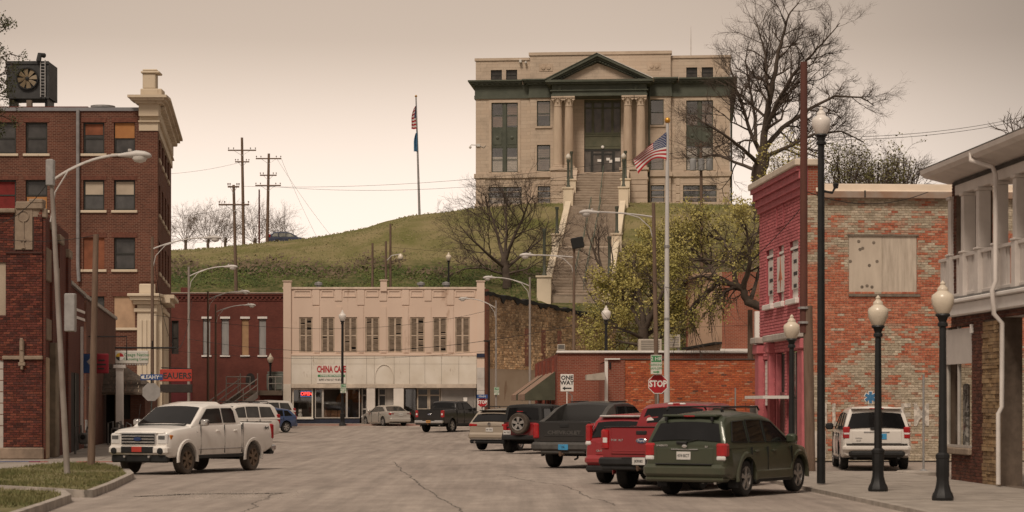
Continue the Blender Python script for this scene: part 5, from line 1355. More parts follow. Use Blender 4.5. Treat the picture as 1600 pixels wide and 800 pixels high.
# ---------------------------------------------------------------- low brick buildings in the middle right
D = 105.0; s = F / D; zb = .08
ab = thing('awning_brick_building', 'low red brick building with striped awnings on its left side', 'building', (X(871, D), D, zb))
fa = Fr(ab, (X(871, D), D), (X(1215, D), D), zb); az = lambda py: Z(py, D) - zb; ax = lambda px: (px - 871) / s
M_abr = brick_mat('red_shop_brick', (.21, .058, .036), (.255, .075, .046), (.30, .19, .145), .215, .078, .008, pscale=.4)
mb = MB(); mb.quad((0, 0, 0), (fa.L, 0, 0), (fa.L, 0, az(550)), (0, 0, az(550))); mb.build('wall', M_abr, fa)
mb = MB(); mb.quad((0, .02, az(549)), (fa.L, .02, az(549)), (fa.L, 14, az(549)), (0, 14, az(549))); mb.build('roof', mat('pale_roof', (.45, .40, .35), .85, .2, 1), fa)
B1('parapet_coping', M_white, fa, (-.05, fa.L, -.12, .4, az(552), az(548)), b=.03)
fas = Fr(ab, (X(838, 124), 124), (X(871, D) - .003, D), zb)
M_awall = brick_mat('brick_red_side', (.20, .050, .034), (.24, .062, .040), (.2, .1, .075), .215, .078, .008)
mb = MB(); mb.quad((0, 0, 0), (fas.L, 0, 0), (fas.L, 0, az(553)), (0, 0, az(556))); mb.build('side_wall', M_awall, fas)
for i in range(5): B1('side_pilaster', M_awall, fas, (.3 + i * fas.L / 5, 1.1 + i * fas.L / 5, -.1, .01, 0, az(558)))
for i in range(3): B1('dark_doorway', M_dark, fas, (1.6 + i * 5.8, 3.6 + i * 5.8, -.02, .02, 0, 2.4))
M_aw1 = mat('tan_canvas', (.36, .25, .18), .9, .15, 2); M_aw2 = mat('green_canvas', (.075, .075, .05), .9, .2, 2); M_aw3 = mat('brown_canvas', (.18, .10, .07), .9, .15, 2)
for (a, b) in ((2.0, 8.0), (9.8, 17.6)):
 n = 11; out = 1.5; zt, zl_ = 3.35, 2.25
 aw = bpy.data.objects.new('awning', None); COL.objects.link(aw); attach(aw, fas)
 for i in range(n):
  x0, x1 = lerp(a, b, i / n), lerp(a, b, (i + 1) / n)
  mb = MB(); mb.add([(x0, -.02, zt), (x1, -.02, zt), (x1, -out, zl_), (x0, -out, zl_), (x0, -out, zl_ - .3), (x1, -out, zl_ - .3)], [(0, 1, 2, 3), (3, 2, 5, 4)]); mb.build('awning_strip', M_aw1 if i % 2 else M_aw3, aw)
 for x in (a, b): mb = MB(); mb.prism([(-.02, zt), (-out, zl_), (-out, zl_ - .3), (-.02, zl_ - .3)], x - .01, x + .01, 'yz'); mb.build('awning_end', M_aw2, aw)
# rooftop machines
for i, (px, py0, py1, w, lab) in enumerate(((1016, 528, 549, 18, 'beige rooftop condenser left of the flagpole'), (1052, 526, 546, 11, 'rooftop condenser on a bracket right of the flagpole'), (877, 541, 552, 6, 'white box at the left corner of the low brick roof'))):
 d_ = D + (3 if i < 2 else .6)
 u_ = d_ / F; t = thing('rooftop_condenser', lab, 'condenser', (X(px, d_), d_, Z(548.5, D)), 0, 'rooftop machines on the low brick building')
 hh = (py1 - py0) * u_; M_c = mat('beige_metal', (.42, .37, .31), .6, .15, 2)
 mb = MB(); mb.cbox(-w * u_, w * u_, 0, .8, .05 if i != 1 else .25, hh + (.0 if i != 1 else .25), .02); bo = mb.build('casing', M_c, t)
 for k in range(6): zz_ = (.12 if i != 1 else .32) + k * (hh - .15) / 6; B1('louvre', mat('dark_louvre', (.12, .11, .10), .6), bo, (-w * u_ * .8, w * u_ * .8, -.012, .01, zz_, zz_ + .03))
 for x in (-.8, .8): B1('foot', M_galv, t, (x * w * u_ - .04, x * w * u_ + .04, .1, .7, 0, .06 if i != 1 else .26))
D2 = 95.3; s2 = F / D2
ob_ = thing('orange_brick_annex', 'low orange brick annex with a white downpipe on its left corner', 'building', (X(945, D2), D2, .05))
fo = Fr(ob_, (X(949, D2), D2), (X(1200, D2), D2), .05); oz = lambda py: Z(py, D2) - .05; ox = lambda px: (px - 949) / s2
mb = MB(); mb.quad((0, 0, 0), (fo.L, 0, 0), (fo.L, 0, oz(562)), (0, 0, oz(562))); mb.build('wall', mat('pale_mortar', (.29, .145, .09), .95, .2, 4), fo)
def ocol(x, z, r):
 n_ = noise.noise(Vector((x * .5, z * .7, 6))); k = r.uniform(.85, 1.12) * (1 + .25 * n_)
 b = r.choice(((.40, .105, .045), (.43, .12, .05), (.37, .09, .042), (.44, .135, .06), (.34, .09, .045)))
 if r.random() < .06: b = (.42, .21, .13)
 if r.random() < .03: b = (.16, .07, .05)
 return tuple(c * k for c in b)
bricks_mesh(MB(), brick_layer(0, fo.L, 0, oz(562.5), [], ocol, .215, .068, .012, random.Random(9))).build('bricks', M_pieceA, fo, kind='stuff')
B1('corner_pier', M_abr, fo, (.0, .75, -.10, -.02, 0, oz(563)))
B1('parapet_edge', mat('dark_edge', (.07, .06, .055), .8), fo, (0, fo.L, -.06, .35, oz(562), oz(560.5)))
mb = MB(); mb.box(-.12, .02, -.14, .0, 0, oz(562.5)); mb.box(-.12, .55, -.2, .1, oz(562), oz(560)); mb.build('downpipe', M_white, fo)
B1('wall_lamp', M_black, fo, (ox(951.5), ox(954.5), -.16, -.11, oz(576), oz(566)), b=.01); B1('side_wall', M_abr, fo, (-.02, .0, .02, 9, 0, oz(565)))
mb = MB(); mb.prism([(-.95, oz(594)), (-.14, oz(594)), (-.14, oz(582)), (-.95, oz(586))], -.9, .5); mb.build('door_canopy', mat('weathered_board', (.36, .31, .26), .9, .2, 2), fo)
mb = MB(); mb.quad((0, .02, oz(563)), (fo.L, .02, oz(563)), (fo.L, 9, oz(563)), (0, 9, oz(563))); mb.build('roof', M_roof, fo)
# taller block behind: plastered left face, brick front
D3 = 120.0
kb = thing('plastered_brick_block', 'brick block with a peach plastered wall behind the flowering tree', 'building', (X(1073, D3), D3, 0))
fk_ = Fr(kb, (X(1073, 127), 127), (X(1128, D3), D3), 0); fk2 = Fr(kb, (X(1128, D3) + .003, D3), (X(1230, D3), D3), 0)
M_peach = wear_mat('peach_plaster', (.62, .42, .29), (.44, .27, .18), .6, .5, .9, (.52, .35, .24))
mb = MB(); mb.quad((0, 0, 0), (fk_.L, 0, 0), (fk_.L, 0, Z(425, D3)), (0, 0, Z(428, 127))); mb.build('plastered_wall', M_peach, fk_)
M_kbr = brick_mat('old_orange_brick', (.24, .07, .042), (.29, .088, .05), (.30, .20, .15), .215, .078, .009)
mb = MB(); mb.quad((0, 0, 0), (fk2.L, 0, 0), (fk2.L, 0, Z(425, D3)), (0, 0, Z(425, D3))); mb.build('wall', M_kbr, fk2); mb = MB(); mb.quad((0, .01, Z(427, D3)), (fk2.L, .01, Z(427, D3)), (fk2.L, 12, Z(427, D3)), (-1.8, 6.9, Z(427, D3))); mb.build('roof', M_roof, fk2)
B1('brick_edge', M_kbr, fk_, (-.0, .25, -.05, .01, 0, Z(428, 127)))
mb = MB(); mb.prism([(.3, Z(546, 126)), (fk_.L, Z(538, 121)), (fk_.L, Z(535, 121)), (.3, Z(543, 126))], -.4, .02); mb.build('tar_apron', M_tar, fk_)
B1('ridge_flashing', M_white, fk2, (-.1, fk2.L, -.1, .1, Z(548, D3), Z(545, D3)))
B1('white_shaft', M_white, fk2, (X(1178, D3) - X(1128, D3), X(1187, D3) - X(1128, D3), -.6, -.02, Z(560, D3), Z(487, D3)))

# ---------------------------------------------------------------- pink painted brick building with the old painted side wall
NC = Vector((9.37, 69.0, 0)); FC = Vector((9.37 - .07 * 8.2, 77.2, 0)); zb = .05
pb = thing('pink_brick_building', 'two-storey pink painted brick building with a faded bare brick side wall', 'building', (NC.x, NC.y, zb))
fpk = Fr(pb, FC, NC, zb); PL = fpk.L
def pxl(px):                                        # photo column -> position along the facade
 k = (px - 800) / F
 dd = (NC.x + .07 * 69.0) / (k + .07)
 return (77.2 - dd) / math.cos(math.atan(.07))
def pz(py, px):
 k = (px - 800) / F; dd = (NC.x + .07 * 69.0) / (k + .07); return Z(py, dd) - zb
HP = pz(256, 1258)
M_pinkm = mat('pink_mortar', (.34, .08, .09), .8, .2, 5)
pops = []
wz0, wz1 = pz(470, 1232), pz(378, 1232)
for (a, b) in ((1197.5, 1209), (1216.5, 1225.5), (1234, 1248)): pops.append((pxl(a), pxl(b), wz0, wz1))
shop = [(.75, 2.3, .0, 3.35), (2.75, 4.6, .0, 3.55), (4.9, 7.4, .0, 3.55)]
mb = MB(); wall_sheet(mb, 0, PL, 0, HP, pops + shop, 0, .25); pw = mb.build('facade', M_pinkm, fpk, fix=False)
def pinkcol(x, z, r):
 k = r.uniform(.85, 1.12) * (1 + .12 * noise.noise(Vector((x * .6, z * .6, 2)))); return (.50 * k, .155 * k, .165 * k)
bricks_mesh(MB(), brick_layer(0, PL, 0, HP - .9, pops + shop, pinkcol, .205, .085, .02, random.Random(3), .022)).build('bricks', M_pieceA, fpk, kind='stuff')
M_pink = mat('pink_paint', (.43, .12, .132), .75, .15, 3, .3, 20)
for i, (z0, z1, pr) in enumerate(((HP - .95, HP - .72, .10), (HP - .74, HP - .5, .18), (HP - .5, HP - .26, .27), (HP - .26, HP - .1, .35))):
 nb = 34
 for k in range(nb): B1('corbel_brick', M_pink, fpk, (PL * k / nb + .008, PL * (k + 1) / nb - .008, -pr, .02, z0 + .006, z1 - .006))
B1('parapet_coping', mat('cream_coping', (.56, .48, .39), .8, .15, 2), fpk, (-.1, PL + .1, -.42, .35, HP - .1, HP + .12), b=.03)
mb = MB(); x0, x1 = pxl(1215), pxl(1226); t = .06; z0, z1 = pz(355, 1220), pz(298, 1220)
mb.box(x0, x0 + t, -.06, 0, z0, z1); mb.box(x1 - t, x1, -.06, 0, z0, z1); mb.box(x0 + t, x1 - t, -.06, 0, z0, z0 + t); mb.box(x0 + t, x1 - t, -.06, 0, z1 - t, z1); mb.build('raised_panel', M_pink, fpk)
M_bann = mat('banner_white', (.60, .55, .50), .7, .1, 2)
for i, o_ in enumerate(pops):
 a, b, z0, z1 = o_
 mb = MB(); mb.box(a, b, .1, .13, z0, z1); w = mb.build('window', M_white, fpk)
 B1('window_sill', M_white, fpk, (a - .12, b + .12, -.14, .1, z0 - .16, z0 + .02), b=.02)
 B1('window_head', M_white, fpk, (a, b, .02, .09, z1 - .3, z1 - .22))
 ex_ = .12 if i == 1 else -.1
 mb = MB(); mb.box(a - ex_, b + ex_, -.03 if i == 1 else .05, .0 if i == 1 else .08, z0 + .35, z1 - .4); w2 = mb.build('banner', M_bann, fpk)
 zc, xc = (z0 + z1) / 2, (a + b) / 2
 if i != 1:
  for q in range(4): B1('banner_mark', M_blackl, w2, (xc - .32, xc + .28 - .1 * (q % 2), .042, .048, zc + .62 - q * .4, zc + .74 - q * .4))
 else:
  mb = MB(); mb.prism([(xc, zc + .6), (xc + .1, zc + .1), (xc + .33, zc - .25), (xc + .1, zc - .15), (xc, zc - .6), (xc - .1, zc - .15), (xc - .33, zc - .25), (xc - .1, zc + .1)], -.045, -.032); mb.build('banner_emblem', mat('banner_red', (.40, .13, .07), .7, .2, 4), w2)
# street level: pink pilasters, ledges, awning shelf, siding, doors
for (a, b) in ((0, .7), (2.35, 2.72), (7.45, PL)): B1('pilaster', M_pink, fpk, (a, b, -.18, .02, 0, 3.55), b=.02); B1('pilaster_cap', M_pink, fpk, (a - .08, b + .08, -.26, .03, 3.55, 3.9), b=.04)
for (a, b) in ((-.1, .85), (2.25, 7.0), (7.3, PL + .1)): B1('stone_ledge', mat('grey_ledge', (.40, .36, .32), .8, .2, 2), fpk, (a, b, -.34, .04, 3.92, 4.14), b=.03)
for i in range(12): B1('siding_board', M_white, fpk, (.76, 2.28, .04 + .008 * (i % 2), .1, 1.75 + i * .13, 1.75 + i * .13 + .122))
B1('door_transom', M_darkf, fpk, (2.8, 4.55, .15, .2, 0, 3.5)); B1('glass_door', M_wglass, fpk, (3.3, 4.3, .08, .12, 0.1, 2.2)); B1('pink_door_post', M_pink, fpk, (3.1, 3.25, -.02, .14, 0, 3.5))
B1('awning_shelf', M_white, fpk, (2.0, 5.4, -.9, .0, 1.98, 2.08)); B1('shop_window', M_wglass, fpk, (4.95, 7.35, .12, .16, .4, 3.5)); B1('window_bars', M_darkf, fpk, (6.1, 6.18, .06, .11, .4, 3.5))
B1('stall_riser', M_white, fpk, (4.95, 7.35, -.02, .1, 0, .42))
bn_ = thing('leaning_poster_board', 'black and white poster board leaning beside the pink shop door', 'poster board', fpk.root.location + (fpk.M @ Vector((1.55, -.5, 0))), fpk.rz)
mb = MB(); mb.box(-.62, .62, -.03, .03, 0, 1.75); mb.build('board', M_whitesh, bn_); B1('upper_photo', mat('dark_photo', (.09, .085, .08), .6, .4, 6), bn_, (-.58, .58, -.04, -.031, 1.05, 1.72))
text('NEW', .62, M_blackl, (-.1, -.036, .52), bn_, bold=.02, sx=.62, roll=R(90)); B1('side_strip', mat('red_strip', (.25, .03, .04), .7), bn_, (.42, .5, -.04, -.031, .05, 1.0))
# the bare side wall facing the camera
RE = NC + Vector((math.cos(R(4)), math.sin(R(4)), 0)) * 20
fw_ = Fr(pb, NC + Vector((.002, -.002, 0)), RE, zb)
def wx(px): return ((px - 800) / F * 69.0 - NC.x) * 1.012
HW = Z(305, 69) - zb; wzz = lambda py: Z(py, 69) - zb
bo = (wx(1326), wx(1433), wzz(457), wzz(368))
mb = MB(); wall_sheet(mb, 0, 20, 0, HW, [bo], 0, .1); ww = mb.build('side_wall', mat('old_mortar', (.36, .285, .215), .95, .25, 3), fw_, fix=False)
def facol(x, z, r):
 n1 = noise.noise(Vector((x * .55, z * .55, 3.3))) + .55 * noise.noise(Vector((x * 1.7, z * 2.6, 8.1))) + .3 * noise.noise(Vector((x * 4.5, z * 7, 1.7)))
 zn = z / HW
 bare = n1 + .31 + .45 * math.exp(-((zn - .66) / .17) ** 2) - .45 * sst(.42, .15, zn) - .5 * sst(.86, .97, zn) + r.uniform(-.22, .22)
 k = r.uniform(.88, 1.12)
 if bare > .30: b = r.choice(((.40, .135, .078), (.43, .155, .09), (.36, .115, .07), (.45, .19, .12)))
 elif bare > .12: b = r.choice(((.38, .24, .17), (.40, .27, .195), (.35, .20, .14)))
 else: b = r.choice(((.37, .315, .235), (.41, .35, .265), (.34, .285, .21), (.44, .375, .29)))
 if n1 > .5 and r.random() < .3: b = (.44, .37, .29)
 return tuple(c * k for c in b)
bl = brick_layer(0, 9.5, 0, HW, [bo], facol, .205, .067, .011, random.Random(17), .012, .006)
key = lambda q: abs(q[0] - wx(1380)) * .6 + abs(q[2] - wzz(545)) * 1.6
whole = sorted([q for q in bl if q[1] - q[0] > .15], key=key)[:300]; ids = {id(q) for q in whole}
brick_parts(whole, ww, M_pieceO); bricks_mesh(MB(), [q for q in bl if id(q) not in ids]).build('bricks', M_pieceA, fw_, kind='stuff')
M_ply = mat('old_plywood', (.42, .35, .28), .9, .2, 1.2, col2=(.56, .48, .39), stretch=(2.2, 1, .5), detail=9); M_knot = mat('plywood_knot', (.17, .14, .11), .9, .3, 5)
xm = lerp(bo[0], bo[1], .49)
ply1 = B1('plywood_sheet', M_ply, fw_, (bo[0] + .01, xm - .006, .0, .03, bo[2], bo[3])); ply2 = B1('plywood_sheet', mat('grained_plywood', (.36, .30, .24), .9, .3, 2.5, col2=(.58, .50, .41), stretch=(3, 1, .35), detail=10), fw_, (xm + .006, bo[1] - .01, .005, .03, bo[2], bo[3]))
for (u_, v_) in ((.3, .9), (.42, .78), (.75, .88), (.85, .55), (.05, .55), (.4, .1), (.55, .12), (.7, .1), (.62, .48), (.34, .76)):
 mb = MB(); mb.lathe([(.055, 0), (.05, -.006), (0, -.007)], 8, (lerp(bo[0], xm, u_), 0, lerp(bo[2], bo[3], v_)), 'y'); mb.build('knot', M_knot, ply1)
mb = MB(); mb.box(bo[0] - .05, bo[1] + .05, -.05, .02, bo[3], bo[3] + .05); mb.box(bo[0], bo[1] + .1, -.06, .02, bo[2] - .12, bo[2] - .05); mb.build('window_frame', M_knot, fw_)
B1('eave_gutter', mat('rusted_gutter', (.33, .29, .25), .7, .3, 1, col2=(.28, .16, .10)), fw_, (wx(1284), 20, -.22, .02, wzz(310), wzz(299)), b=.02); B1('gutter_strap', M_darkf, fw_, (wx(1348), wx(1350), -.24, -.2, wzz(309), wzz(298)))
mb = MB(); rings = [[(x, -.14, wzz(299.5)), (x, .0, wzz(296)), (x, .05, wzz(288)), (x, .3, wzz(285)), (x, 2.0, wzz(284)), (x, 2.0, wzz(299))] for x in (wx(1275), 8, 20)]
mb.loft(rings); mb.build('roll_roof', mat('cream_roofing', (.62, .51, .40), .85, .1, 1), fw_, smooth=40)
B1('parapet_stub', M_kbr, fw_, (0, wx(1281), .02, .5, HW - .1, wzz(258)))
mb = MB(); mb.quad((.5, 2.0, HW), (20, 2.0, HW), (20, 9, HW), (.5, 9, HW)); mb.build('roof', M_roof, fw_)
M_wl = mat('faded_white_letters', (.50, .45, .39), .9, .25, 5, thr=(.45, .55))
for (t_, px) in (('I', 1289), ('L', 1307), ('E', 1415), ('M', 1440)): text(t_, 1.0, M_wl, (wx(px), -.024, wzz(650)), fw_, bold=.02, sx=.72 if t_ != 'I' else .7, extrude=.003, name='painted_letter')
B1('whitewash_base', mat('white_base', (.50, .45, .40), .9, .25, 3), fw_, (wx(1262), wx(1290), -.025, -.018, 0.1, .95))

# ---------------------------------------------------------------- building with the white balcony, right edge
def rl(d): return 9.37 - .07 * (d - 69)              # the street's building line
PD0 = 52.2; zb = .05
pc = thing('balcony_building', 'dark brick corner building with a white colonnaded upper balcony at the right edge', 'building', (rl(PD0), PD0, zb))
fb = Fr(pc, (rl(PD0), PD0), (rl(40.2), 40.2), zb)    # x runs towards the camera
def bX(px):
 k = (px - 800) / F; dd = (9.37 + .07 * 69) / (k + .07); return (PD0 - dd) / math.cos(math.atan(.07))
def bZ(py, px):
 k = (px - 800) / F; dd = (9.37 + .07 * 69) / (k + .07); return Z(py, dd) - zb
zfl0, zfl1 = bZ(497, 1480), bZ(470, 1480)              # balcony deck beam
M_dbr = mat('brown_mortar', (.14, .105, .08), .95, .2, 5)
def dkcol(x, z, r):
 k = r.uniform(.7, 1.2); b = r.choice(((.115, .045, .030), (.10, .038, .027), (.135, .055, .036), (.08, .035, .026))); return tuple(c * k for c in b)
z_fb = bZ(512, 1480)
gl0, gl1 = bX(1476) + .1, bX(1519)
gops = [(gl0, gl1, .72, z_fb), (bX(1537), bX(1604), 0, z_fb + .1)]
mb = MB(); wall_sheet(mb, -.02, fb.L, 0, zfl0 + .05, gops, 0, .35); gw_ = mb.build('street_wall', M_dbr, fb, fix=False)
bl = brick_layer(0, bX(1640), 0, zfl0, gops, dkcol, .2, .065, .011, random.Random(6), .012)
vis = sorted([q for q in bl if q[1] - q[0] > .12], key=lambda q: -q[0])[:300]; ids = {id(q) for q in vis}
brick_parts(vis, gw_, M_pieceO); bricks_mesh(MB(), [q for q in bl if id(q) not in ids]).build('bricks', M_pieceA, fb, kind='stuff')
fbr = Fr(pc, (rl(PD0) - .0, PD0 + .002), (rl(PD0) + 14, PD0 + 1.0), zb)      # far end wall seen through the balcony
HB = bZ(288, 1462)
# brick pier at the far corner, up to the eaves
pier_w = .62
mb = MB(); mb.box(-.0, .35, .02, .9, zfl0, HB); pr_ = mb.build('corner_pier', M_dbr, fb)
def side_bricks(x0, x1, z0, z1, axis_y0):
 b = MB(); bricks_mesh(b, brick_layer(x0, x1, z0, z1, [], dkcol, .2, .065, .011, random.Random(12), .012)); return b
side_bricks(0, .35, zfl0, HB, 0).build('bricks', M_pieceA, fb, kind='stuff').matrix_local = fb.M @ Matrix.Translation((0, .02, 0))
B1('deck_beam', M_white, fb, (-.05, fb.L, -.16, .3, zfl0, zfl1 - .12), b=.03); B1('deck_moulding', M_white, fb, (-.08, fb.L, -.24, .3, zfl1 - .12, zfl1 - .03), b=.02); B1('deck_flashing', mat('grey_lead', (.20, .19, .18), .6), fb, (-.08, fb.L, -.2, .3, zfl1 - .03, zfl1 + .02))
mb = MB(); mb.box(0, fb.L, .3, 3.0, zfl0, zfl1); mb.build('balcony_floor', M_wood, fb)
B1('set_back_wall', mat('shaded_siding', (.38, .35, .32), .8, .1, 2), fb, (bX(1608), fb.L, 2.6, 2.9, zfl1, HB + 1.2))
B1('porch_post', M_white, fb, (bX(1530), bX(1530) + .16, 2.6, 2.8, zfl1, HB))
zr = bZ(410, 1467); ztopc = bZ(312, 1475)
M_porch = mat('porch_white', (.62, .565, .52), .6, .1, 1.5)
cpx = (1487, 1507.5, 1531, 1558, 1589, 1625, 1665)
for px in cpx:
 xc = bX(px)
 q = MB(); w = .15; yc = .08
 q.cbox(xc - w, xc + w, yc - .17, yc + .17, zfl1, zr + .06, .01); q.cbox(xc - w * .82, xc + w * .82, yc - .14, yc + .14, zr + .12, ztopc - .08, .01); col_ = q.build('column', M_porch, fb)
 B1('column_cap', M_porch, col_, (xc - w * 1.05, xc + w * 1.05, yc - .185, yc + .185, ztopc - .08, ztopc), b=.02); B1('column_collar', M_porch, col_, (xc - w * 1.12, xc + w * 1.12, yc - .20, yc + .20, zr + .06, zr + .12), b=.02)
xsr = [bX(1466)] + [bX(p) for p in cpx]
for a, b in zip(xsr, xsr[1:]):
 x0, x1 = a + .13, b - .13
 if x1 - x0 < .15: x1 = x0 + .15
 rl_ = B1('balustrade_rail', M_porch, fb, (x0, x1, -.03, .13, zr - .02, zr + .06), b=.01); B1('bottom_rail', M_porch, rl_, (x0, x1, -.0, .1, zfl1 + .06, zfl1 + .14), b=.01)
 B1('balustrade_panel', M_porch, rl_, (x0, x0 + (x1 - x0) * .38, .02, .07, zfl1 + .14, zr - .02)); n = 3
 for i in range(n): xx = lerp(x0 + (x1 - x0) * .5, x1 - .03, i / (n - 1)); B1('baluster', M_porch, rl_, (xx - .025, xx + .025, .02, .07, zfl1 + .14, zr - .02))
B1('frieze_board', M_porch, fb, (.36, fb.L, -.02, .2, ztopc, HB - .12), b=.01)
x = .4
mb = MB()
while x < fb.L: mb.box(x, x + .05, -.07, -.02, HB - .22, HB - .13); x += .1
mb.build('dentils', mat('dentil_dark', (.09, .08, .072), .8), fb, kind='stuff')
mb = MB(); e0 = -.3
prof = [(.0, HB - .12), (-.48, HB + .0), (-.58, HB + .02), (-.68, HB + .10), (-.70, HB + .20), (-.63, HB + .22), (3.0, HB + .9), (3.0, HB - .1)]
mb.loft([[(x, y, z) for y, z in prof] for x in (e0, fb.L)]); mb.build('eaves', M_porch, fb, smooth=25)
mb = MB(); mb.loft([[(x, y, z) for y, z in ((-.70, HB + .205), (-.70, HB + .23), (3.0, HB + 1.2), (3.0, HB + .95))] for x in (e0 - .03, fb.L)]); mb.build('roof', M_roof, fb)
xd = bX(1574)
mb = MB(); mb.tube([(xd - .55, -.66, HB + .14), (xd - .5, -.68, HB - .02), (xd - .1, -.3, HB - .2), (xd, -.26, HB - .4), (xd, -.26, zfl1 + .2), (xd, -.34, zfl1), (xd, -.3, zfl0 - .1), (xd, -.12, zfl0 - .3), (xd, -.12, 1.75), (xd, -.2, 1.6), (xd, -.2, .05)], .055, 8)
mb.build('downpipe', M_porch, fb, smooth=50)
# shop window, stone veneer pier, recess
B1('window_valance', mat('canvas_white', (.50, .455, .42), .8, .08, 2), fb, (gl0, gl1, .0, .04, bZ(570, 1480), z_fb - .06), b=.005)
mb = MB(); zsill = .78
for x in (gl0, lerp(gl0, gl1, .42), gl1 - .06): mb.box(x, x + .06, .02, .1, zsill, z_fb)
mb.box(gl0, gl1, .022, .098, zsill, zsill + .06); w = mb.build('shop_window', M_alum, fb); mb = MB(); mb.quad((gl0, .06, zsill), (gl1, .06, zsill), (gl1, .06, z_fb), (gl0, .06, z_fb)); mb.build('pane', clear_glass('shop_glass', (.80, .80, .78), .17), w)
for i in range(2): B1('window_sill', M_cast, fb, (lerp(gl0 - .06, gl1, i / 2) + .005, lerp(gl0 - .06, gl1, (i + 1) / 2), -.10, .1, .62, .775), b=.02)
mb = MB(); mb.box(gl0, gl1, .9, .95, .3, z_fb); mb.build('display_back', mat('display_grey', (.14, .12, .11), .9, .3, 1), fb); mb = MB(); mb.box(gl0, gl1, .1, .95, .60, .66); mb.build('display_shelf', M_wood, fb)
for i, (xx, m_) in enumerate(((.25, mat('patterned_cloth', (.35, .33, .31), .9, .6, 9, thr=(.48, .52))), (.75, M_darkf))): B1('display_drape', m_, fb, (lerp(gl0, gl1, xx) - .18, lerp(gl0, gl1, xx) + .16, .3, .4, .66, 2.3), b=.05)
mb = MB(); mb.lathe([(.09, 0), (.11, .08), (.05, .16), (0, .17)], 10); o = mb.build('pink_bowl', mat('pink_plastic', (.55, .05, .16), .4), smooth=40, label='bright pink bowl in the shop window below the white balcony', cat='bowl'); o.location = Vector(pc.location) + fb.M @ Vector((lerp(gl0, gl1, .7), .2, .66))
sx0, sx1 = bX(1537), bX(1563)
mb = MB(); mb.box(sx0, sx1, .02, .5, 0, z_fb + .1); sp_ = mb.build('stone_pier', M_dbr, fb)
r7 = random.Random(33); z = .0
M_led = [mat('ledge_stone_a', (.26, .165, .085), .9, .3, 4), mat('ledge_stone_b', (.21, .135, .075), .9, .3, 4), mat('ledge_stone_c', (.31, .21, .115), .9, .3, 4)]
while z < z_fb:
 h = r7.uniform(.05, .11); x = sx0
 while x < sx1 - .02:
  w = min(r7.uniform(.2, .55), sx1 - x); B1('ledge_stone', r7.choice(M_led), sp_, (x + .004, x + w - .004, -.03 + r7.uniform(-.02, .015), .03, z + .004, min(z + h, z_fb + .09) - .004)); x += w
 z += h
mb = MB(); mb.box(sx1, fb.L, 1.6, 1.7, 0, z_fb + .1); mb.build('recess_wall', M_bshop, fb); mb = MB(); mb.box(sx1, fb.L, .0, 1.6, z_fb + .08, z_fb + .12); mb.build('recess_ceiling', M_white, fb)
B1('white_bracket', M_white, fb, (gl1 + .08, gl1 + .13, -.08, .0, z_fb - .2, z_fb + .0))

# ================================================================ vehicles (local: x forward, y left, z up, origin on the ground under the rear axle)
def paint(name, col, rough=.32, coat=.6, dirt=None, metal=0.0):
 """car paint with a thin film of road dust; dirt = strength of the splashes along the sills"""
 if name in MATS: return MATS[name]
 m, n, l, p = newmat(name)
 tc = n.new('ShaderNodeTexCoord'); nz = n.new('ShaderNodeTexNoise'); nz.inputs['Scale'].default_value = 2.2; nz.inputs['Detail'].default_value = 9; nz.inputs['Roughness'].default_value = .7
 l.new(tc.outputs['Object'], nz.inputs['Vector'])
 sp = n.new('ShaderNodeSeparateXYZ'); l.new(tc.outputs['Object'], sp.inputs[0])
 mr = n.new('ShaderNodeMapRange'); mr.inputs['From Min'].default_value = 1.15; mr.inputs['From Max'].default_value = .45; mr.inputs['To Min'].default_value = 0; mr.inputs['To Max'].default_value = dirt or .25
 l.new(sp.outputs['Z'], mr.inputs['Value'])
 m2 = n.new('ShaderNodeMapRange'); m2.inputs['From Min'].default_value = .35; m2.inputs['From Max'].default_value = .65; m2.inputs['To Min'].default_value = .25; m2.inputs['To Max'].default_value = 1
 l.new(nz.outputs['Fac'], m2.inputs['Value'])
 mu = n.new('ShaderNodeMath'); mu.operation = 'MULTIPLY_ADD'; l.new(mr.outputs[0], mu.inputs[0]); l.new(m2.outputs[0], mu.inputs[1]); mu.inputs[2].default_value = .03
 mx = n.new('ShaderNodeMix'); mx.data_type = 'RGBA'; l.new(mu.outputs[0], mx.inputs[0]); mx.inputs[6].default_value = (*col, 1); mx.inputs[7].default_value = (.20, .145, .10, 1)
 l.new(mx.outputs[2], p.inputs['Base Color'])
 m3 = n.new('ShaderNodeMapRange'); l.new(mu.outputs[0], m3.inputs['Value']); m3.inputs['To Min'].default_value = rough; m3.inputs['To Max'].default_value = .8
 l.new(m3.outputs[0], p.inputs['Roughness'])
 p.inputs['Coat Weight'].default_value = coat; p.inputs['Coat Roughness'].default_value = .1; p.inputs['Metallic'].default_value = metal; p.inputs['Specular IOR Level'].default_value = .4
 MATS[name] = m
 return m
V_glass = glass('tinted_car_glass', (.009, .009, .0095), .05, .35); V_glassc = glass('clear_car_glass', (.05, .048, .045), .05, .5)
V_blk = mat('black_trim', (.016, .016, .016), .6, .25, 4); V_rub = mat('tyre_rubber', (.020, .019, .018), .85, .3, 6, .3, 40); V_rubd = mat('dusty_tyre', (.07, .056, .045), .9, .35, 4, .3, 40)
V_rim = mat('alloy_rim', (.42, .40, .38), .38, .2, 6, metal=.7); V_rimd = mat('dusty_rim', (.15, .105, .072), .75, .25, 5, metal=.1); V_dark = mat('wheel_well', (.008, .008, .008), .9, .2, 3)
V_red = mat('tail_lamp_red', (.32, .010, .012), .18, .2, 8, spec=.6); V_wht = mat('lamp_clear', (.62, .60, .58), .15, .1, 8, spec=.6); V_chr = mat('chrome_trim', (.60, .58, .56), .18, .1, 3, metal=.9); V_amb = mat('amber_lamp', (.5, .16, .02), .2, .1, 5)
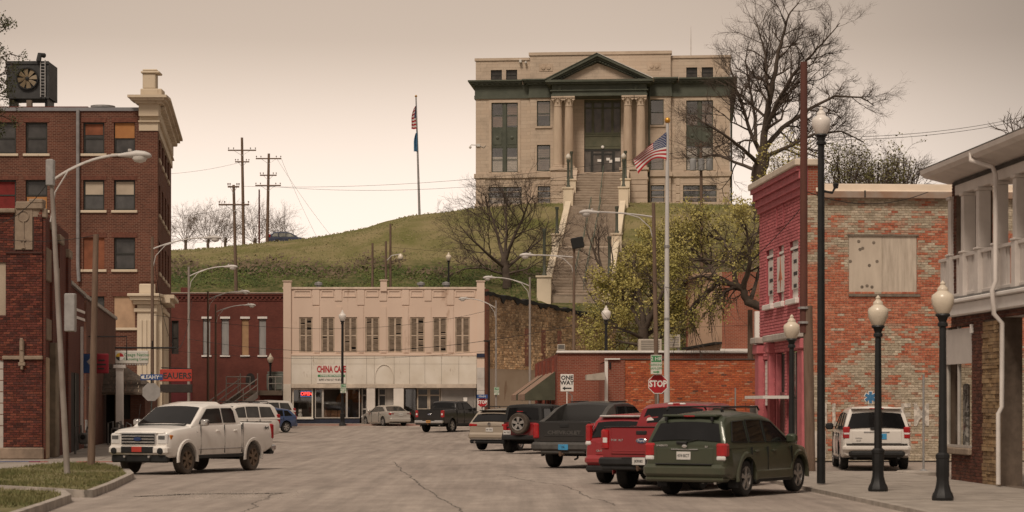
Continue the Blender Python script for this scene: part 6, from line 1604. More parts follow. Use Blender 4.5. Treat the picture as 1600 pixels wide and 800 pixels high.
V_plate = mat('licence_plate', (.55, .53, .50), .5, .1, 3); V_plateb = mat('blue_plate', (.05, .25, .45), .5, .1, 3); V_plater = mat('red_plate', (.45, .05, .035), .5, .1, 3); V_platey = mat('orange_plate', (.5, .25, .08), .5, .1, 3)
LV = [0, .06, .2, .4, .58, .76, .9, .965, 1.0]; LW = [.93, .972, .988, 1.0, 1.0, .988, .968, .945, .90]
def wheel(root, x, y, r, w, tm, rm, spokes=6, name='wheel', dull=False):
 t = MB(); t.lathe([(.62 * r, -.46 * w), (.90 * r, -.5 * w), (.975 * r, -.42 * w), (r, -.25 * w), (r, .25 * w), (.975 * r, .42 * w), (.90 * r, .5 * w), (.62 * r, .46 * w)], 28, (0, 0, 0), 'y', caps=(1, 0))
 o = t.build(name, tm, root, smooth=35); o.location = (x, y, r)
 if y < 0: o.rotation_euler = (0, 0, math.pi)
 q = MB(); q.lathe([(.66 * r, .40 * w), (.655 * r, .47 * w), (.60 * r, .45 * w), (.58 * r, .2 * w), (0.0, .18 * w)], 28, (0, 0, 0), 'y', mi=0, caps=(0, 1))
 q.mi = 0
 for k in range(spokes):
  a = 2 * math.pi * k / spokes + .3; ca, sa = math.cos(a), math.sin(a); hw1, hw2 = .085 * r, .12 * r
  pt = lambda rr, t_, yy: (rr * ca - t_ * sa, yy, rr * sa + t_ * ca)
  q.loft([[pt(.08 * r, -hw1, .25 * w), pt(.08 * r, hw1, .25 * w), pt(.08 * r, hw1, .44 * w), pt(.08 * r, -hw1, .44 * w)], [pt(.62 * r, -hw2, .25 * w), pt(.62 * r, hw2, .25 * w), pt(.62 * r, hw2, .46 * w), pt(.62 * r, -hw2, .46 * w)]])
 q.lathe([(.17 * r, .3 * w), (.17 * r, .455 * w), (.10 * r, .48 * w), (0, .48 * w)], 14, (0, 0, 0), 'y')
 q.build('rim', rm, o, smooth=35)
 q = MB(); q.lathe([(.575 * r, .215 * w), (.3 * r, .225 * w), (0, .226 * w)], 20, (0, 0, 0), 'y'); q.build('brake_disc', V_dark, o)
 return o
class Car:
 def __init__(s, name, label, cat, spec, pm, LR, alpha, z=0.0, group=None, tm=None, rm=None, spokes=6, center=False, sc=1.0):
  s.sp = spec; s.pm = pm
  h = Vector((math.sin(R(alpha)), math.cos(R(alpha)), 0)); left = Vector((-h.y, h.x, 0))
  C = Vector((LR[0], LR[1], 0)) - (Vector() if center else left * spec['tr'] * sc); C.z = z
  s.root = thing(name, label, cat, C, R(90 - alpha), group)
  s.root.scale = (sc, sc, sc); s.body(); s.cabin()
  for x in (0, spec['wb']):
   for sy in (1, -1): wheel(s.root, x, sy * (spec['tr']), spec['r'], spec.get('tw', .24), tm or V_rub, rm or V_rim, spokes)
  ub = MB(); ub.box(-spec['ro'] + .25, spec['wb'] + spec['fo'] - .3, -spec['hw'] * .72, spec['hw'] * .72, spec.get('ub', .3), spec['bot'][0][1] + .2);
  for x in (0, spec['wb']): ub.box(x - .08, x + .08, -spec['tr'], spec['tr'], spec['r'] - .07, spec['r'] + .07)
  ub.build('underbody', V_dark, s.root)
 def half(s, x): return s.sp['hw'] * interp(s.sp['plan'], x)
 def body(s):
  sp = s.sp; ra = sp.get('ra', sp['r'] * 1.22); x0, x1 = -sp['ro'], sp['wb'] + sp['fo']
  xs = {round(lerp(x0, x1, i / 56), 3) for i in range(57)} | {round(k, 3) for k, _ in sp['top']} | {round(k, 3) for k, _ in sp['plan'] if x0 <= k <= x1}
  for c in (0, sp['wb']):
   for k in range(17): xs.add(round(c - ra * math.cos(math.pi * k / 16), 3))
  bed = sp.get('bed')
  if bed: xs |= {bed[0], bed[0] + .01, bed[1], bed[1] - .01}
  xs = sorted(x for x in xs if x0 <= x <= x1)
  rings = []
  for x in xs:
   zt, zb, w = interp(sp['top'], x), interp(sp['bot'], x), s.half(x); za = zb
   for c in (0, sp['wb']):
    if abs(x - c) < ra: za = max(za, sp['r'] + sp.get('ag', .02) + math.sqrt(max(0, ra * ra - (x - c) ** 2)))
   pts = []
   for t, f in zip(LV, LW):
    z = lerp(zb, zt, t)
    if z < za: z = min(za, zt - .02); f = interp(list(zip(LV, LW)), (z - zb) / (zt - zb))
    pts.append((w * f, z))
   cr = sp.get('crown', .04)
   if bed and bed[0] < x < bed[1]: pts += [(w * .86, zt), (w * .855, zt - .45), (w * .4, zt - .45), (0, zt - .45)]
   else: pts += [(w * .80, zt + cr * .35), (w * .55, zt + cr * .7), (w * .28, zt + cr * .92), (0, zt + cr)]
   ring = [(x, y, z) for y, z in pts] + [(x, -y, z) for y, z in pts[-2::-1]]
   rings.append(ring)
  mb = MB(); mb.loft(rings); mb.build('body', s.pm, s.root, smooth=28, weld=.0005)
  if sp.get('lip', 0):                             # wheel arch flares
   for c in (0, sp['wb']):
    for sy in (1, -1):
     q = MB(); rr = []
     for k in range(15):
      a = math.pi * (k / 14 * 1.10 - .05); co, si = math.cos(a), math.sin(a); y = s.half(c)
      f = lambda r_, yy: (c + r_ * co, sy * yy, sp['r'] + .02 + r_ * si)
      rr.append([f(ra - .025, y - .05), f(ra - .02, y + sp['lip']), f(ra + .05, y + sp['lip'] * .9), f(ra + .085, y - .02)])
     q.loft(rr); q.build('arch_flare', sp.get('lipm') or s.pm, s.root, smooth=40)
 def cw(s, z): return s.sp['cw'] - (z - s.sp['cb']) * s.sp.get('tum', .25)
 def cabin(s):
  sp = s.sp; ol = sp['cab']; z0 = sp['cb'] - .05; x0, x1 = ol[0][0], ol[-1][0]
  xs = sorted({round(lerp(x0, x1, i / 40), 3) for i in range(41)} | {k for k, _ in ol}); rings = []
  for x in xs:
   zt = max(interp(ol, x), z0 + .02); h = zt - z0; cr = .045 * min(1, h / .3); pts = []
   for t, ins in ((0, 0), (.35, 0), (.7, .002), (.86, .008), (.95, .03), (1.0, .085)):
    z = lerp(z0, zt, t); pts.append((s.cw(z) - ins, z))
   w = s.cw(zt)
   for f in (.72, .45, .2, 0): pts.append((w * f, zt + cr * (1 - (f / .92) ** 2)))
   rings.append([(x, y, z) for y, z in pts] + [(x, -y, z) for y, z in pts[-2::-1]])
  mb = MB(); mb.loft(rings); mb.build('cabin', sp.get('cabm') or s.pm, s.root, smooth=30, weld=.0005)
  for poly in sp['win']:
   for sy in (1, -1):
    q = MB(); q.poly([(x, sy * (s.cw(z) + .008), z) for x, z in poly]); q.poly([(x, sy * (s.cw(z) - .01), z) for x, z in poly])
    s_ = q.build('side_window', sp.get('gm') or V_glass, s.root, fix=False)
    t = MB(); pts = [(x, sy * (s.cw(z) + .012), z) for x, z in poly]; t.tube(pts + [pts[0]], .012, 4, cap=False); t.build('window_trim', sp.get('trimm') or V_blk, s_)
  for (nm, xa, za, xb, zb, ia, ib, sg) in sp['scr']:
   d = Vector((xb - xa, 0, zb - za)).normalized(); nn = Vector((-d.z, 0, d.x)); nn = nn if nn.x * sg > 0 else -nn
   rows = []
   for j in range(6):
    t = j / 5; x, z = lerp(xa, xb, t), lerp(za, zb, t); w = s.cw(z) - lerp(ia, ib, t); wf = s.cw(z); rows.append([Vector((x, w * (k / 4 - 1), z + .045 * (1 - (abs(w * (k / 4 - 1)) / (wf * .92)) ** 2))) + nn * .012 for k in range(9)])
   q = MB(); q.loft([[tuple(p) for p in r_] for r_ in rows], cap=False, closed=False); q.build(nm, sp.get('gm2') or sp.get('gm') or V_glass, s.root, smooth=60, fix=False)
 def part(s, name, m, x0, x1, y0, y1, z0, z1, b=.02, mirror=False, parent=None):
  o = B1(name, m, parent or s.root, (x0, x1, y0, y1, z0, z1), b=b)
  if mirror: B1(name, m, parent or s.root, (x0, x1, -y1, -y0, z0, z1), b=b)
  return o
 def tubep(s, name, m, pts, r, parent=None, n=6):
  q = MB(); q.tube(pts, r, n); return q.build(name, m, parent or s.root, smooth=50)
 def mirrors(s, x, y, z, m=None):
  for sy in (1, -1):
   q = MB(); q.cbox(x - .08, x + .10, sy * y - .11, sy * y + .11, z - .09, z + .10, .04); q.build('mirror', m or s.pm, s.root, smooth=40)
 def text_rear(s, body, size, m, y, z, sx=1.0, bold=0.0, x=None):
  me = text_mesh(body, size, bold, .003, sx); me.materials.clear(); me.materials.append(m)
  o = bpy.data.objects.new('lettering', me); COL.objects.link(o); o.parent = s.root
  o.matrix_local = Matrix.Translation(((-s.sp['ro'] - .02) if x is None else x, y, z)) @ Matrix.Rotation(R(-90), 4, 'Z') @ Matrix.Rotation(R(90), 4, 'X')
 def text_side(s, body, size, m, x, y, z, sx=1.0, bold=0.0):
  me = text_mesh(body, size, bold, .003, sx); me.materials.clear(); me.materials.append(m)
  o = bpy.data.objects.new('lettering', me); COL.objects.link(o); o.parent = s.root
  o.matrix_local = Matrix.Translation((x, y, z)) @ Matrix.Rotation(R(180) if y > 0 else 0, 4, 'Z') @ Matrix.Rotation(R(90), 4, 'X')
 def plate(s, m, y, z, x=None, txt='4K 7352', tm=None):
  x = (-s.sp['ro'] - .012) if x is None else x
  o = B1('licence_plate', m, s.root, (x - .012, x, y - .155, y + .155, z - .08, z + .08), b=.004)
  s.text_rear(txt, .085, tm or M_blackl, y, z, .85, x=x - .016)
def at(px, py, z=0.0, d=None):
 if d is None: d = F * (CH - z) / (py - HY)
 return (X(px, d), d)

TRUCK = dict(wb=3.68, fo=.95, ro=1.22, hw=.995, r=.40, tw=.27, tr=.85, ra=.49, lip=.020, ub=.42, crown=.045,
 top=[(-1.22, 1.38), (.60, 1.42), (.66, 1.38), (3.1, 1.35), (3.3, 1.33), (4.30, 1.24), (4.55, 1.16), (4.63, 1.02)], bot=[(-1.22, .66), (-.8, .54), (.4, .48), (4.3, .48), (4.63, .46)],
 plan=[(-1.22, .955), (-1.1, .98), (.3, 1), (3.68, 1), (4.2, .975), (4.5, .94), (4.63, .90)], bed=(-1.14, .58),
 cab=[(.62, 1.36), (.76, 1.82), (.92, 1.90), (1.6, 1.935), (2.2, 1.925), (2.55, 1.86), (3.42, 1.33)], cb=1.36, cw=.925, tum=.24,
 win=[[(.95, 1.42), (1.62, 1.42), (1.62, 1.82), (1.06, 1.82), (.98, 1.74)], [(1.72, 1.42), (2.98, 1.40), (2.92, 1.46), (2.42, 1.80), (1.72, 1.82)]],
 scr=[('rear_window', .665, 1.46, .765, 1.80, .10, .14, -1), ('windscreen', 3.34, 1.38, 2.60, 1.84, .06, .10, 1)])
def truck_rear(c, pm, chrome, flat=False, oval=True, lampm=V_red):
 x = -1.22
 tg = c.part('tailgate', pm, x - .02, x + .02, -.74, .74, .80, 1.40, .025)
 c.part('tailgate_crease', V_blk if flat else pm, x - .026, x, -.70, .70, .86, .90, .01, parent=tg); c.part('tailgate_lip', V_blk, x - .03, x + .10, -.90, .90, 1.40, 1.425, .01)
 c.part('tailgate_handle', V_blk, x - .035, x, -.13, .13, 1.24, 1.33, .02, parent=tg)
 for sy in (1, -1):
  y0, y1 = (.765, .985) if sy > 0 else (-.985, -.765)
  t = c.part('tail_lamp', lampm, x - .025, x + .17, y0, y1, .90, 1.36, .04); c.part('reverse_lamp', V_wht, x - .031, x, min(y0, y1) + .05, max(y0, y1) - .05, 1.05, 1.18, .03, parent=t)
 b = c.part('rear_bumper', chrome, x - .17, x + .05, -.98, .98, .56, .74, .04); c.part('bumper_step', V_blk, x - .172, x - .06, -.42, .42, .70, .748, .01, parent=b); c.part('bumper_lower', V_blk, x - .12, x + .1, -.93, .93, .46, .575, .03)
 if oval:
  q = MB(); q.lathe([(.13, 0), (.13, -.012), (.11, -.02), (0, -.02)], 22, (0, 0, 0), 'x'); o = q.build('emblem', V_chr, c.root, smooth=30); o.location = (x - .018, 0, 1.11); o.scale = (1, 1, .42)
  o2 = MB(); o2.lathe([(.112, 0), (.112, -.004), (0, -.005)], 22, (0, 0, 0), 'x'); e = o2.build('emblem_field', mat('emblem_blue', (.03, .05, .14), .3), o); e.location = (-.02, 0, 0)
  c.text_rear('Ford', .085, M_whitel, 0, 1.11, 1, .0, x - .045)
 c.tubep('hitch', mat('rusty_steel', (.12, .075, .05), .8, .3, 8), [(x - .02, 0, .5), (x - .24, 0, .48), (x - .25, 0, .56)], .035)
 c.tubep('exhaust', V_chr, [(-.4, -.6, .45), (x + .05, -.66, .42)], .04)
def truck_side(c, pm, handles):
 for sy in (1, -1):
  for x in (1.05, 2.05): c.part('door_handle', handles, x - .09, x + .09, sy * .985 - .02, sy * .985 + .025, 1.16, 1.21, .015)
  for x in (.70, 1.67, 2.98): c.part('door_gap', V_dark, x - .003, x + .003, sy * .985 - .015, sy * .985 + .0125, .56, 1.36, 0)
  c.part('rocker_trim', V_chr if handles is not V_blk else V_blk, .62, 3.1, sy * .985 - .02, sy * .985 + .016, .67, .695, .006)
  c.part('sill', V_blk, .55, 3.12, sy * .93 - .05, sy * .93 + .05, .42, .52, .02)
  c.part('bed_gap', V_dark, .614, .624, sy * .985 - .02, sy * .985 + .012, .52, 1.4, 0)
 c.tubep('antenna', V_blk, [(3.45, -.78, 1.3), (3.3, -.78, 1.95)], .006)
# ---- white pickup nosed in at the left
pw_ = paint('white_pearl_paint', (.80, .765, .715), .3, .6, .5)
hx_, hy_ = -.385, -.923; al = math.degrees(math.atan2(hx_, hy_))
g = at(287, 741); fl_w = Vector((g[0], g[1], 0)); hd = Vector((hx_, hy_, 0)).normalized()
c = Car('white_pickup', 'muddy white four-door pickup truck parked nose-in at the left kerb', 'pickup truck', TRUCK, pw_, tuple((fl_w - hd * 3.68 * .955)[:2]), al, 0, 'vehicles parked along the street', V_rubd, V_rimd, 6, sc=.955)
truck_rear(c, pw_, V_chr); truck_side(c, pw_, pw_); c.mirrors(2.95, 1.10, 1.42, V_chr)
c.text_side('4x4', .14, M_blackl, -.75, 1.002, 1.24, 1.2, .004); c.text_side('4x4', .14, M_blackl, -.75, -1.002, 1.24, 1.2, .004)
xf = 4.63
c.part('grille_surround', V_chr, xf - .06, xf + .035, -.57, .57, .81, 1.16, .03); gr = c.part('grille', V_blk, xf, xf + .045, -.53, .53, .84, 1.13, .01)
for z in (.905, .985, 1.065): c.part('grille_bar', V_chr, xf + .03, xf + .06, -.52, .52, z - .014, z + .014, .008, parent=gr)
c.part('hood_edge', pw_, xf - .25, xf + .0, -.80, .80, 1.12, 1.185, .04)
q = MB(); q.lathe([(.12, 0), (.12, .02), (0, .025)], 20, (0, 0, 0), 'x'); o = q.build('emblem', mat('emblem_blue', (.03, .05, .14), .3), c.root, smooth=30); o.location = (xf + .06, 0, .985); o.scale = (1, 1, .42)
for sy in (1, -1):
 y0, y1 = sorted((sy * .58, sy * .905)); h_ = c.part('headlight', V_wht, xf - .24, xf + .02, y0, y1, .83, 1.14, .04); c.part('headlight_lens', mat('lamp_smoke', (.10, .10, .10), .12, .3, 6), xf - .1, xf + .028, y0 + .03, y1 - .04, .95, 1.10, .03, parent=h_)
 c.part('turn_lamp', V_amb, xf - .3, xf - .12, *sorted((sy * .87, sy * .935)), .96, 1.1, .02); q = MB(); q.lathe([(.09, 0), (.09, .05), (.06, .06), (0, .06)], 16, (xf + .07, sy * .74, .66), 'x'); q.build('fog_lamp', V_blk, c.root, smooth=30)
 c.part('tow_hook', V_chr, xf + .04, xf + .14, *sorted((sy * .36, sy * .42)), .47, .53, .01)
 c.text_side('F150', .05, V_chr, 3.2, sy * 1.0, 1.16)
c.part('front_bumper', pw_, xf - .25, xf + .10, -.94, .94, .56, .80, .06); c.part('bumper_opening', V_blk, xf + .05, xf + .112, -.52, .52, .60, .78, .02); c.part('air_dam', V_blk, xf - .2, xf + .03, -.88, .88, .34, .56, .04)
o = B1('licence_plate', V_plater, c.root, (xf + .11, xf + .125, -.16, .16, .63, .78), b=.005)
c.part('wiper_cowl', V_blk, 3.28, 3.50, -.74, .74, 1.335, 1.385, .01)
# ---- red and black pickups seen from behind
TRUCK2 = dict(TRUCK, gm2=V_glass)
rp_ = paint('dark_red_paint', (.23, .008, .014), .3, .7, .12); bk_ = paint('black_paint_car', (.007, .007, .008), .3, .35, .12)
c = Car('red_pickup', 'dark red pickup truck seen from behind between the green and the small red car', 'pickup truck', TRUCK2, rp_, at(981, 0, d=48.0), 26, 0, 'vehicles parked along the street', V_rub, V_rim, 6, sc=.97)
truck_rear(c, rp_, V_blk); truck_side(c, rp_, rp_); c.mirrors(2.95, 1.10, 1.42); c.plate(V_plate, .0, .66, -1.395, 'JK9085'); c.part('roof_lamp', V_wht, .84, .9, -.22, .22, 1.895, 1.945, .02); c.part('roof_lamp_red', V_red, .835, .86, -.09, .09, 1.90, 1.94, .01)
c.text_rear('F150  XLT', .055, V_chr, .58, 1.12, 1.2, .002, -1.245)
q = MB(); q.lathe([(.10, 0), (.10, -.004), (0, -.005)], 7, (0, 0, 0), 'x'); o = q.build('window_sticker', M_whitel, c.root); o.location = (.675, .58, 1.52)
c = Car('black_pickup', 'black pickup truck seen from behind in front of the stone side wall', 'pickup truck', TRUCK2, bk_, at(666, 0, d=136.0), 25, gz(136), 'vehicles parked along the street')
truck_rear(c, bk_, V_chr); truck_side(c, bk_, V_blk); c.mirrors(2.95, 1.10, 1.42); c.plate(V_platey, 0, .66, -1.395, 'OK 218')
# ---- charcoal pickup with sloping sail panels
SAIL = dict(TRUCK, wb=3.30, fo=1.0, ro=1.20, top=[(-1.20, 1.33), (.3, 1.36), (.40, 1.34), (2.9, 1.30), (3.1, 1.28), (4.0, 1.17), (4.2, 1.08), (4.30, .95)], bot=[(-1.2, .64), (.4, .46), (4.3, .44)],
 plan=[(-1.2, .96), (-1.05, .99), (.3, 1), (3.3, 1), (3.9, .97), (4.15, .93), (4.3, .88)], bed=(-1.12, .34),
 cab=[(.30, 1.32), (.46, 1.80), (.62, 1.87), (1.3, 1.90), (1.9, 1.89), (2.25, 1.83), (3.15, 1.28)], cb=1.32, cw=.93, tum=.25,
 win=[[(.62, 1.38), (1.35, 1.38), (1.35, 1.79), (.74, 1.79)], [(1.45, 1.38), (2.72, 1.36), (2.18, 1.77), (1.45, 1.79)]], scr=[('rear_window', .335, 1.36, .47, 1.78, .19, .17, -1), ('windscreen', 3.08, 1.33, 2.30, 1.82, .06, .1, 1)], lip=.05)
ch_ = paint('charcoal_paint', (.013, .0135, .014), .35, .25, .12); cl_ = mat('grey_cladding', (.070, .066, .061), .7, .25, 4)
SAIL['lipm'] = cl_
c = Car('charcoal_pickup', 'charcoal pickup truck with sloping sail panels and grey cladding', 'pickup truck', SAIL, ch_, at(866, 0, d=64.0), 25, 0, 'vehicles parked along the street')
x = -1.2
for sy in (1, -1):
 q = MB(); ya, yb = sy * .80, sy * .95
 q.loft([[(-.85, ya, 1.32), (-.85, yb, 1.32), (-.85, yb, 1.345), (-.85, ya, 1.345)], [(-.45, ya, 1.32), (-.45, yb, 1.32), (-.45, sy * .925, 1.47), (-.45, sy * .80, 1.47)], [(.1, ya, 1.32), (.1, yb, 1.32), (.1, sy * .865, 1.72), (.1, sy * .74, 1.74)], [(.55, sy * .7, 1.32), (.55, yb, 1.32), (.55, sy * .82, 1.83), (.55, sy * .68, 1.87)]]); q.build('sail_panel', cl_, c.root, smooth=35)
 y0, y1 = sorted((sy * .80, sy * .985)); c.part('tail_lamp', V_red, x - .03, x + .15, y0, y1, .86, 1.30, .03)
 for xx in (1.0, 2.0): c.part('door_handle', cl_, xx - .09, xx + .09, *sorted((sy * .965, sy * 1.01)), 1.1, 1.15, .015)
 c.part('body_cladding', cl_, .6, 2.75, *sorted((sy * .96, sy * 1.015)), .5, .78, .03)
 q = MB(); q.tube([(.7, sy * .62, 1.92), (2.0, sy * .62, 1.94)], .02, 6); q.build('roof_rail', V_blk, c.root)
tg = c.part('tailgate', ch_, x - .02, x + .02, -.78, .78, .76, 1.35, .03); c.part('tailgate_handle', V_blk, x - .035, x, -.14, .14, 1.18, 1.29, .03, parent=tg); c.part('tailgate_recess', ch_, x - .03, x, -.62, .62, .92, .96, .01, parent=tg)
c.text_rear('CHEVROLET', .15, cl_, 0, 1.03, 1.25, .004, x - .024)
c.part('bed_cover', V_blk, -1.1, .33, -.80, .80, 1.335, 1.355, .01)
c.part('rear_bumper', cl_, x - .20, x + .08, -.99, .99, .50, .76, .07); c.part('bumper_valance', cl_, x - .16, x + .05, -.70, .70, .42, .52, .05); c.plate(V_plateb, -.05, .62, x - .205, 'OK')
c.tubep('hitch', mat('rusty_steel', (.12, .075, .05), .8, .3, 8), [(x - .05, 0, .42), (x - .3, 0, .40), (x - .31, 0, .49)], .045); c.tubep('spare_tyre_hanger', V_blk, [(x + .3, -.3, .5), (x + .15, -.35, .30), (x + .05, -.3, .26)], .03)
c.mirrors(2.72, 1.10, 1.38); c.part('rear_glass_frame', V_blk, .36, .42, -.74, .74, 1.33, 1.365, .01)
# ---- SUVs
def suv(wb, fo, ro, hw, h, r, belt, hood, rear_top, rear_slope, **k):
 L = wb + fo; xr = -ro
 d = dict(wb=wb, fo=fo, ro=ro, hw=hw, r=r, tw=.235, tr=hw - .145, ra=r * 1.2, ub=.28, lip=.0, crown=.035,
  top=[(xr, belt - .03), (wb - .55, belt - .01), (wb - .1, belt - .02), (L - .35, hood), (L - .1, hood - .12), (L, hood - .28)], bot=[(xr, .42), (xr + .5, .34), (.5, .30), (L - .4, .30), (L, .34)],
  plan=[(xr, .90), (xr + .08, .955), (xr + .3, .985), (.3, 1), (wb, 1), (L - .4, .95), (L - .12, .88), (L, .78)],
  cab=[(xr + .01, belt - .03), (xr + rear_slope, rear_top - .10), (xr + rear_slope + .16, rear_top), (.6, h - .01), (1.1, h - .03), (1.55, h - .12), (wb - .12, belt - .03)], cb=belt - .02, cw=hw * .945, tum=.27)
 zb, zt = belt + .04, h - .17
 d['win'] = [[(xr + .30 + rear_slope * .2, zb + .02), (.12, zb), (.12, zt), (xr + .34 + rear_slope * .9, zt - .02)], [(.22, zb), (.98, zb), (.98, zt + .01), (.22, zt + .01)], [(1.06, zb), (wb - .55, zb), (wb - .62, zb + .06), (1.50, zt - .04), (1.06, zt)]]
 d['scr'] = [('rear_window', xr + .01 + rear_slope * .12, belt + .05, xr + rear_slope * .9, rear_top - .16, .09, .12, -1), ('windscreen', wb - .22, belt + .03, 1.62, h - .15, .06, .1, 1)]
 d.update(k); return d
def suv_side(c, hy):
 wb = c.sp['wb']
 for sy in (1, -1):
  for x in (.45, 1.35): c.part('door_handle', c.pm, x - .09, x + .09, *sorted((sy * (hy - .02), sy * (hy + .02))), c.sp['cb'] - .14, c.sp['cb'] - .10, .012)
  for x in (.22, 1.03, wb - .42): c.part('door_gap', V_dark, x - .005, x + .005, *sorted((sy * (hy - .03), sy * (hy + .008))), .42, c.sp['cb'] - .04, 0)
  c.part('sill_trim', V_blk, .4, wb - .42, *sorted((sy * (hy - .06), sy * (hy - .005))), .27, .34, .015)
def roof_rails(c, x0, x1, y, z):
 for sy in (1, -1):
  q = MB(); q.tube([(x0, sy * y, z - .06), (x0 + .08, sy * y, z), (x1 - .1, sy * y, z + .01), (x1, sy * y, z - .06)], .02, 6); q.build('roof_rail', V_blk, c.root, smooth=50)
 for x in (lerp(x0, x1, .3), lerp(x0, x1, .75)):
  q = MB(); q.tube([(x, -y, z + .01), (x, y, z + .01)], .015, 6); q.build('roof_crossbar', V_blk, c.root)
def wiper(c, x0, z0, x1, z1):
 q = MB(); q.tube([(x0, .12, z0), (x1, -.28, z1)], .012, 5); q.tube([(x0 - .02, -.05, z0), (x0 - .005, .18, z0 + .01)], .03, 6); q.build('wiper', V_blk, c.root)
# green SUV in the foreground
gs = suv(2.71, .84, 1.0, .93, 1.70, .365, 1.05, .96, 1.62, .25, lip=.018)
gn_ = paint('dark_green_paint', (.040, .052, .031), .3, .4, .18, .15)
c = Car('green_suv', 'dark green sport utility vehicle nearest the camera, parked at the right kerb', 'suv', gs, gn_, at(1049, 0, d=44.8), 30, 0, 'vehicles parked along the street', V_rub, V_rim, 5)
suv_side(c, .93); roof_rails(c, -.6, 1.3, .60, 1.80); c.mirrors(2.0, 1.04, 1.14); x = -1.0
hb = c.part('hatch_panel', gn_, x - .018, x + .04, -.64, .64, .64, 1.00, .03); c.part('chrome_strip', V_chr, x - .04, x, -.30, .30, .945, .965, .008, parent=hb)
for sy in (1, -1):
 y0, y1 = sorted((sy * .665, sy * .905)); t = c.part('tail_lamp', V_red, x - .015, x + .18, y0, y1, .80, 1.08, .04); c.part('reverse_lamp', V_wht, x - .022, x + .05, y0 + .02, y1 - .02, .735, .83, .025, parent=t)
 c.part('rear_flap', V_blk, -.42, -.40, *sorted((sy * .68, sy * .9)), .18, .42, .005); c.part('lower_cladding', gn_, .4, 2.25, *sorted((sy * .90, sy * .95)), .33, .52, .03)
 q = MB(); q.lathe([(.035, 0), (.03, .05), (0, .055)], 8, (0, 0, 0)); q.build('roof_foot', V_blk, c.root).location = (-.52, sy * .6, 1.70)
b = c.part('rear_bumper', gn_, x - .13, x + .28, -.90, .90, .40, .66, .07); c.part('bumper_step', V_blk, x - .12, x - .0, -.62, .62, .655, .675, .008, parent=b); c.part('bumper_lower', gn_, x - .09, x + .3, -.86, .86, .31, .41, .04)
c.plate(V_plate, .02, .83, x - .02, '474 BCT'); wiper(c, x + .0, 1.08, x + .04, 1.16); q = MB(); q.lathe([(.055, 0), (.055, -.01), (0, -.012)], 16, (0, 0, 0), 'x'); o = q.build('emblem', V_chr, c.root); o.location = (x - .02, 0, 1.02); o.scale = (1, 1, .6)
c.text_rear('SORENTO', .05, V_chr, .50, 1.03, 1.1, .002, x - .02); c.text_rear('EX', .045, V_chr, -.48, 1.01, 1.1, .002, x - .02)
c.part('rear_spoiler', gn_, x + .20, x + .50, -.60, .60, 1.60, 1.655, .02); c.part('brake_lamp', V_red, x + .19, x + .23, -.12, .12, 1.605, 1.635, .008); c.tubep('exhaust', V_chr, [(-.5, -.6, .3), (x + .0, -.66, .29)], .03)
for sy in (1, -1): c.part('hinge', V_blk, x + .16, x + .23, *sorted((sy * .48, sy * .53)), 1.52, 1.60, .01)
# small red SUV
rs = suv(2.62, .9, .95, .905, 1.62, .345, 1.02, .95, 1.58, .26)
rd_ = paint('red_paint_car', (.27, .012, .020), .3, .6, .15)
c = Car('red_suv', 'small red sport utility vehicle mostly hidden behind the red pickup', 'suv', rs, rd_, at(946, 0, d=51.3), 26, 0, 'vehicles parked along the street')
suv_side(c, .905); x = -.95
for sy in (1, -1):
 y0, y1 = sorted((sy * .70, sy * .86)); t = c.part('tail_lamp', V_red, x + .0, x + .2, y0, y1, .98, 1.40, .04); c.part('reverse_lamp', V_wht, x - .02, x + .1, y0, y1, .90, 1.0, .03, parent=t)
c.part('rear_bumper', rd_, x - .08, x + .3, -.87, .87, .44, .68, .08); c.part('bumper_lower', V_blk, x - .05, x + .3, -.84, .84, .28, .45, .05); c.part('hatch_panel', rd_, x - .015, x + .04, -.6, .6, .68, 1.0, .03); c.plate(V_plate, 0, .84, x - .015)
c.part('rear_spoiler', mat('silver_edge', (.45, .42, .40), .4), x + .18, x + .42, -.58, .58, 1.555, 1.60, .02); c.text_rear('CR-V', .06, V_chr, .5, .78, 1.1, .002, x - .02)
c.mirrors(2.0, 1.0, 1.1)
# champagne crossover
ls = suv(2.74, .95, 1.02, .945, 1.66, .37, 1.08, .98, 1.58, .42)
cp_ = paint('champagne_paint', (.42, .36, .29), .3, .6, .12, .3)
c = Car('champagne_crossover', 'champagne coloured crossover parked left of the black-topped off-roader', 'suv', ls, cp_, at(753, 0, d=87.5), 24, 0, 'vehicles parked along the street')
suv_side(c, .945); roof_rails(c, -.5, 1.3, .58, 1.74); c.mirrors(2.0, 1.05, 1.15); x = -1.02
for sy in (1, -1): y0, y1 = sorted((sy * .52, sy * .905)); t = c.part('tail_lamp', V_red, x - .01, x + .22, y0, y1, .95, 1.07, .03)
c.part('hatch_ledge', cp_, x - .03, x + .05, -.55, .55, .98, 1.02, .02); c.part('rear_bumper', cp_, x - .1, x + .3, -.92, .92, .45, .72, .08); c.part('bumper_lower', V_blk, x - .06, x + .3, -.85, .85, .28, .46, .05); c.part('chrome_strip', V_chr, x - .105, x, -.8, .8, .44, .47, .01); c.plate(V_plate, .0, .83, x - .01)
c.part('rear_spoiler', V_blk, x + .33, x + .6, -.6, .6, 1.575, 1.61, .02); q = MB(); q.lathe([(.07, 0), (.07, -.012), (0, -.014)], 16, (0, 0, 0), 'x'); o = q.build('emblem', V_chr, c.root); o.location = (x - .03, 0, 1.05)
for sy in (1, -1): c.tubep('exhaust', V_chr, [(x + .2, sy * .62, .34), (x - .08, sy * .62, .34)], .045)
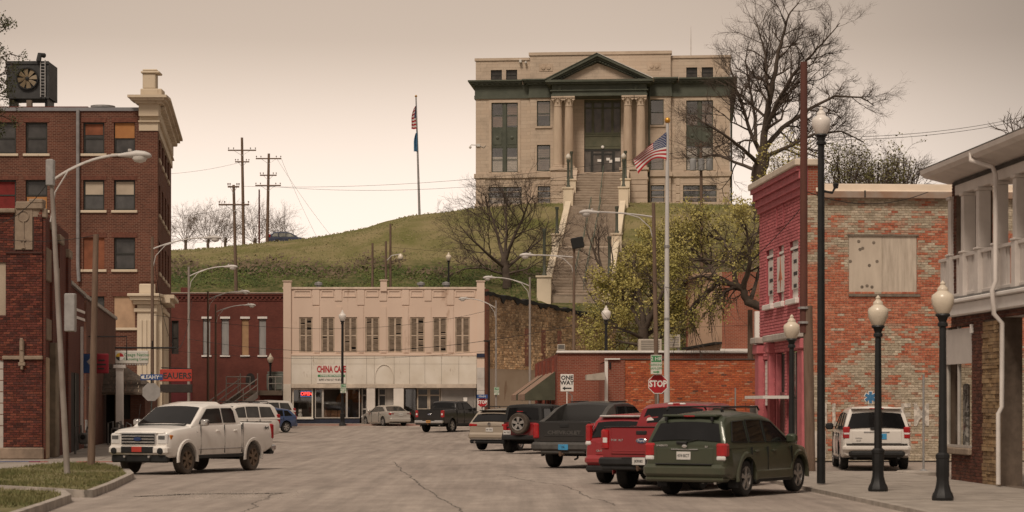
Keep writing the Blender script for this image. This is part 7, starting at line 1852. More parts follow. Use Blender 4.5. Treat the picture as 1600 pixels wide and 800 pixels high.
# off-roader with spare wheel
js = dict(wb=2.95, fo=.62, ro=.62, hw=.80, r=.41, tw=.28, tr=.80, ra=.50, ub=.45, lip=.13, lipm=V_blk, crown=.01,
 top=[(-.62, 1.16), (2.1, 1.16), (2.2, 1.14), (3.45, 1.08), (3.57, 1.0)], bot=[(-.62, .60), (3.57, .58)], plan=[(-.62, 1), (2.2, 1), (3.57, .78)],
 cab=[(-.62, 1.15), (-.53, 1.76), (-.44, 1.80), (1.0, 1.815), (1.75, 1.78), (2.12, 1.15)], cb=1.16, cw=.785, tum=.12, cabm=V_blk,
 win=[[(-.42, 1.24), (.38, 1.24), (.38, 1.68), (-.36, 1.68)], [(.48, 1.24), (1.18, 1.24), (1.18, 1.69), (.48, 1.69)], [(1.26, 1.24), (1.95, 1.24), (1.74, 1.69), (1.26, 1.69)]], scr=[('rear_window', -.60, 1.24, -.535, 1.68, .12, .13, -1), ('windscreen', 2.08, 1.22, 1.82, 1.72, .06, .06, 1)])
c = Car('black_top_offroader', 'red off-roader with black hard top and a spare wheel on its tail', 'suv', js, rp_, at(797, 0, d=82.5), 24, 0, 'vehicles parked along the street', V_rub, V_rim, 5)
x = -.62
tg = c.part('tailgate', rp_, x - .03, x + .02, -.62, .62, .66, 1.14, .02); c.part('tailgate_hinge', V_blk, x - .05, x, .45, .66, .95, 1.0, .01, parent=tg)
t = MB(); r = .40; w = .27; t.lathe([(.62 * r, -.46 * w), (.90 * r, -.5 * w), (.975 * r, -.42 * w), (r, -.25 * w), (r, .25 * w), (.975 * r, .42 * w), (.90 * r, .5 * w), (.62 * r, .46 * w)], 28, (0, 0, 0), 'x', caps=(0, 1)); sw = t.build('spare_wheel', V_rubd, c.root, smooth=35); sw.location = (x - .20, .06, 1.12)
q = MB(); q.lathe([(.64 * r, -.3 * w), (.63 * r, -.47 * w), (.58 * r, -.45 * w), (.55 * r, -.2 * w), (0, -.18 * w)], 24, (0, 0, 0), 'x', caps=(0, 1))
for k in range(5):
 a = 2 * math.pi * k / 5 + math.pi / 2; ca, sa = math.cos(a), math.sin(a); pt = lambda rr, t_, xx: (xx, rr * ca - t_ * sa, rr * sa + t_ * ca)
 q.loft([[pt(.08 * r, -.10 * r, -.25 * w), pt(.08 * r, .10 * r, -.25 * w), pt(.08 * r, .10 * r, -.44 * w), pt(.08 * r, -.10 * r, -.44 * w)], [pt(.6 * r, -.15 * r, -.25 * w), pt(.6 * r, .15 * r, -.25 * w), pt(.6 * r, .15 * r, -.46 * w), pt(.6 * r, -.15 * r, -.46 * w)]])
q.build('rim', V_rim, sw, smooth=35); q = MB(); q.lathe([(.545 * r, -.215 * w), (0, -.22 * w)], 18, (0, 0, 0), 'x'); q.build('hub_shade', V_dark, sw)
for sy in (1, -1): y0, y1 = sorted((sy * .64, sy * .79)); c.part('tail_lamp', V_red, x - .06, x + .02, y0, y1, .86, 1.10, .02); c.part('mirror', V_blk, 1.9, 2.05, *sorted((sy * .86, sy * 1.05)), 1.2, 1.42, .03)
c.part('rear_bumper', V_blk, x - .20, x + .05, -.78, .78, .50, .68, .04); c.plate(V_plate, .62, .78, x - .06); c.tubep('exhaust', V_blk, [(-.3, -.5, .45), (x - .1, -.55, .42)], .04); c.part('brake_lamp', V_red, x - .16, x - .1, -.06, .18, 1.55, 1.585, .01); c.part('door_panel', rp_, .46, 2.0, -.812, -.79, .66, 1.14, .01); c.part('door_panel', rp_, .46, 2.0, .79, .812, .66, 1.14, .01)
for sy in (1, -1): c.part('top_seam', V_dark, .42, .45, *sorted((sy * .74, sy * .80)), 1.18, 1.78, 0)
# white SUV in the alley
ps = suv(2.775, .95, 1.10, .985, 1.77, .37, 1.10, 1.05, 1.74, .16)
wh_ = paint('white_paint_car', (.66, .62, .57), .3, .6, .2)
c = Car('white_alley_suv', 'white sport utility vehicle parked nose-in against the old brick wall', 'suv', ps, wh_, at(1318, 0, d=62.0), 4.5, 0, 'vehicles parked along the street')
suv_side(c, .985); c.mirrors(2.05, 1.10, 1.2, V_blk); x = -1.10
for sy in (1, -1):
 y0, y1 = sorted((sy * .74, sy * .93)); t = c.part('tail_lamp', V_red, x - .015, x + .2, y0, y1, .88, 1.22, .03); c.part('reverse_lamp', V_wht, x - .02, x + .1, y0 + .02, y1 - .02, 1.0, 1.06, .01, parent=t)
 c.tubep('exhaust', V_blk, [(x + .4, sy * .55, .36), (x - .05, sy * .6, .36)], .05)
c.part('hatch_panel', wh_, x - .015, x + .04, -.70, .70, .74, 1.12, .03); c.part('chrome_strip', V_chr, x - .03, x, -.36, .36, 1.05, 1.09, .01); c.part('rear_bumper', wh_, x - .10, x + .3, -.95, .95, .50, .74, .09); c.part('bumper_lower', V_blk, x - .11, x + .3, -.78, .78, .36, .58, .08); c.part('bumper_seam', V_blk, x - .103, x, -.85, .85, .735, .75, .005)
c.plate(V_plateb, -.12, .95, x - .02, 'OK'); wiper(c, x + .0, 1.16, x + .03, 1.22); c.text_rear('HONDA', .05, V_chr, .5, .90, 1, .002, x - .02); c.text_rear('PILOT', .05, V_chr, .5, .83, 1, .002, x - .02)
c.part('rear_spoiler', wh_, x + .06, x + .4, -.70, .70, 1.71, 1.76, .02); c.part('brake_lamp', V_red, x + .05, x + .1, -.2, .2, 1.715, 1.745, .008)
# ---- vehicles further off
SED = dict(wb=2.775, fo=.97, ro=1.06, hw=.91, r=.325, tw=.215, tr=.78, ra=.385, ub=.2, crown=.03,
 top=[(-1.06, .98), (-.95, 1.03), (-.35, 1.06), (2.1, .98), (2.5, .96), (3.35, .82), (3.62, .70), (3.745, .55)], bot=[(-1.06, .30), (-.6, .22), (3.2, .20), (3.745, .24)], plan=[(-1.06, .84), (-.95, .92), (-.5, .98), (1, 1), (2.7, 1), (3.3, .94), (3.6, .82), (3.745, .68)],
 cab=[(-.55, 1.02), (.10, 1.36), (.40, 1.44), (.9, 1.465), (1.3, 1.44), (1.55, 1.38), (2.42, .97)], cb=1.0, cw=.855, tum=.36,
 win=[[(-.18, 1.08), (.55, 1.05), (.55, 1.36), (.30, 1.35)], [(.64, 1.05), (1.98, 1.02), (1.5, 1.32), (1.2, 1.37), (.64, 1.37)]], scr=[('rear_window', -.48, 1.05, .12, 1.36, .08, .12, -1), ('windscreen', 2.32, 1.01, 1.60, 1.37, .05, .1, 1)], gm=V_glassc)
def sedan_detail(c):
 x = -1.06
 for sy in (1, -1):
  y0, y1 = sorted((sy * .50, sy * .84)); c.part('tail_lamp', V_red, x - .0, x + .25, y0, y1, .80, .95, .03); c.part('headlight', V_wht, 3.35, 3.64, *sorted((sy * .52, sy * .80)), .58, .72, .03)
  for xx in (.35, 1.25): c.part('door_handle', c.pm, xx - .08, xx + .08, *sorted((sy * .88, sy * .925)), .86, .89, .01)
  for xx in (.6, 1.75): c.part('door_gap', V_dark, xx - .005, xx + .005, *sorted((sy * .88, sy * .918)), .3, .98, 0)
 c.part('boot_lid', c.pm, x - .02, x + .3, -.48, .48, .72, 1.01, .04); c.part('rear_bumper', c.pm, x - .06, x + .3, -.82, .82, .30, .62, .08); c.plate(V_plate, 0, .82, x - .03); c.mirrors(2.0, .98, 1.06)
sv_ = paint('silver_paint', (.46, .43, .39), .3, .6, .12, .4); bl_ = paint('blue_paint_car', (.030, .062, .15), .3, .6, .2)
c = Car('silver_sedan', 'silver four-door sedan parked in front of the restaurant', 'sedan', SED, sv_, at(600, 0, d=154.5), -30, gz(154), 'vehicles parked along the street'); sedan_detail(c)
bs = suv(2.62, .85, .8, .86, 1.52, .33, .98, .92, 1.40, .34)
c = Car('blue_hatchback', 'blue hatchback at the left with only its tail showing', 'hatchback', bs, bl_, at(446, 0, d=134), 180 + 50, gz(136), 'vehicles parked along the street'); suv_side(c, .86)
for sy in (1, -1): c.part('tail_lamp', V_red, -.82, -.6, *sorted((sy * .68, sy * .80)), .82, 1.02, .03)
c.part('rear_bumper', bl_, -.9, -.5, -.8, .8, .36, .62, .07)
ws_ = suv(3.0, 1.0, 1.1, 1.0, 1.87, .40, 1.18, 1.12, 1.82, .22, gm=V_glassc)
c = Car('white_wagon', 'large white sport utility vehicle behind the bed of the white pickup', 'suv', ws_, wh_, at(409, 0, d=104), 180 + 42, gz(104), 'vehicles parked along the street'); suv_side(c, 1.0); roof_rails(c, -.6, 1.4, .66, 1.95); c.mirrors(2.2, 1.12, 1.3)
for sy in (1, -1): c.part('tail_lamp', V_red, -1.12, -.9, *sorted((sy * .80, sy * .94)), .9, 1.35, .03); c.part('headlight', V_wht, 3.6, 3.9, *sorted((sy * .55, sy * .85)), .80, 1.02, .03)
c.part('grille', V_blk, 3.93, 4.02, -.5, .5, .6, .86, .03); c.part('rear_bumper', wh_, -1.2, -.8, -.95, .95, .45, .72, .08)
c = Car('white_liftback', 'white sport utility vehicle peeking out above the blue hatchback', 'suv', ws_, wh_, at(440, 0, d=147), 180 + 50, gz(147), 'vehicles parked along the street'); suv_side(c, 1.0); c.part('rear_bumper', wh_, -1.2, -.8, -.95, .95, .45, .72, .08)
for sy in (1, -1): c.part('tail_lamp', V_red, -1.12, -.9, *sorted((sy * .80, sy * .94)), .9, 1.35, .03)
vn = suv(3.0, .9, 1.1, .98, 1.95, .36, 1.15, 1.05, 1.92, .1, gm=V_glassc)
c = Car('white_van', 'white van behind the roof of the white pickup below the red sign', 'van', vn, wh_, at(318, 0, d=116), 180 + 62, gz(116), 'vehicles parked along the street'); suv_side(c, .98); c.part('rear_bumper', wh_, -1.2, -.8, -.95, .95, .45, .72, .08)
for sy in (1, -1): c.part('tail_lamp', V_red, -1.12, -.9, *sorted((sy * .80, sy * .94)), .9, 1.35, .03)
hz0 = hill_z(X(450, 252), 252)
nv_ = paint('navy_paint', (.022, .036, .08), .3, .6, .1)
c = Car('navy_crossover', 'dark blue crossover parked on top of the hill beside the utility poles', 'suv', suv(2.62, .9, 1.0, .91, 1.68, .35, 1.05, .95, 1.62, .35, gm=glass('pale_car_glass', (.28, .28, .25), .08)), nv_, (X(433, 252), 252.0), 84, Z(363.2, 252) - 1.70, 'vehicles parked along the street'); suv_side(c, .91); roof_rails(c, -.5, 1.2, .58, 1.74)
for sy in (1, -1): c.part('tail_lamp', V_red, -1.0, -.75, *sorted((sy * .70, sy * .89)), 1.0, 1.38, .04)

# ================================================================ street furniture
M_polew = mat('weathered_pole_wood', (.115, .075, .052), .9, .3, 2, .4, 20, col2=(.19, .13, .095), stretch=(4, 4, .5)); M_polem = mat('mottled_steel_pole', (.20, .165, .14), .6, .3, 1.5, col2=(.36, .32, .29), stretch=(1, 1, .4), metal=.2)
M_rust = mat('rusted_steel', (.135, .050, .035), .8, .3, 1.2, .3, 20, col2=(.085, .035, .028), stretch=(2, 2, .4)); M_head = mat('lamp_head_paint', (.52, .49, .46), .5, .12, 3); M_bowl = mat('lamp_bowl', (.60, .57, .53), .25, .08, 4); M_lpost = mat('lamp_post_black', (.014, .014, .014), .5, .25, 5); M_globe = mat('cream_globe', (.66, .58, .46), .28, .1, 3, col2=(.55, .47, .37), spec=.5)
M_globew = mat('white_globe', (.68, .63, .58), .28, .08, 3)
M_wire = mat('black_cable', (.02, .018, .017), .7, .2, 2)
ARMS = 'cobra-head street lamps'
def cobra(lab, px, d, top, head, base=None, zb=0.0, pr=.092, pm=None, sag=1.0, extra=None):
 """street lamp: pole, long curved arm with a lower brace, cobra head with glass bowl"""
 bx_ = X(base if base else px, d); T = P(px, top, d); H = P(head[0], head[1], d - .3); sg = 1 if H.x > T.x else -1
 t = thing('street_lamp', lab, 'street lamp', (bx_, d, zb), 0, ARMS); o0 = Vector((bx_, d, zb))
 q = MB(); q.tube([(0, 0, 0), (T - o0) * .5, T - o0 + Vector((0, 0, .12))], [pr, pr * .85, pr * .68], 10); q.build('pole', pm or M_polew, t, smooth=50)
 A = T - o0 + Vector((0, 0, -.45)); B = H - o0; w = B.x - A.x
 def arc(a0, rise, n=12):
  pts = []
  for i in range(n + 1):
   u = i / n; z = lerp(a0.z, B.z + .02, 1 - (1 - u) ** rise); pts.append((lerp(a0.x, B.x - sg * .15, u), lerp(a0.y, B.y, u), z))
  return pts
 q = MB(); q.tube(arc(A, 2.0), .035, 7); q.build('arm', M_head, t, smooth=50)
 q = MB(); a2 = A - Vector((0, 0, 1.0)); pts = arc(A, 2.0); m = pts[6]
 q.tube([tuple(a2), (lerp(a2.x, m[0], .12), a2.y, lerp(a2.z, m[2], .5)), (lerp(a2.x, m[0], .5), m[1], lerp(a2.z, m[2], .85)), m], .022, 6); q.build('arm_brace', M_head, t, smooth=50)
 hd_ = MB(); L = .82; rings = []
 for u, ry, rz_, dz in ((0, .03, .03, 0), (.1, .05, .05, .01), (.3, .075, .07, .02), (.55, .14, .10, .03), (.8, .16, .09, .02), (.95, .12, .06, 0), (1, .05, .03, -.01)):
  rings.append([(B.x + sg * (u - .35) * L, B.y + ry * math.cos(a), B.z + dz + rz_ * math.sin(a)) for a in [2 * math.pi * k / 12 for k in range(12)]])
 hd_.loft(rings); ho = hd_.build('lamp_head', M_head, t, smooth=50)
 q = MB(); rings = []
 for r_, dz in ((.15, -.03), (.145, -.09), (.11, -.15), (.03, -.18)): rings.append([(B.x + sg * .30 * L + r_ * 1.25 * math.cos(a), B.y + r_ * math.sin(a), B.z + dz) for a in [2 * math.pi * k / 14 for k in range(14)]])
 q.loft(rings); q.build('lamp_bowl', M_bowl, ho, smooth=50)
 q = MB(); q.lathe([(.03, 0), (.05, .02), (.05, .07), (0, .08)], 8, (B.x, B.y, B.z + .09)); q.build('light_sensor', M_head, ho)
 return t, T - o0
t, T = cobra('leaning street lamp on the grass verge at the far left', 79, 54.4, 256, (203, 243), 105, .12, .078, M_polem)
B1('lamp_box', M_galv, t, (T.x - .1, T.x + .1, -.12, .1, T.z - .55, T.z + .1), b=.02); B1('meter_box', M_galv, t, (-.05, .22, -.14, .1, 3.55, 4.5), b=.02)
cobra('street lamp on a rusty wooden pole beside the white shop sign', 238, 100, 374, (328, 372))
cobra('street lamp in front of the left end of the dark red building', 295, 127, 420, (357, 417), zb=gz(127), pm=M_polem)
cobra('upper of the two close street lamps before the dark red building', 325, 148, 458, (378, 456), zb=gz(148))
cobra('lower right of the two close street lamps before the dark red building', 337, 156, 478, (388, 477), zb=gz(156))
cobra('street lamp on the brown pole beside the near flagpole', 1021, 90, 322, (925, 332), 1028, pr=.11, pm=M_polew)
t, T = cobra('street lamp on a brown pole topped by a dark speaker box', 897, 110, 388, (828, 399), 896, pm=M_polew)
q = MB(); q.cbox(-.3, .32, -.25, .25, 0, .55, .04); so = q.build('speaker_box', M_black, t); so.location = (T.x + .22, T.y, T.z + .0); so.rotation_euler = (0, R(-12), 0)
cobra('street lamp whose head shows above the right corner of the cream building', 828, 136, 436, (768, 434), zb=gz(136), pm=M_polem)
cobra('smallest street lamp reaching across the right corner of the cream building', 775, 155, 472, (728, 467), zb=gz(155), pm=M_polem)
LAMPS = 'acorn-globe lamp posts'
def lamp_post(lab, x, y, z0, h, k=1.0, gm=None, base=True, shaft=.075):
 t = thing('lamp_post', lab, 'lamp post', (x, y, z0), 0, LAMPS)
 gh = .66 * k; hs = h - gh
 if base:
  q = MB(); q.lathe([(.20 * k, 0), (.21 * k, .05), (.19 * k, .12), (.155 * k, .18), (.125 * k, .30), (.115 * k, .42), (.125 * k, .46), (.125 * k, .78), (.135 * k, .80), (.135 * k, .86), (.09 * k, .90)], 16, flute=.05); q.build('base', M_lpost, t, smooth=25)
 q = MB(); q.lathe([(shaft * k * 1.1, .02 if not base else .88), (shaft * k * .85, hs - .2)], 16, flute=.07); q.build('shaft', M_lpost, t, smooth=20)
 q = MB(); q.lathe([(shaft * k * .85, hs - .22), (shaft * k * 1.3, hs - .2), (shaft * k * 1.3, hs - .15), (shaft * k * .95, hs - .12), (.10 * k, hs - .04), (.145 * k, hs), (.13 * k, hs + .03)], 16); q.build('capital', M_lpost, t, smooth=30)
 q = MB(); q.lathe([(.11 * k, hs + .02), (.15 * k, hs + .08 * k), (.20 * k, hs + .20 * k), (.215 * k, hs + .30 * k), (.20 * k, hs + .38 * k), (.13 * k, hs + .43 * k), (.10 * k, hs + .46 * k), (.105 * k, hs + .50 * k), (.07 * k, hs + .54 * k)], 20); g_ = q.build('globe', gm or M_globe, t, smooth=50)
 q = MB(); q.lathe([(.07 * k, hs + .535 * k), (.045 * k, hs + .57 * k), (.055 * k, hs + .60 * k), (.02 * k, hs + .64 * k), (0, hs + .66 * k)], 12); q.build('finial', gm or M_globe, g_, smooth=50)
 return t
for px, d, pt, lab in ((1473, 41.0, 438, 'nearest black lamp post with cream globe at the right'), (1372, 45.1, 461, 'black lamp post with cream globe standing in front of the white alley car'), (1237, 56.3, 491, 'black lamp post with cream globe in front of the pink shopfront')):
 lamp_post(lab, X(px, d), d, .05, Z(pt, d) - .05)
h = Z(166, 49.0) - .05
t = lamp_post('tall black lamp post with white globe rising beside the brown pole', X(1283, 49), 49.0, .05, h, 1.0, M_globew, False, .088); q = MB(); q.tube([(0, 0, h - 1.9), (.25, 0, h - 1.95), (.33, 0, h - 1.8)], .03, 6); q.lathe([(.05, 0), (.07, .1), (0, .14)], 8, (.33, 0, h - 1.85)); q.build('side_bracket', M_lpost, t)
t = lamp_post('tall black lamp post in front of the restaurant sign', X(535, 155.8), 155.8, gz(156), Z(484, 155.8) - gz(156), 1.25, M_globew); M_pgreen = mat('parking_sign_white', (.55, .54, .48), .5, .1, 3)
def parking_sign(lab, px, py, d, w=9, h=14):
 t = thing('parking_sign', lab, 'sign', P(px, py, d), 0, 'green and white parking signs'); u_ = d / F; w, h = w * u_ / 2, h * u_ / 2
 q = MB(); q.cbox(-w, w, -.008, .008, -h, h, .004); q.build('panel', M_pgreen, t); q = MB(); q.box(-w * .9, w * .9, -.012, -.0085, h * .25, h * .92); q.build('green_field', M_greenl, t)
 text('2 HR', h * .55, M_whitel, (0, -.015, h * .58), t); text('PARKING', h * .36, M_greenl, (0, -.012, -.05 * h), t); text('8AM-5PM', h * .36, M_greenl, (0, -.012, -.42 * h), t)
 q = MB(); q.prism([(-w * .55, -h * .85), (w * .2, -h * .85), (w * .2, -h * .95), (w * .6, -h * .78), (w * .2, -h * .62), (w * .2, -h * .72), (-w * .55, -h * .72)], -.012, -.0085); q.build('arrow', M_greenl, t)
 return t
parking_sign('parking sign on the black lamp post before the restaurant', 536.5, 607, 155.5)
parking_sign('parking sign on the middle pole before the stone wall', 827.5, 607, 135.7); parking_sign('parking sign on the thin pole nearest the cream building', 776, 611, 154.8, 8, 12)
parking_sign('large parking sign above the big stop sign', 1025.5, 569.5, 83.8, 17.5, 30)
lamp_post('lamp post standing on the landing of the outside steps', X(422.5, 162), 162, gz(160) + .12 + zl, Z(552, 162) - (gz(160) + .12 + zl), 1.1)
for px, pt, d, lab in ((701, 394, 188, 'lamp post on the ivy bank above the cream building'), (947, 477, 112, 'white globed lamp post among the leaves left of the flagpole')):
 zb_ = hill_z(X(px, d), d) if d > 170 else .0; lamp_post(lab, X(px, d), d, zb_, Z(pt, d) - zb_, 1.15, M_globew if d < 170 else M_globe)
# brown mast beside the tall lamp
d = 59.5; t = thing('rusty_mast', 'tall rusty steel mast spliced to a wooden stump beside the pink building', 'mast', (X(1266, d), d, 0)); o0 = t.location.copy()
q = MB(); q.tube([(0, 0, 0), P(1262, 478, d) - o0], [.145, .13], 12); q.build('wooden_stump', M_polew, t, smooth=50); q = MB(); a = P(1259, 520, d) - o0; b = P(1256, 97, d) - o0; q.tube([a + Vector((-.06, -.02, 0)), b], [.105, .098], 12); q.build('steel_shaft', M_rust, t, smooth=50)
q = MB(); q.tube([b + Vector((.02, 0, 0)), b + Vector((.03, 0, .95))], .008, 5); q.build('lightning_rod', M_galv, t)
for z in (.35, .75): q = MB(); c_ = a + Vector((-.06, -.02, z - 1.0 + .9)); q.lathe([(.16, 0), (.16, .06)], 12, tuple(c_)); q.build('strap', M_galv, t)
# plain poles
POLES = 'wooden utility poles'
def pole(lab, px, d, top, zb, pxb=None, r=.13, arms=(), m=None, name='utility_pole', cat='utility pole'):
 b0 = Vector((X(pxb or px, d), d, zb)); t = thing(name, lab, cat, b0, 0, POLES); T = P(px, top, d) - b0
 q = MB(); q.tube([(0, 0, -.3), T], [r, r * .7], 9); q.build('pole', m or M_polew, t, smooth=50)
 for (py, hw, tr_) in arms:
  z = Z(py, d) - zb; xc = T.x * (z / T.z); w = hw * d / F
  B1('crossarm', M_polew, t, (xc - w, xc + w, -.16, -.04, z - .07, z + .07), b=.01)
  for k in (-.95, -.6, .6, .95):
   q = MB(); q.lathe([(.02, 0), (.02, .12), (.06, .13), (.07, .2), (.04, .26), (0, .27)], 8, (xc + k * w, -.1, z + .06)); q.build('insulator', mat('porcelain', (.16, .12, .10), .4), t, smooth=40)
  for sx in (-1, 1): q = MB(); q.tube([(xc, -.14, z - .6), (xc + sx * w * .55, -.1, z - .05)], .02, 5); q.build('arm_brace', M_galv, t)
 return t, T
pole('brown wooden pole on the verge beside the blue and red sign', 150, 61.5, 366, .1, 142, .112)
hp = lambda px, d: hill_z(X(px, d), d)
pole('tallest utility pole on the hilltop at the left', 378, 246, 215, hp(381, 246) - .5, 381, .2, ((235, 22, 0), (253, 11, 0)))
pole('hilltop utility pole with three crossarms left of the dark blue car', 420, 247, 240, hp(417, 247) - .5, 417, .2, ((248, 20, 0), (274, 13, 0), (290, 20, 0)))
pole('lower utility pole standing below the hilltop poles', 365, 190, 289, hp(370, 190), 370, .17, ((292, 9, 0), (320, 24, 0)))
pole('thin dark pole between the hilltop utility poles', 405, 247, 296, hp(405, 247) - .5, None, .12, (), M_rust)
pole('short wooden pole above the left half of the cream building', 582, 184, 380, hp(582, 184)); pole('tall wooden pole with meter above the cream building', 610, 185, 350, hp(610, 185))
t, T = pole('wooden pole carrying a bracket lamp above the cream building', 603, 184.5, 377, hp(603, 184.5))
q = MB(); z = Z(403, 184.5) - t.location.z; q.tube([(0, 0, z - .3), (.5, -.1, z + .2), (1.2, -.2, z + .3)], .04, 6); q.build('bracket', M_head, t); q = MB(); q.lathe([(.08, .25), (.22, .05), (.25, -.15), (.15, -.3), (0, -.32)], 12, (1.25, -.2, z + .1)); q.build('lamp_globe', M_globe, t, smooth=50)
t, T = pole('pole with three grey transformers in front of the courthouse', 1095, 200, 224, hp(1097, 200), 1097, .18, ((228, 9, 0),))
for k, dx in enumerate((-.75, 0, .75)): q = MB(); z = Z(267, 200) - t.location.z; q.lathe([(.28, 0), (.3, .05), (.3, 1.0), (.2, 1.08), (0, 1.1)], 12, (T.x * .9 + dx, -.35, z)); q.build('transformer', mat('transformer_grey', (.33, .33, .33), .5, .15, 2), t, smooth=40)
pole('wooden pole rising behind the pink building corner', 1172, 100, 484, .0, 1173, .16)
# small posts
for px, py0, d, lab in ((1443, 585, 57.3, 'thin grey post beside the alley car'), (1149, 606, 90, 'short grey post in front of the orange brick annex')):
 t = thing('sign_post', lab, 'post', (X(px, d), d, .05)); q = MB(); q.tube([(0, 0, 0), (0, 0, Z(py0, d) - .05)], .03, 8); q.build('tube', M_galv, t, smooth=50); q = MB(); q.lathe([(.11, 0), (.1, .06), (.05, .1)], 10); q.build('foot', M_galv, t, smooth=40)
# ---------------------------------------------------------------- flags
M_fred = mat('flag_red', (.40, .022, .030), .8, .1, 3); M_fwhite = mat('flag_white', (.66, .63, .60), .8, .06, 3); M_fblue = mat('flag_blue', (.040, .058, .14), .8, .1, 3); M_fsky = mat('flag_sky_blue', (.07, .18, .30), .8, .15, 3)
def flag(lab, name, fn, nu, nv, stripes=True, loc=(0, 0, 0), stars=True):
 """cloth sheet: fn(u, v) with u along the fly and v down the hoist"""
 t = thing(name, lab, 'flag', loc); mbs_ = [MB(), MB(), MB()]
 for i in range(nu):
  for j in range(nv):
   u0, u1, v0, v1 = i / nu, (i + 1) / nu, j / nv, (j + 1) / nv; uc, vc = (u0 + u1) / 2, (v0 + v1) / 2
   if not stripes: k = 2
   elif uc < .4 and vc < 7 / 13: k = 2
   else: k = int(vc * 13) % 2
   mbs_[k].quad(fn(u0, v0), fn(u1, v0), fn(u1, v1), fn(u0, v1))
 if stripes:
  mbs_[0].build('red_stripes', M_fred, t, smooth=80, fix=False, weld=.0005); mbs_[1].build('white_stripes', M_fwhite, t, smooth=80, fix=False, weld=.0005); mbs_[2].build('canton', M_fblue, t, smooth=80, fix=False, weld=.0005)
  if stars:
   q = MB()
   for r_ in range(9):
    for c_ in range(6 if r_ % 2 == 0 else 5):
     u, v = .4 * ((c_ * 2 + 1 + (r_ % 2)) / 12), (7 / 13) * (r_ + 1) / 10; p = Vector(fn(u, v)); a = Vector(fn(u + .01, v)) - p; b = Vector(fn(u, v + .01)) - p; a.normalize(); b.normalize(); nrm = a.cross(b)
     for sg in (.012, -.012):
      pts = []
      for k in range(10):
       rr = .026 if k % 2 == 0 else .011; an = math.pi * k / 5 - math.pi / 2; pts.append(tuple(p + a * rr * math.cos(an) + b * rr * math.sin(an) + nrm * sg))
      q.poly(pts)
   q.build('stars', M_fwhite, t, fix=False, kind='stuff')
 else: mbs_[2].build('cloth', M_fsky, t, smooth=80, fix=False, weld=.0005)
 return t
d = 87.0
fpole = thing('flagpole', 'white flagpole with golden ball beside the stop sign', 'flagpole', (X(1042, d), d, 0)); q = MB(); Tz = Z(192, d)
q.tube([(0, 0, 0), (0, 0, Tz * .5), (X(1043, d) - X(1042, d), 0, Tz)], [.13, .10, .06], 12); q.build('shaft', mat('pole_white', (.52, .50, .48), .55, .15, 2, stretch=(1, 1, .3)), fpole, smooth=50); q = MB(); q.lathe([(.02, 0), (.09, .03), (.125, .12), (.09, .21), (0, .25)], 14, (X(1043, d) - X(1042, d), 0, Tz - .02)); q.build('ball', mat('gold_ball', (.55, .28, .05), .3, .1, 2, metal=.6), fpole, smooth=60)
for z in (5.2, 8.1): q = MB(); q.lathe([(.115, 0), (.115, .1)], 12, (0, 0, z)); q.build('collar', M_galv, fpole)
Fo = P(1041, 206, d)
def usf(u, v):
 # hoist from (1041,206) to (1042,250); fly droops to the lower left (tip around (990,265))
 a = Vector((X(1041, d), 0, Z(206.5 + 43 * v, d))); tip0, tip1 = (989, 249), (997, 272)
 g_ = v ** 2.2; e = Vector((X(lerp(tip0[0], tip1[0], g_), d), 0, Z(lerp(tip0[1], tip1[1], g_), d)))
 b = a.lerp(e, u); b.z += (.30 * v - .02) * math.sin(u * math.pi) * (.5 + .5 * v)
 b.y = d - .1 + .10 * math.sin(u * 8 + v * 2.2) * (.2 + u) + .2 * (v - .5) * u
 return tuple(b - Fo)
flag('large stars and stripes flag drooping to the left from the near flagpole', 'national_flag', usf, 30, 26, True, Fo)
d2 = 236.0
fp2 = thing('flagpole', 'slender grey flagpole on the hill left of the courthouse', 'flagpole', (X(655.5, d2), d2, hill_z(X(655.5, d2), d2) - .1)); o0 = fp2.location.copy(); q = MB(); q.tube([(0, 0, 0), P(650, 152, d2) - o0], [.14, .07], 10); q.build('shaft', M_galv, fp2, smooth=50); q = MB(); q.lathe([(.05, 0), (.16, .1), (.05, .25), (0, .27)], 10, tuple(P(650, 152, d2) - o0)); q.build('ball', MATS['gold_ball'], fp2, smooth=50)
def limp(px0, py0, py1, wpx, seed):
 o_ = P(px0, py0, d2)
 def fn(u, v):
  x = X(px0 - wpx * u * (.35 + .65 * math.sin(min(1, v * 1.4 + .15) * math.pi * .55)), d2); z = Z(lerp(py0, py1, v) + u * 5 * (1 - v), d2)
  return tuple(Vector((x, d2 - .15 + .16 * math.sin(u * 9 + seed + v * 3), z)) - o_)
 return o_, fn
o_, fn = limp(651, 164, 202, 8, 0); flag('limp stars and stripes flag high on the hill flagpole', 'national_flag', fn, 14, 26, True, o_, False)
o_, fn = limp(652.5, 204, 237, 6, 2); flag('limp sky blue flag below the striped one on the hill flagpole', 'state_flag', fn, 12, 14, False, o_)
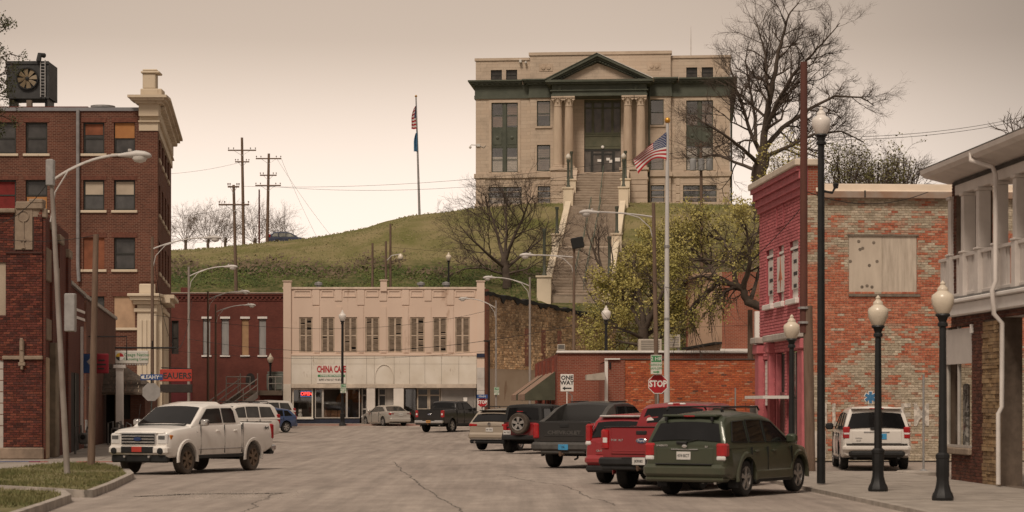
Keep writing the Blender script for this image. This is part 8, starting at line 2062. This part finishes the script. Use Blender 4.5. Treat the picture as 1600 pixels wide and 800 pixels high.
# ---------------------------------------------------------------- signs
M_sred = mat('stop_red', (.36, .014, .020), .5, .1, 3); M_sback = mat('sign_back', (.42, .40, .38), .45, .12, 3, metal=.4); M_sblue = mat('street_sign_blue', (.03, .075, .22), .5, .1, 3)
def octagon(r_): return [(r_ * math.cos(R(22.5 + 45 * k)), r_ * math.sin(R(22.5 + 45 * k))) for k in range(8)]
def stop_sign(lab, px, py, d, rpx, front=True, zb=0.0, post=True):
 u_ = d / F; r_ = rpx * u_; t = thing('stop_sign', lab, 'stop sign', (X(px, d), d, zb)); z = Z(py, d) - zb
 if post: q = MB(); q.tube([(0, .03, 0), (0, .03, z + r_ * 1.15)], .033, 8); q.build('post', M_galv, t, smooth=50)
 q = MB(); q.prism([(x, z + y) for x, y in octagon(r_)], -.012, -.004); q.build('plate', M_whitel if front else M_sback, t)
 if front: q = MB(); q.prism([(x, z + y) for x, y in octagon(r_ * .93)], -.017, -.0125); q.build('red_field', M_sred, t); text('STOP', r_ * .86, M_whitel, (0, -.022, z), t, bold=.012, sx=.82)
 return t
stop_sign('big red stop sign in front of the flagpole', 1028, 600, 84, 16.2); stop_sign('small red stop sign at the corner of the cream building', 753.5, 628.5, 151, 8.4, zb=gz(151))
t = stop_sign('back of a stop sign with a blue street name plate above it', 236.5, 612.5, 88, 15, False, .1); u_ = 88 / F
z = Z(589.5, 88) - .1; q = MB(); q.cbox(-17 * u_, 18 * u_, -.02, 0, z - 4.6 * u_, z + 4.6 * u_, .004); q.build('street_name_plate', M_sblue, t); text('LEAHY', 8.2 * u_, M_whitel, (-.2 * u_, -.026, z), t, bold=.004); text('AVE', 3.6 * u_, M_whitel, (13.5 * u_, -.026, z + 1.2 * u_), t); q = MB(); q.lathe([(2.6 * u_, 0), (2.6 * u_, -.004), (0, -.005)], 12, (-13.5 * u_, -.021, z), 'y'); q.build('plate_seal', M_whitel, t); q = MB(); q.tube([(0, .03, 0), (0, .03, z + .2)], .033, 8); q.build('upper_post', mat('green_post', (.05, .07, .05), .6), t)
t = thing('street_name_sign', 'blue street name plate above the small stop sign', 'sign', P(753.5, 619.5, 150.9)); u_ = 151 / F; q = MB(); q.cbox(-8.5 * u_, 8.5 * u_, -.01, .01, -3 * u_, 3 * u_, .004); q.build('panel', M_sblue, t); text('MAIN', 4.4 * u_, M_whitel, (0, -.015, 0), t)
d = 101.0; u_ = d / F; t = thing('one_way_sign', 'white ONE WAY sign with left arrow in front of the red brick building', 'sign', (X(886, d), d, 0)); z = Z(598, d)
q = MB(); q.tube([(0, .03, 0), (0, .03, z)], .03, 8); q.build('post', M_white, t, smooth=50); q = MB(); q.cbox(-10.2 * u_, 10.2 * u_, -.012, 0, z - 13.5 * u_, z + 13.5 * u_, .004); q.build('panel', M_whitel, t)
text('ONE', 9 * u_, M_blackl, (0, -.016, z + 7.6 * u_), t, bold=.008); text('WAY', 9 * u_, M_blackl, (0, -.016, z - .2 * u_), t, bold=.008)
q = MB(); q.prism([(-7.5 * u_, z - 8.7 * u_), (-3 * u_, z - 5.5 * u_), (-3 * u_, z - 7.7 * u_), (7 * u_, z - 7.7 * u_), (7 * u_, z - 9.7 * u_), (-3 * u_, z - 9.7 * u_), (-3 * u_, z - 11.9 * u_)], -.018, -.0125); q.build('arrow', M_blackl, t); q = MB(); q.tube([(0, .03, z - 14 * u_), (8 * u_, .1, z - 20 * u_), (8.4 * u_, .1, 0)], .025, 6); q.build('brace', M_galv, t)
# hanging shop signs on the left
d = 84.0; u_ = d / F; t = thing('shop_sign', 'blue and red shop sign hanging behind the wooden pole', 'sign', P(150, 568, d)); q = MB(); q.cbox(-20 * u_, 20 * u_, -.05, .05, -15.5 * u_, 15.5 * u_, .03); q.build('panel', mat('sign_red', (.24, .020, .030), .5, .15, 2), t); q = MB(); q.box(-19.5 * u_, -2 * u_, -.056, -.051, -15 * u_, 15 * u_); q.build('blue_field', mat('sign_blue', (.035, .075, .20), .5, .15, 2), t)
for i, (a, b, y) in enumerate(((4, 14, 5), (-1, 16, -1.5), (3, 13, -8))): B1('script_stroke', M_blackl, t, (a * u_, b * u_, -.06, -.0565, (y - 1.2) * u_, (y + 1.2) * u_), b=.01)
q = MB(); q.prism([(-14 * u_, 3 * u_), (-9 * u_, 8 * u_), (-6 * u_, 6 * u_), (-4 * u_, 10 * u_), (-5 * u_, 2 * u_), (-10 * u_, -2 * u_)], -.06, -.0565); q.build('bird_mark', mat('sign_grey', (.4, .36, .36), .6), t); q = MB(); q.tube([(-8 * u_, 0, 15 * u_), (-8 * u_, 0, 45 * u_)], .025, 6); q.tube([(-12 * u_, 0, 42 * u_), (48 * u_, 0, 42 * u_), (48 * u_, 0, 5 * u_)], .025, 6); q.build('hanging_frame', M_black, t)
d = 95.0; u_ = d / F; t = thing('counselling_sign', 'white hanging sign with a round four-colour emblem', 'sign', P(206, 557.5, d)); q = MB(); q.cbox(-26 * u_, 26 * u_, -.06, .06, -11 * u_, 9.5 * u_, .03); q.build('panel', mat('sign_offwhite', (.56, .53, .48), .5, .1, 2), t)
q = MB(); text('Osage Nation', 7 * u_, M_greenl, (8 * u_, -.066, 3 * u_), t); text('Counseling Center', 6 * u_, M_greenl, (7 * u_, -.066, -3.6 * u_), t, sx=.85)
for k, m_ in enumerate((M_redl, mat('sign_yellow', (.55, .35, .04), .6), M_blackl, M_whitel)):
 q = MB(); a0 = k * math.pi / 2; q.prism([(-18.5 * u_, 0)] + [(-18.5 * u_ + 6 * u_ * math.cos(a0 + i * math.pi / 12), 6 * u_ * math.sin(a0 + i * math.pi / 12)) for i in range(7)], -.07, -.061); q.build('emblem_quarter', m_, t)
for k in range(12): B1('scallop', mat('sign_scallop', (.30, .28, .26), .6), t, ((-25 + k * 4.2) * u_, (-22 + k * 4.2) * u_, -.05, .05, -13.5 * u_, -11.1 * u_), b=.02)
q = MB(); q.tube([(-26 * u_, 0, 14 * u_), (70 * u_, 0, 14 * u_)], .04, 6); q.tube([(32 * u_, 0, 25 * u_), (32 * u_, 0, 12 * u_)], .03, 6); q.build('sign_bracket', M_black, t)
d = 120.0; u_ = d / F; t = thing('red_shop_sign', 'red board sign with dark capital letters behind the street name plate', 'sign', P(276, 586.5, d)); q = MB(); q.cbox(-26 * u_, 24 * u_, -.06, .06, -9.5 * u_, 9.5 * u_, .02); q.build('panel', mat('sign_bright_red', (.38, .045, .030), .6, .2, 1), t); text('EAUERS', 13 * u_, M_blackl, (1 * u_, -.066, -1 * u_), t, bold=.01); q = MB(); q.cbox(-26 * u_, 24 * u_, -.03, .2, -27 * u_, -14 * u_, .02); q.build('lower_board', mat('dark_board', (.035, .028, .024), .8), t); q = MB(); q.tube([(-24 * u_, 0, 12 * u_), (24 * u_, 0, 10 * u_)], .03, 6); q.build('top_rail', M_black, t)
# star-shaped medical emblem on the old wall
d = 68.6; u_ = d / F; t = thing('medical_star_sign', 'blue six-armed medical star with white outline above the alley car', 'sign', P(1360, 621, d))
for k in range(3):
 for (w, h, y, m_) in ((3.2, 10, .0, M_whitel), (2.3, 9, -.012, mat('star_blue', (.05, .16, .30), .5, .1, 3))):
  q = MB(); q.box(-w * u_, w * u_, -.012, 0, -h * u_, h * u_); o = q.build('star_arm', m_, t); o.rotation_euler = (0, R(60 * k), 0); o.location = (0, y - .002 * k, 0)
# gas meters by the wall
for px, d, lab in ((131, 76, 'grey gas meter against the wall left of the wooden pole'), (180, 92, 'left one of the two dark pipe stands before the shingle porch'), (193, 93, 'right one of the two dark pipe stands before the shingle porch')):
 t = thing('gas_meter', lab, 'gas meter', (X(px, d), d, .1)); M_gm = mat('meter_grey', (.13, .125, .12), .5, .25, 4)
 q = MB(); q.cbox(-.18, .18, -.12, .12, .35, .75, .06); q.build('meter_body', M_gm, t, smooth=40); q = MB(); q.lathe([(.09, 0), (.09, -.06), (0, -.07)], 12, (0, -.12, .6), 'y'); q.build('dial', M_black, t)
 q = MB(); q.tube([(-.3, 0, 0), (-.3, 0, .95), (-.1, 0, 1.0), (-.1, 0, .75)], .04, 8); q.build('inlet_pipe', M_gm, t, smooth=50); q = MB(); q.tube([(.1, 0, .75), (.12, 0, .95), (.32, 0, .85), (.34, 0, 0)], .04, 8); q.build('outlet_pipe', M_gm, t, smooth=50)
# ---------------------------------------------------------------- overhead wires
def wire(lab, a, b, sag=.6, r=.012):
 A, B = P(*a), P(*b); q = MB(); n = 16; pts = []
 for i in range(n + 1): u = i / n; p = A.lerp(B, u); p.z -= sag * 4 * u * (1 - u); pts.append(p)
 q.tube([p - A for p in pts], r, 4, cap=False); o = q.build('overhead_wire', M_wire, smooth=60, label=lab, cat='wire', group='overhead wires'); o.location = A
M_wire2 = M_wire
wire('upper wire from the transformer pole to the left past the hill flagpole', (1095, 232, 200), (379, 291, 246), 1.2, .018); wire('lower wire from the transformer pole to the left past the hill flagpole', (1095, 240, 200), (420, 291, 247), 1.6, .018)
wire('wire crossing in front of the cream building below its cornice', (238, 492, 100), (775, 482, 155), 1.0); wire('wire crossing the cream building just under the upper windows', (238, 545, 100), (897, 530, 110), .7, .010); wire('beaded light string across the street in front of the stone wall', (295, 530, 127), (897, 508, 110), 1.0, .014)
wire('pale wire crossing above the low brick roofs to the right', (775, 508, 155), (1172, 508, 100), .2, .010); wire('drop wire from the speaker pole to the low brick roof', (897, 410, 110), (1000, 520, 104), 1.0, .012)
wire('wire from the pink building down to the left behind the flagpole', (1262, 312, 62), (1021, 440, 90), 1.2, .012); wire('cable sagging across the cream roof behind the tall lamp', (1262, 300, 62), (1450, 300, 66), .35, .014)
wire('upper thin wire in the sky at the right edge', (1255, 215, 62), (1640, 172, 90), .3, .010); wire('lower thin wire in the sky at the right edge', (1255, 219, 62), (1640, 177, 90), .3, .010)
wire('wire from the leaning street lamp to the left edge', (82, 275, 54.4), (-40, 345, 60), .5, .010); wire('wire across the top of the ornamented building', (-40, 365, 62), (150, 367, 61.5), .2, .010)
wire('thick drop cable looping down from the rusty pole to the stone entrance', (240, 400, 100), (300, 470, 127), 3.5, .014); wire('long guy wire falling from the hilltop pole to the right', (432, 247, 247), (520, 372, 246), .3, .016); wire('second guy wire falling from the hilltop pole to the right', (440, 249, 247), (497, 374, 246), .3, .016)
wire('wire strung between the poles above the cream building and the stairs', (610, 386, 185), (960, 386, 184), .5, .014); wire('lower wire strung between the poles above the cream building', (365, 400, 190), (610, 440, 185), .8, .014)
wire('wire from the hilltop poles leaving the frame at the left', (378, 253, 246), (200, 272, 240), .5, .016); wire('second wire from the hilltop poles leaving the frame at the left', (365, 322, 190), (200, 335, 180), .5, .014)

# ================================================================ trees
M_bark = mat('grey_brown_bark', (.065, .048, .037), .95, .3, 1.5, .6, 10, col2=(.115, .088, .068)); M_twig = mat('twig_bark', (.075, .055, .043), .95, .3, 2)
M_leafy = mat('spring_leaves', (.25, .225, .055), .7, .3, .7, col2=(.44, .375, .125), thr=(.36, .64)); M_leafd = mat('dull_leaves', (.085, .085, .028), .75, .3, .7, col2=(.17, .15, .055)); M_leafp = mat('cedar_leaves', (.035, .042, .016), .8, .3, 1.0, col2=(.08, .08, .03))
class Tree:
 def __init__(s, name, lab, base, seed, group=None):
  s.root = thing(name, lab, 'tree', base, 0, group); s.o = Vector(base); s.r = random.Random(seed); s.tr, s.tw, s.lf = MB(), MB(), MB(); s.tips = []
 def limb(s, pts, r0, r1, n=7):
  pts = [Vector(p) - s.o for p in pts]; q = []
  for a, b, i in zip(pts, pts[1:], range(99)):            # soften and roughen the path
   for k in range(4): u = k / 4; q.append(a.lerp(b, u) + Vector((s.r.uniform(-1, 1), s.r.uniform(-1, 1), s.r.uniform(-.6, .6))) * r0 * (.18 if k else 0))
  q.append(pts[-1]); m = len(q) - 1
  s.tr.tube(q, [lerp(r0, r1, (i / m) ** .8) for i in range(m + 1)], n); return q, [lerp(r0, r1, (i / m) ** .8) for i in range(m + 1)]
 def grow(s, p, d, L, r, lev, up=.15, spread=.75, droop=0.0):
  n = 5 if lev > 1 else 4; q = [p]; d = d.normalized()
  for i in range(n):
   d = (d + Vector((s.r.gauss(0, .16), s.r.gauss(0, .16), s.r.gauss(0, .12) + up * .12 - droop * .25))).normalized(); q.append(q[-1] + d * (L / n))
  mbx = s.tr if lev >= 3 else s.tw
  mbx.tube(q, [lerp(r, r * .45, i / n) for i in range(n + 1)], 5 if lev >= 3 else 3, cap=False)
  if lev == 0: s.tips.append((q[-1], d)); return
  nb = s.r.randint(4, 6) if lev > 1 else s.r.randint(3, 5)
  for k in range(nb):
   u = s.r.uniform(.25, 1.0) if k < nb - 1 else 1.0; i = min(n - 1, int(u * n)); pp = q[i].lerp(q[i + 1], u * n - i)
   ax = Vector((s.r.gauss(0, 1), s.r.gauss(0, 1), s.r.gauss(0, 1))); ax = (ax - d * ax.dot(d)).normalized()
   dd = (d + ax * spread * s.r.uniform(.55, 1.2)).normalized(); s.grow(pp, dd, L * s.r.uniform(.48, .72), max(.006, r * s.r.uniform(.42, .6)), lev - 1, up, spread, droop)
 def twigs_from(s, path, rad, n, L, lev, start=.25, up=.25, spread=.75, droop=0.0):
  m = len(path) - 1
  for k in range(n):
   u = lerp(start, 1, (k + s.r.random()) / n) * m; i = min(m - 1, int(u)); p = path[i].lerp(path[i + 1], u - i); d = (path[i + 1] - path[i]).normalized(); r = rad[i]
   ax = Vector((s.r.gauss(0, 1), s.r.gauss(0, 1) * .8, s.r.gauss(0, 1))); ax = (ax - d * ax.dot(d)).normalized()
   s.grow(p, (d * .7 + ax * s.r.uniform(.5, 1.1)).normalized(), L * s.r.uniform(.6, 1.15) * (1.1 - .45 * u / m), max(.02, r * .5), lev, up, spread, droop)
 def leaf(s, p, sz):
  nrm = Vector((s.r.gauss(0, 1), s.r.gauss(0, 1), s.r.gauss(0, 1) + .4)).normalized(); u = nrm.orthogonal().normalized(); u.rotate(Matrix.Rotation(s.r.uniform(0, 6.28), 3, nrm)); w = nrm.cross(u)
  s.lf.add([p - u * sz, p + w * sz * .6, p + u * sz, p - w * sz * .6], [(0, 1, 2, 3)])
 def leaves(s, per, sz, rad, prob=1.0):
  for (p, d) in s.tips:
   if s.r.random() > prob: continue
   for k in range(per): s.leaf(p + Vector((s.r.gauss(0, rad), s.r.gauss(0, rad), s.r.gauss(0, rad))), s.r.uniform(sz * .6, sz * 1.3))
 def done(s, leafm=None, twigm=None):
  s.tr.build('trunk', twigm or M_bark, s.root, smooth=60, fix=False)
  if s.tw.f:
   c = s.tw.build('twigs' if s.lf.f else 'crown', twigm or M_twig, s.root, fix=False, kind='stuff')
  if s.lf.f: s.lf.build('crown', leafm or M_leafy, s.root, fix=False, kind='stuff')
  return s.root
# great bare tree beside the courthouse
d = 205.0; bz_ = hill_z(X(1190, d), d)
T = Tree('bare_oak', 'great bare tree towering beside the right end of the courthouse', (X(1190, d), d, bz_ - .5), 5)
def pp(px, py, dy=0): return P(px, py, d + dy)
tq, trd = T.limb([pp(1190, 345), pp(1188, 300), pp(1187, 262), pp(1191, 240)], .85, .66, 10)
limbs = [([(1191, 245, 0), (1196, 200, 0), (1204, 150, -1), (1213, 100, -1.5), (1222, 60, -2), (1232, 25, -2), (1250, 0, -2)], .50),
    ([(1196, 205, 0), (1212, 165, -2), (1238, 118, -4), (1262, 92, -5), (1290, 62, -6), (1312, 36, -7)], .34),
    ([(1204, 160, 0), (1197, 120, 2), (1196, 85, 3), (1186, 50, 3), (1178, 25, 4)], .26),
    ([(1192, 235, 0), (1222, 200, 3), (1262, 172, 5), (1305, 150, 6), (1345, 152, 7), (1366, 165, 8)], .34),
    ([(1190, 248, 0), (1225, 232, -3), (1272, 210, -4), (1315, 205, -5), (1350, 222, -5)], .30),
    ([(1190, 243, 0), (1172, 205, 2), (1160, 165, 3), (1148, 130, 4), (1140, 100, 4)], .32),
    ([(1188, 258, 0), (1160, 232, -3), (1128, 208, -5), (1100, 192, -6), (1085, 180, -6)], .28),
    ([(1187, 268, 0), (1155, 256, 2), (1122, 242, 3), (1090, 245, 4), (1070, 232, 4)], .24),
    ([(1180, 222, 0), (1180, 185, 5), (1172, 140, 6), (1165, 95, 7), (1170, 65, 7)], .24),
    ([(1198, 190, 0), (1228, 150, 6), (1252, 120, 8), (1275, 108, 9)], .2),
    ([(1238, 228, -3), (1262, 240, -6), (1290, 250, -7), (1310, 268, -7)], .14)]
for pl, r0 in limbs:
 q, rr = T.limb([pp(*a) for a in pl], r0 * .82, .035, 8); T.twigs_from(q, rr, 18 if r0 > .28 else 13, 3.2, 3, .15, .3, .75)
T.done()
# bare tree on the lawn below the courthouse
d = 196.0; bz_ = hill_z(X(792, d), d)
T = Tree('bare_tree', 'low spreading bare tree left of the long stairs', (X(792, d), d, bz_ - .4), 8)
q0, r0_ = T.limb([pp(792, 450), pp(790, 425), pp(788, 405)], .42, .32, 9)
for pl, r0 in (([(789, 412, 0), (780, 380, 1), (772, 350, 1), (762, 320, 2), (758, 300, 2)], .2), ([(789, 408, 0), (802, 372, -1), (815, 345, -1), (825, 318, -2), (835, 305, -2)], .2), ([(790, 420, 0), (820, 395, 2), (845, 375, 3), (858, 345, 3)], .17), ([(788, 418, 0), (760, 395, -2), (735, 372, -3), (718, 352, -3)], .18), ([(788, 405, 0), (792, 365, 0), (790, 330, 0), (796, 295, 0)], .18), ([(790, 430, 0), (755, 418, 1), (725, 420, 2), (700, 432, 2)], .12), ([(792, 428, 0), (825, 420, -1), (850, 405, -2)], .12)):
 q, rr = T.limb([pp(*a) for a in pl], r0, .03, 7); T.twigs_from(q, rr, 10, 2.9, 3, .2, .25, .8)
T.done()
# small bare tree at the foot of the stairs
d = 186.0
T = Tree('bare_tree', 'slim bare tree crossing in front of the long stairs', (X(962, d), d, hill_z(X(962, d), d, False) - .4), 13)
q0, r0_ = T.limb([pp(962, 470), pp(952, 440), pp(940, 425)], .28, .2, 8)
for pl, r0 in (([(945, 430, 0), (932, 405, 0), (922, 375, 0), (914, 350, 0)], .15), ([(941, 425, 0), (935, 395, 1), (936, 365, 1), (932, 340, 1)], .12), ([(950, 438, 0), (958, 412, 0), (955, 385, 0), (948, 355, 0)], .11), ([(955, 448, 0), (935, 445, 0), (920, 430, 0), (912, 420, 0)], .1), ([(958, 452, 0), (975, 430, 0), (985, 405, 0)], .1)):
 q, rr = T.limb([pp(*a) for a in pl], r0, .02, 6); T.twigs_from(q, rr, 7, 1.8, 2, .2, .5, .6)
T.done()
# budding trees behind the low brick roofs
d = 128.0
T = Tree('budding_tree', 'yellow green budding tree left of the flagpole', (X(1010, d), d, 1.0), 17, 'budding spring trees')
q0, r0_ = T.limb([P(1010, 640, d), pp(1008, 560), pp(1006, 510)], .4, .3, 8)
for pl, r0 in (([(1007, 520, 0), (985, 480, 1), (965, 455, 2), (950, 450, 2)], .2), ([(1006, 512, 0), (1000, 465, 0), (990, 420, 1), (995, 390, 1)], .2), ([(1007, 515, 0), (1030, 470, -1), (1045, 430, -1), (1048, 390, -2)], .2), ([(1008, 530, 0), (975, 515, -1), (955, 510, -2)], .14), ([(1008, 525, 0), (1045, 500, 1), (1068, 480, 1)], .15), ([(1008, 540, 0), (975, 535, 1), (960, 530, 2)], .12), ([(1008, 510, 0), (1020, 450, 2), (1025, 410, 3)], .16), ([(1006, 545, 0), (1030, 530, 0), (1052, 515, 0)], .1)):
 q, rr = T.limb([pp(*a) for a in pl], r0, .03, 7); T.twigs_from(q, rr, 9, 2.0, 2, .2, .2, .9)
T.leaves(17, .075, .15, .92); T.done(M_leafy)
d = 99.0
T = Tree('budding_tree', 'budding tree whose thick crooked limb reaches out behind the pink building', (X(1215, d), d, .0), 19, 'budding spring trees')
q0, r0_ = T.limb([P(1215, 690, d), pp(1214, 560), pp(1208, 495)], .36, .28, 9)
q1, r1_ = T.limb([pp(1210, 500), pp(1188, 478), pp(1168, 472), pp(1161, 452), pp(1150, 444), pp(1124, 441), pp(1104, 458), pp(1085, 480), pp(1072, 488)], .25, .05, 9)
T.twigs_from(q1, r1_, 10, 1.4, 2, .35, -.2, .8, .8)
for pl, r0 in (([(1124, 441, 0), (1108, 415, 1), (1085, 395, 2), (1070, 375, 2)], .12), ([(1150, 444, 0), (1145, 410, 0), (1130, 375, 1), (1110, 350, 1)], .14), ([(1161, 452, 0), (1172, 410, -1), (1168, 370, -1), (1160, 335, -2)], .15), ([(1145, 410, 0), (1100, 405, 1), (1070, 410, 1)], .09), ([(1168, 400, 0), (1185, 360, 1), (1195, 330, 1)], .1), ([(1172, 470, 0), (1185, 430, 2), (1192, 390, 2)], .12), ([(1130, 375, 1), (1095, 365, 1), (1065, 360, 2)], .08), ([(1124, 441, 0), (1095, 430, -1), (1068, 440, -1)], .08)):
 q, rr = T.limb([pp(*a) for a in pl], r0, .025, 7); T.twigs_from(q, rr, 9, 1.5, 2, .2, .2, .9)
T.leaves(12, .058, .12, .68)
for k in range(16):                                   # bare drooping shoots
 u = T.r.uniform(.55, 1); i = int(u * (len(q1) - 1)); T.grow(q1[i], Vector((T.r.gauss(0, .3), T.r.gauss(0, .2), -1)), T.r.uniform(1.2, 2.2), .02, 1, -.6, .5, .9)
T.done(M_leafy)
# trees beyond the pink building's roof
for i, (px, top, w, lab, lm) in enumerate(((1320, 236, 34, 'sparse leafy tree just right of the tall lamp above the cream roof', M_leafd), (1372, 240, 30, 'sparse leafy tree in the middle above the cream roof', M_leafd), (1412, 228, 30, 'mostly bare tree above the cream roof beside the white eaves', None), (1232, 225, 26, 'leafy tree between the great bare tree and the tall lamp', M_leafy))):
 d = 150.0 + i * 5
 T = Tree('leafy_tree' if lm else 'bare_tree', lab, (X(px, d), d, 2.0), 31 + i)
 q0, r0_ = T.limb([P(px, 600, d), pp(px, 420), pp(px + 2, 310)], .35, .22, 8)
 for k in range(7):
  a = -1.1 + 2.2 * k / 6; q, rr = T.limb([pp(px + 2, 318), pp(px + w * .5 * math.sin(a), 318 - 30 * math.cos(a), T.r.uniform(-2, 2)), pp(px + w * math.sin(a), top + 14 + (1 - math.cos(a)) * 40, T.r.uniform(-3, 3))], .14, .02, 6); T.twigs_from(q, rr, 8, 1.7, 2, .25, .3, .8)
 if lm: T.leaves(3, .085, .2, .45)
 else: T.leaves(2, .09, .15, .1)
 T.done(lm or M_leafd)
# bare trees on the skyline behind the hilltop poles
for i, (px, top, w) in enumerate(((290, 330, 28), (325, 316, 32), (352, 335, 22), (398, 322, 30), (440, 335, 26))):
 d = 268.0 + i * 3
 T = Tree('bare_tree', ('bare tree nearest the tall brick block', 'broad bare tree in front of the lower utility pole', 'small bare tree beside the tallest utility pole', 'bare tree behind the thin dark pole', 'bare tree behind the dark blue car')[i] + ' on the skyline', (X(px, d), d, Z(400, d)), 51 + i, 'bare trees on the skyline')
 q0, r0_ = T.limb([P(px, 405, d), pp(px, 385), pp(px + 1, 372)], .22, .16, 7)
 for k in range(8):
  a = -1.25 + 2.5 * k / 7; q, rr = T.limb([pp(px, 380), pp(px + w * .55 * math.sin(a), 378 - 26 * math.cos(a), T.r.uniform(-2, 2)), pp(px + w * math.sin(a), top + 8 + (1 - math.cos(a)) * 42, T.r.uniform(-3, 3))], .05, .015, 5); T.twigs_from(q, rr, 9, 2.2, 2, .15, .3, .8)
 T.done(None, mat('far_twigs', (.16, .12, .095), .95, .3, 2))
# cedar boughs entering at the upper left, bare twigs above the eaves at the right
d = 62.0
T = Tree('cedar_tree', 'dark evergreen boughs at the upper left edge', (X(-95, d), d, .0), 71)
q0, r0_ = T.limb([P(-95, 730, d), pp(-90, 400), pp(-80, 150), pp(-70, 20)], .3, .1, 8)
for (y0, x1, y1) in ((210, 6, 178), (170, 12, 140), (150, 14, 108), (110, 20, 82), (80, 8, 45), (60, 2, 30)):
 q, rr = T.limb([pp(-85, y0 + 25), pp(-40, (y0 + y1) / 2 + 12, T.r.uniform(-.4, .4)), pp(x1, y1, T.r.uniform(-.4, .4))], .05, .012, 5); T.twigs_from(q, rr, 7, .55, 1, .45, .2, .8)
T.leaves(14, .035, .07); T.done(M_leafp)
d = 75.0
T = Tree('bare_tree', 'bare twigs showing above the white eaves at the right edge', (X(1600, d), d, .0), 77)
q0, r0_ = T.limb([P(1600, 700, d), pp(1598, 400), pp(1592, 230)], .2, .09, 7)
for k in range(6):
 q, rr = T.limb([pp(1593, 245), pp(1578 + k * 7, 212), pp(1568 + k * 10, 182 + abs(k - 3) * 3)], .03, .008, 5); T.twigs_from(q, rr, 5, .6, 1, .3, .4, .6)
T.done()
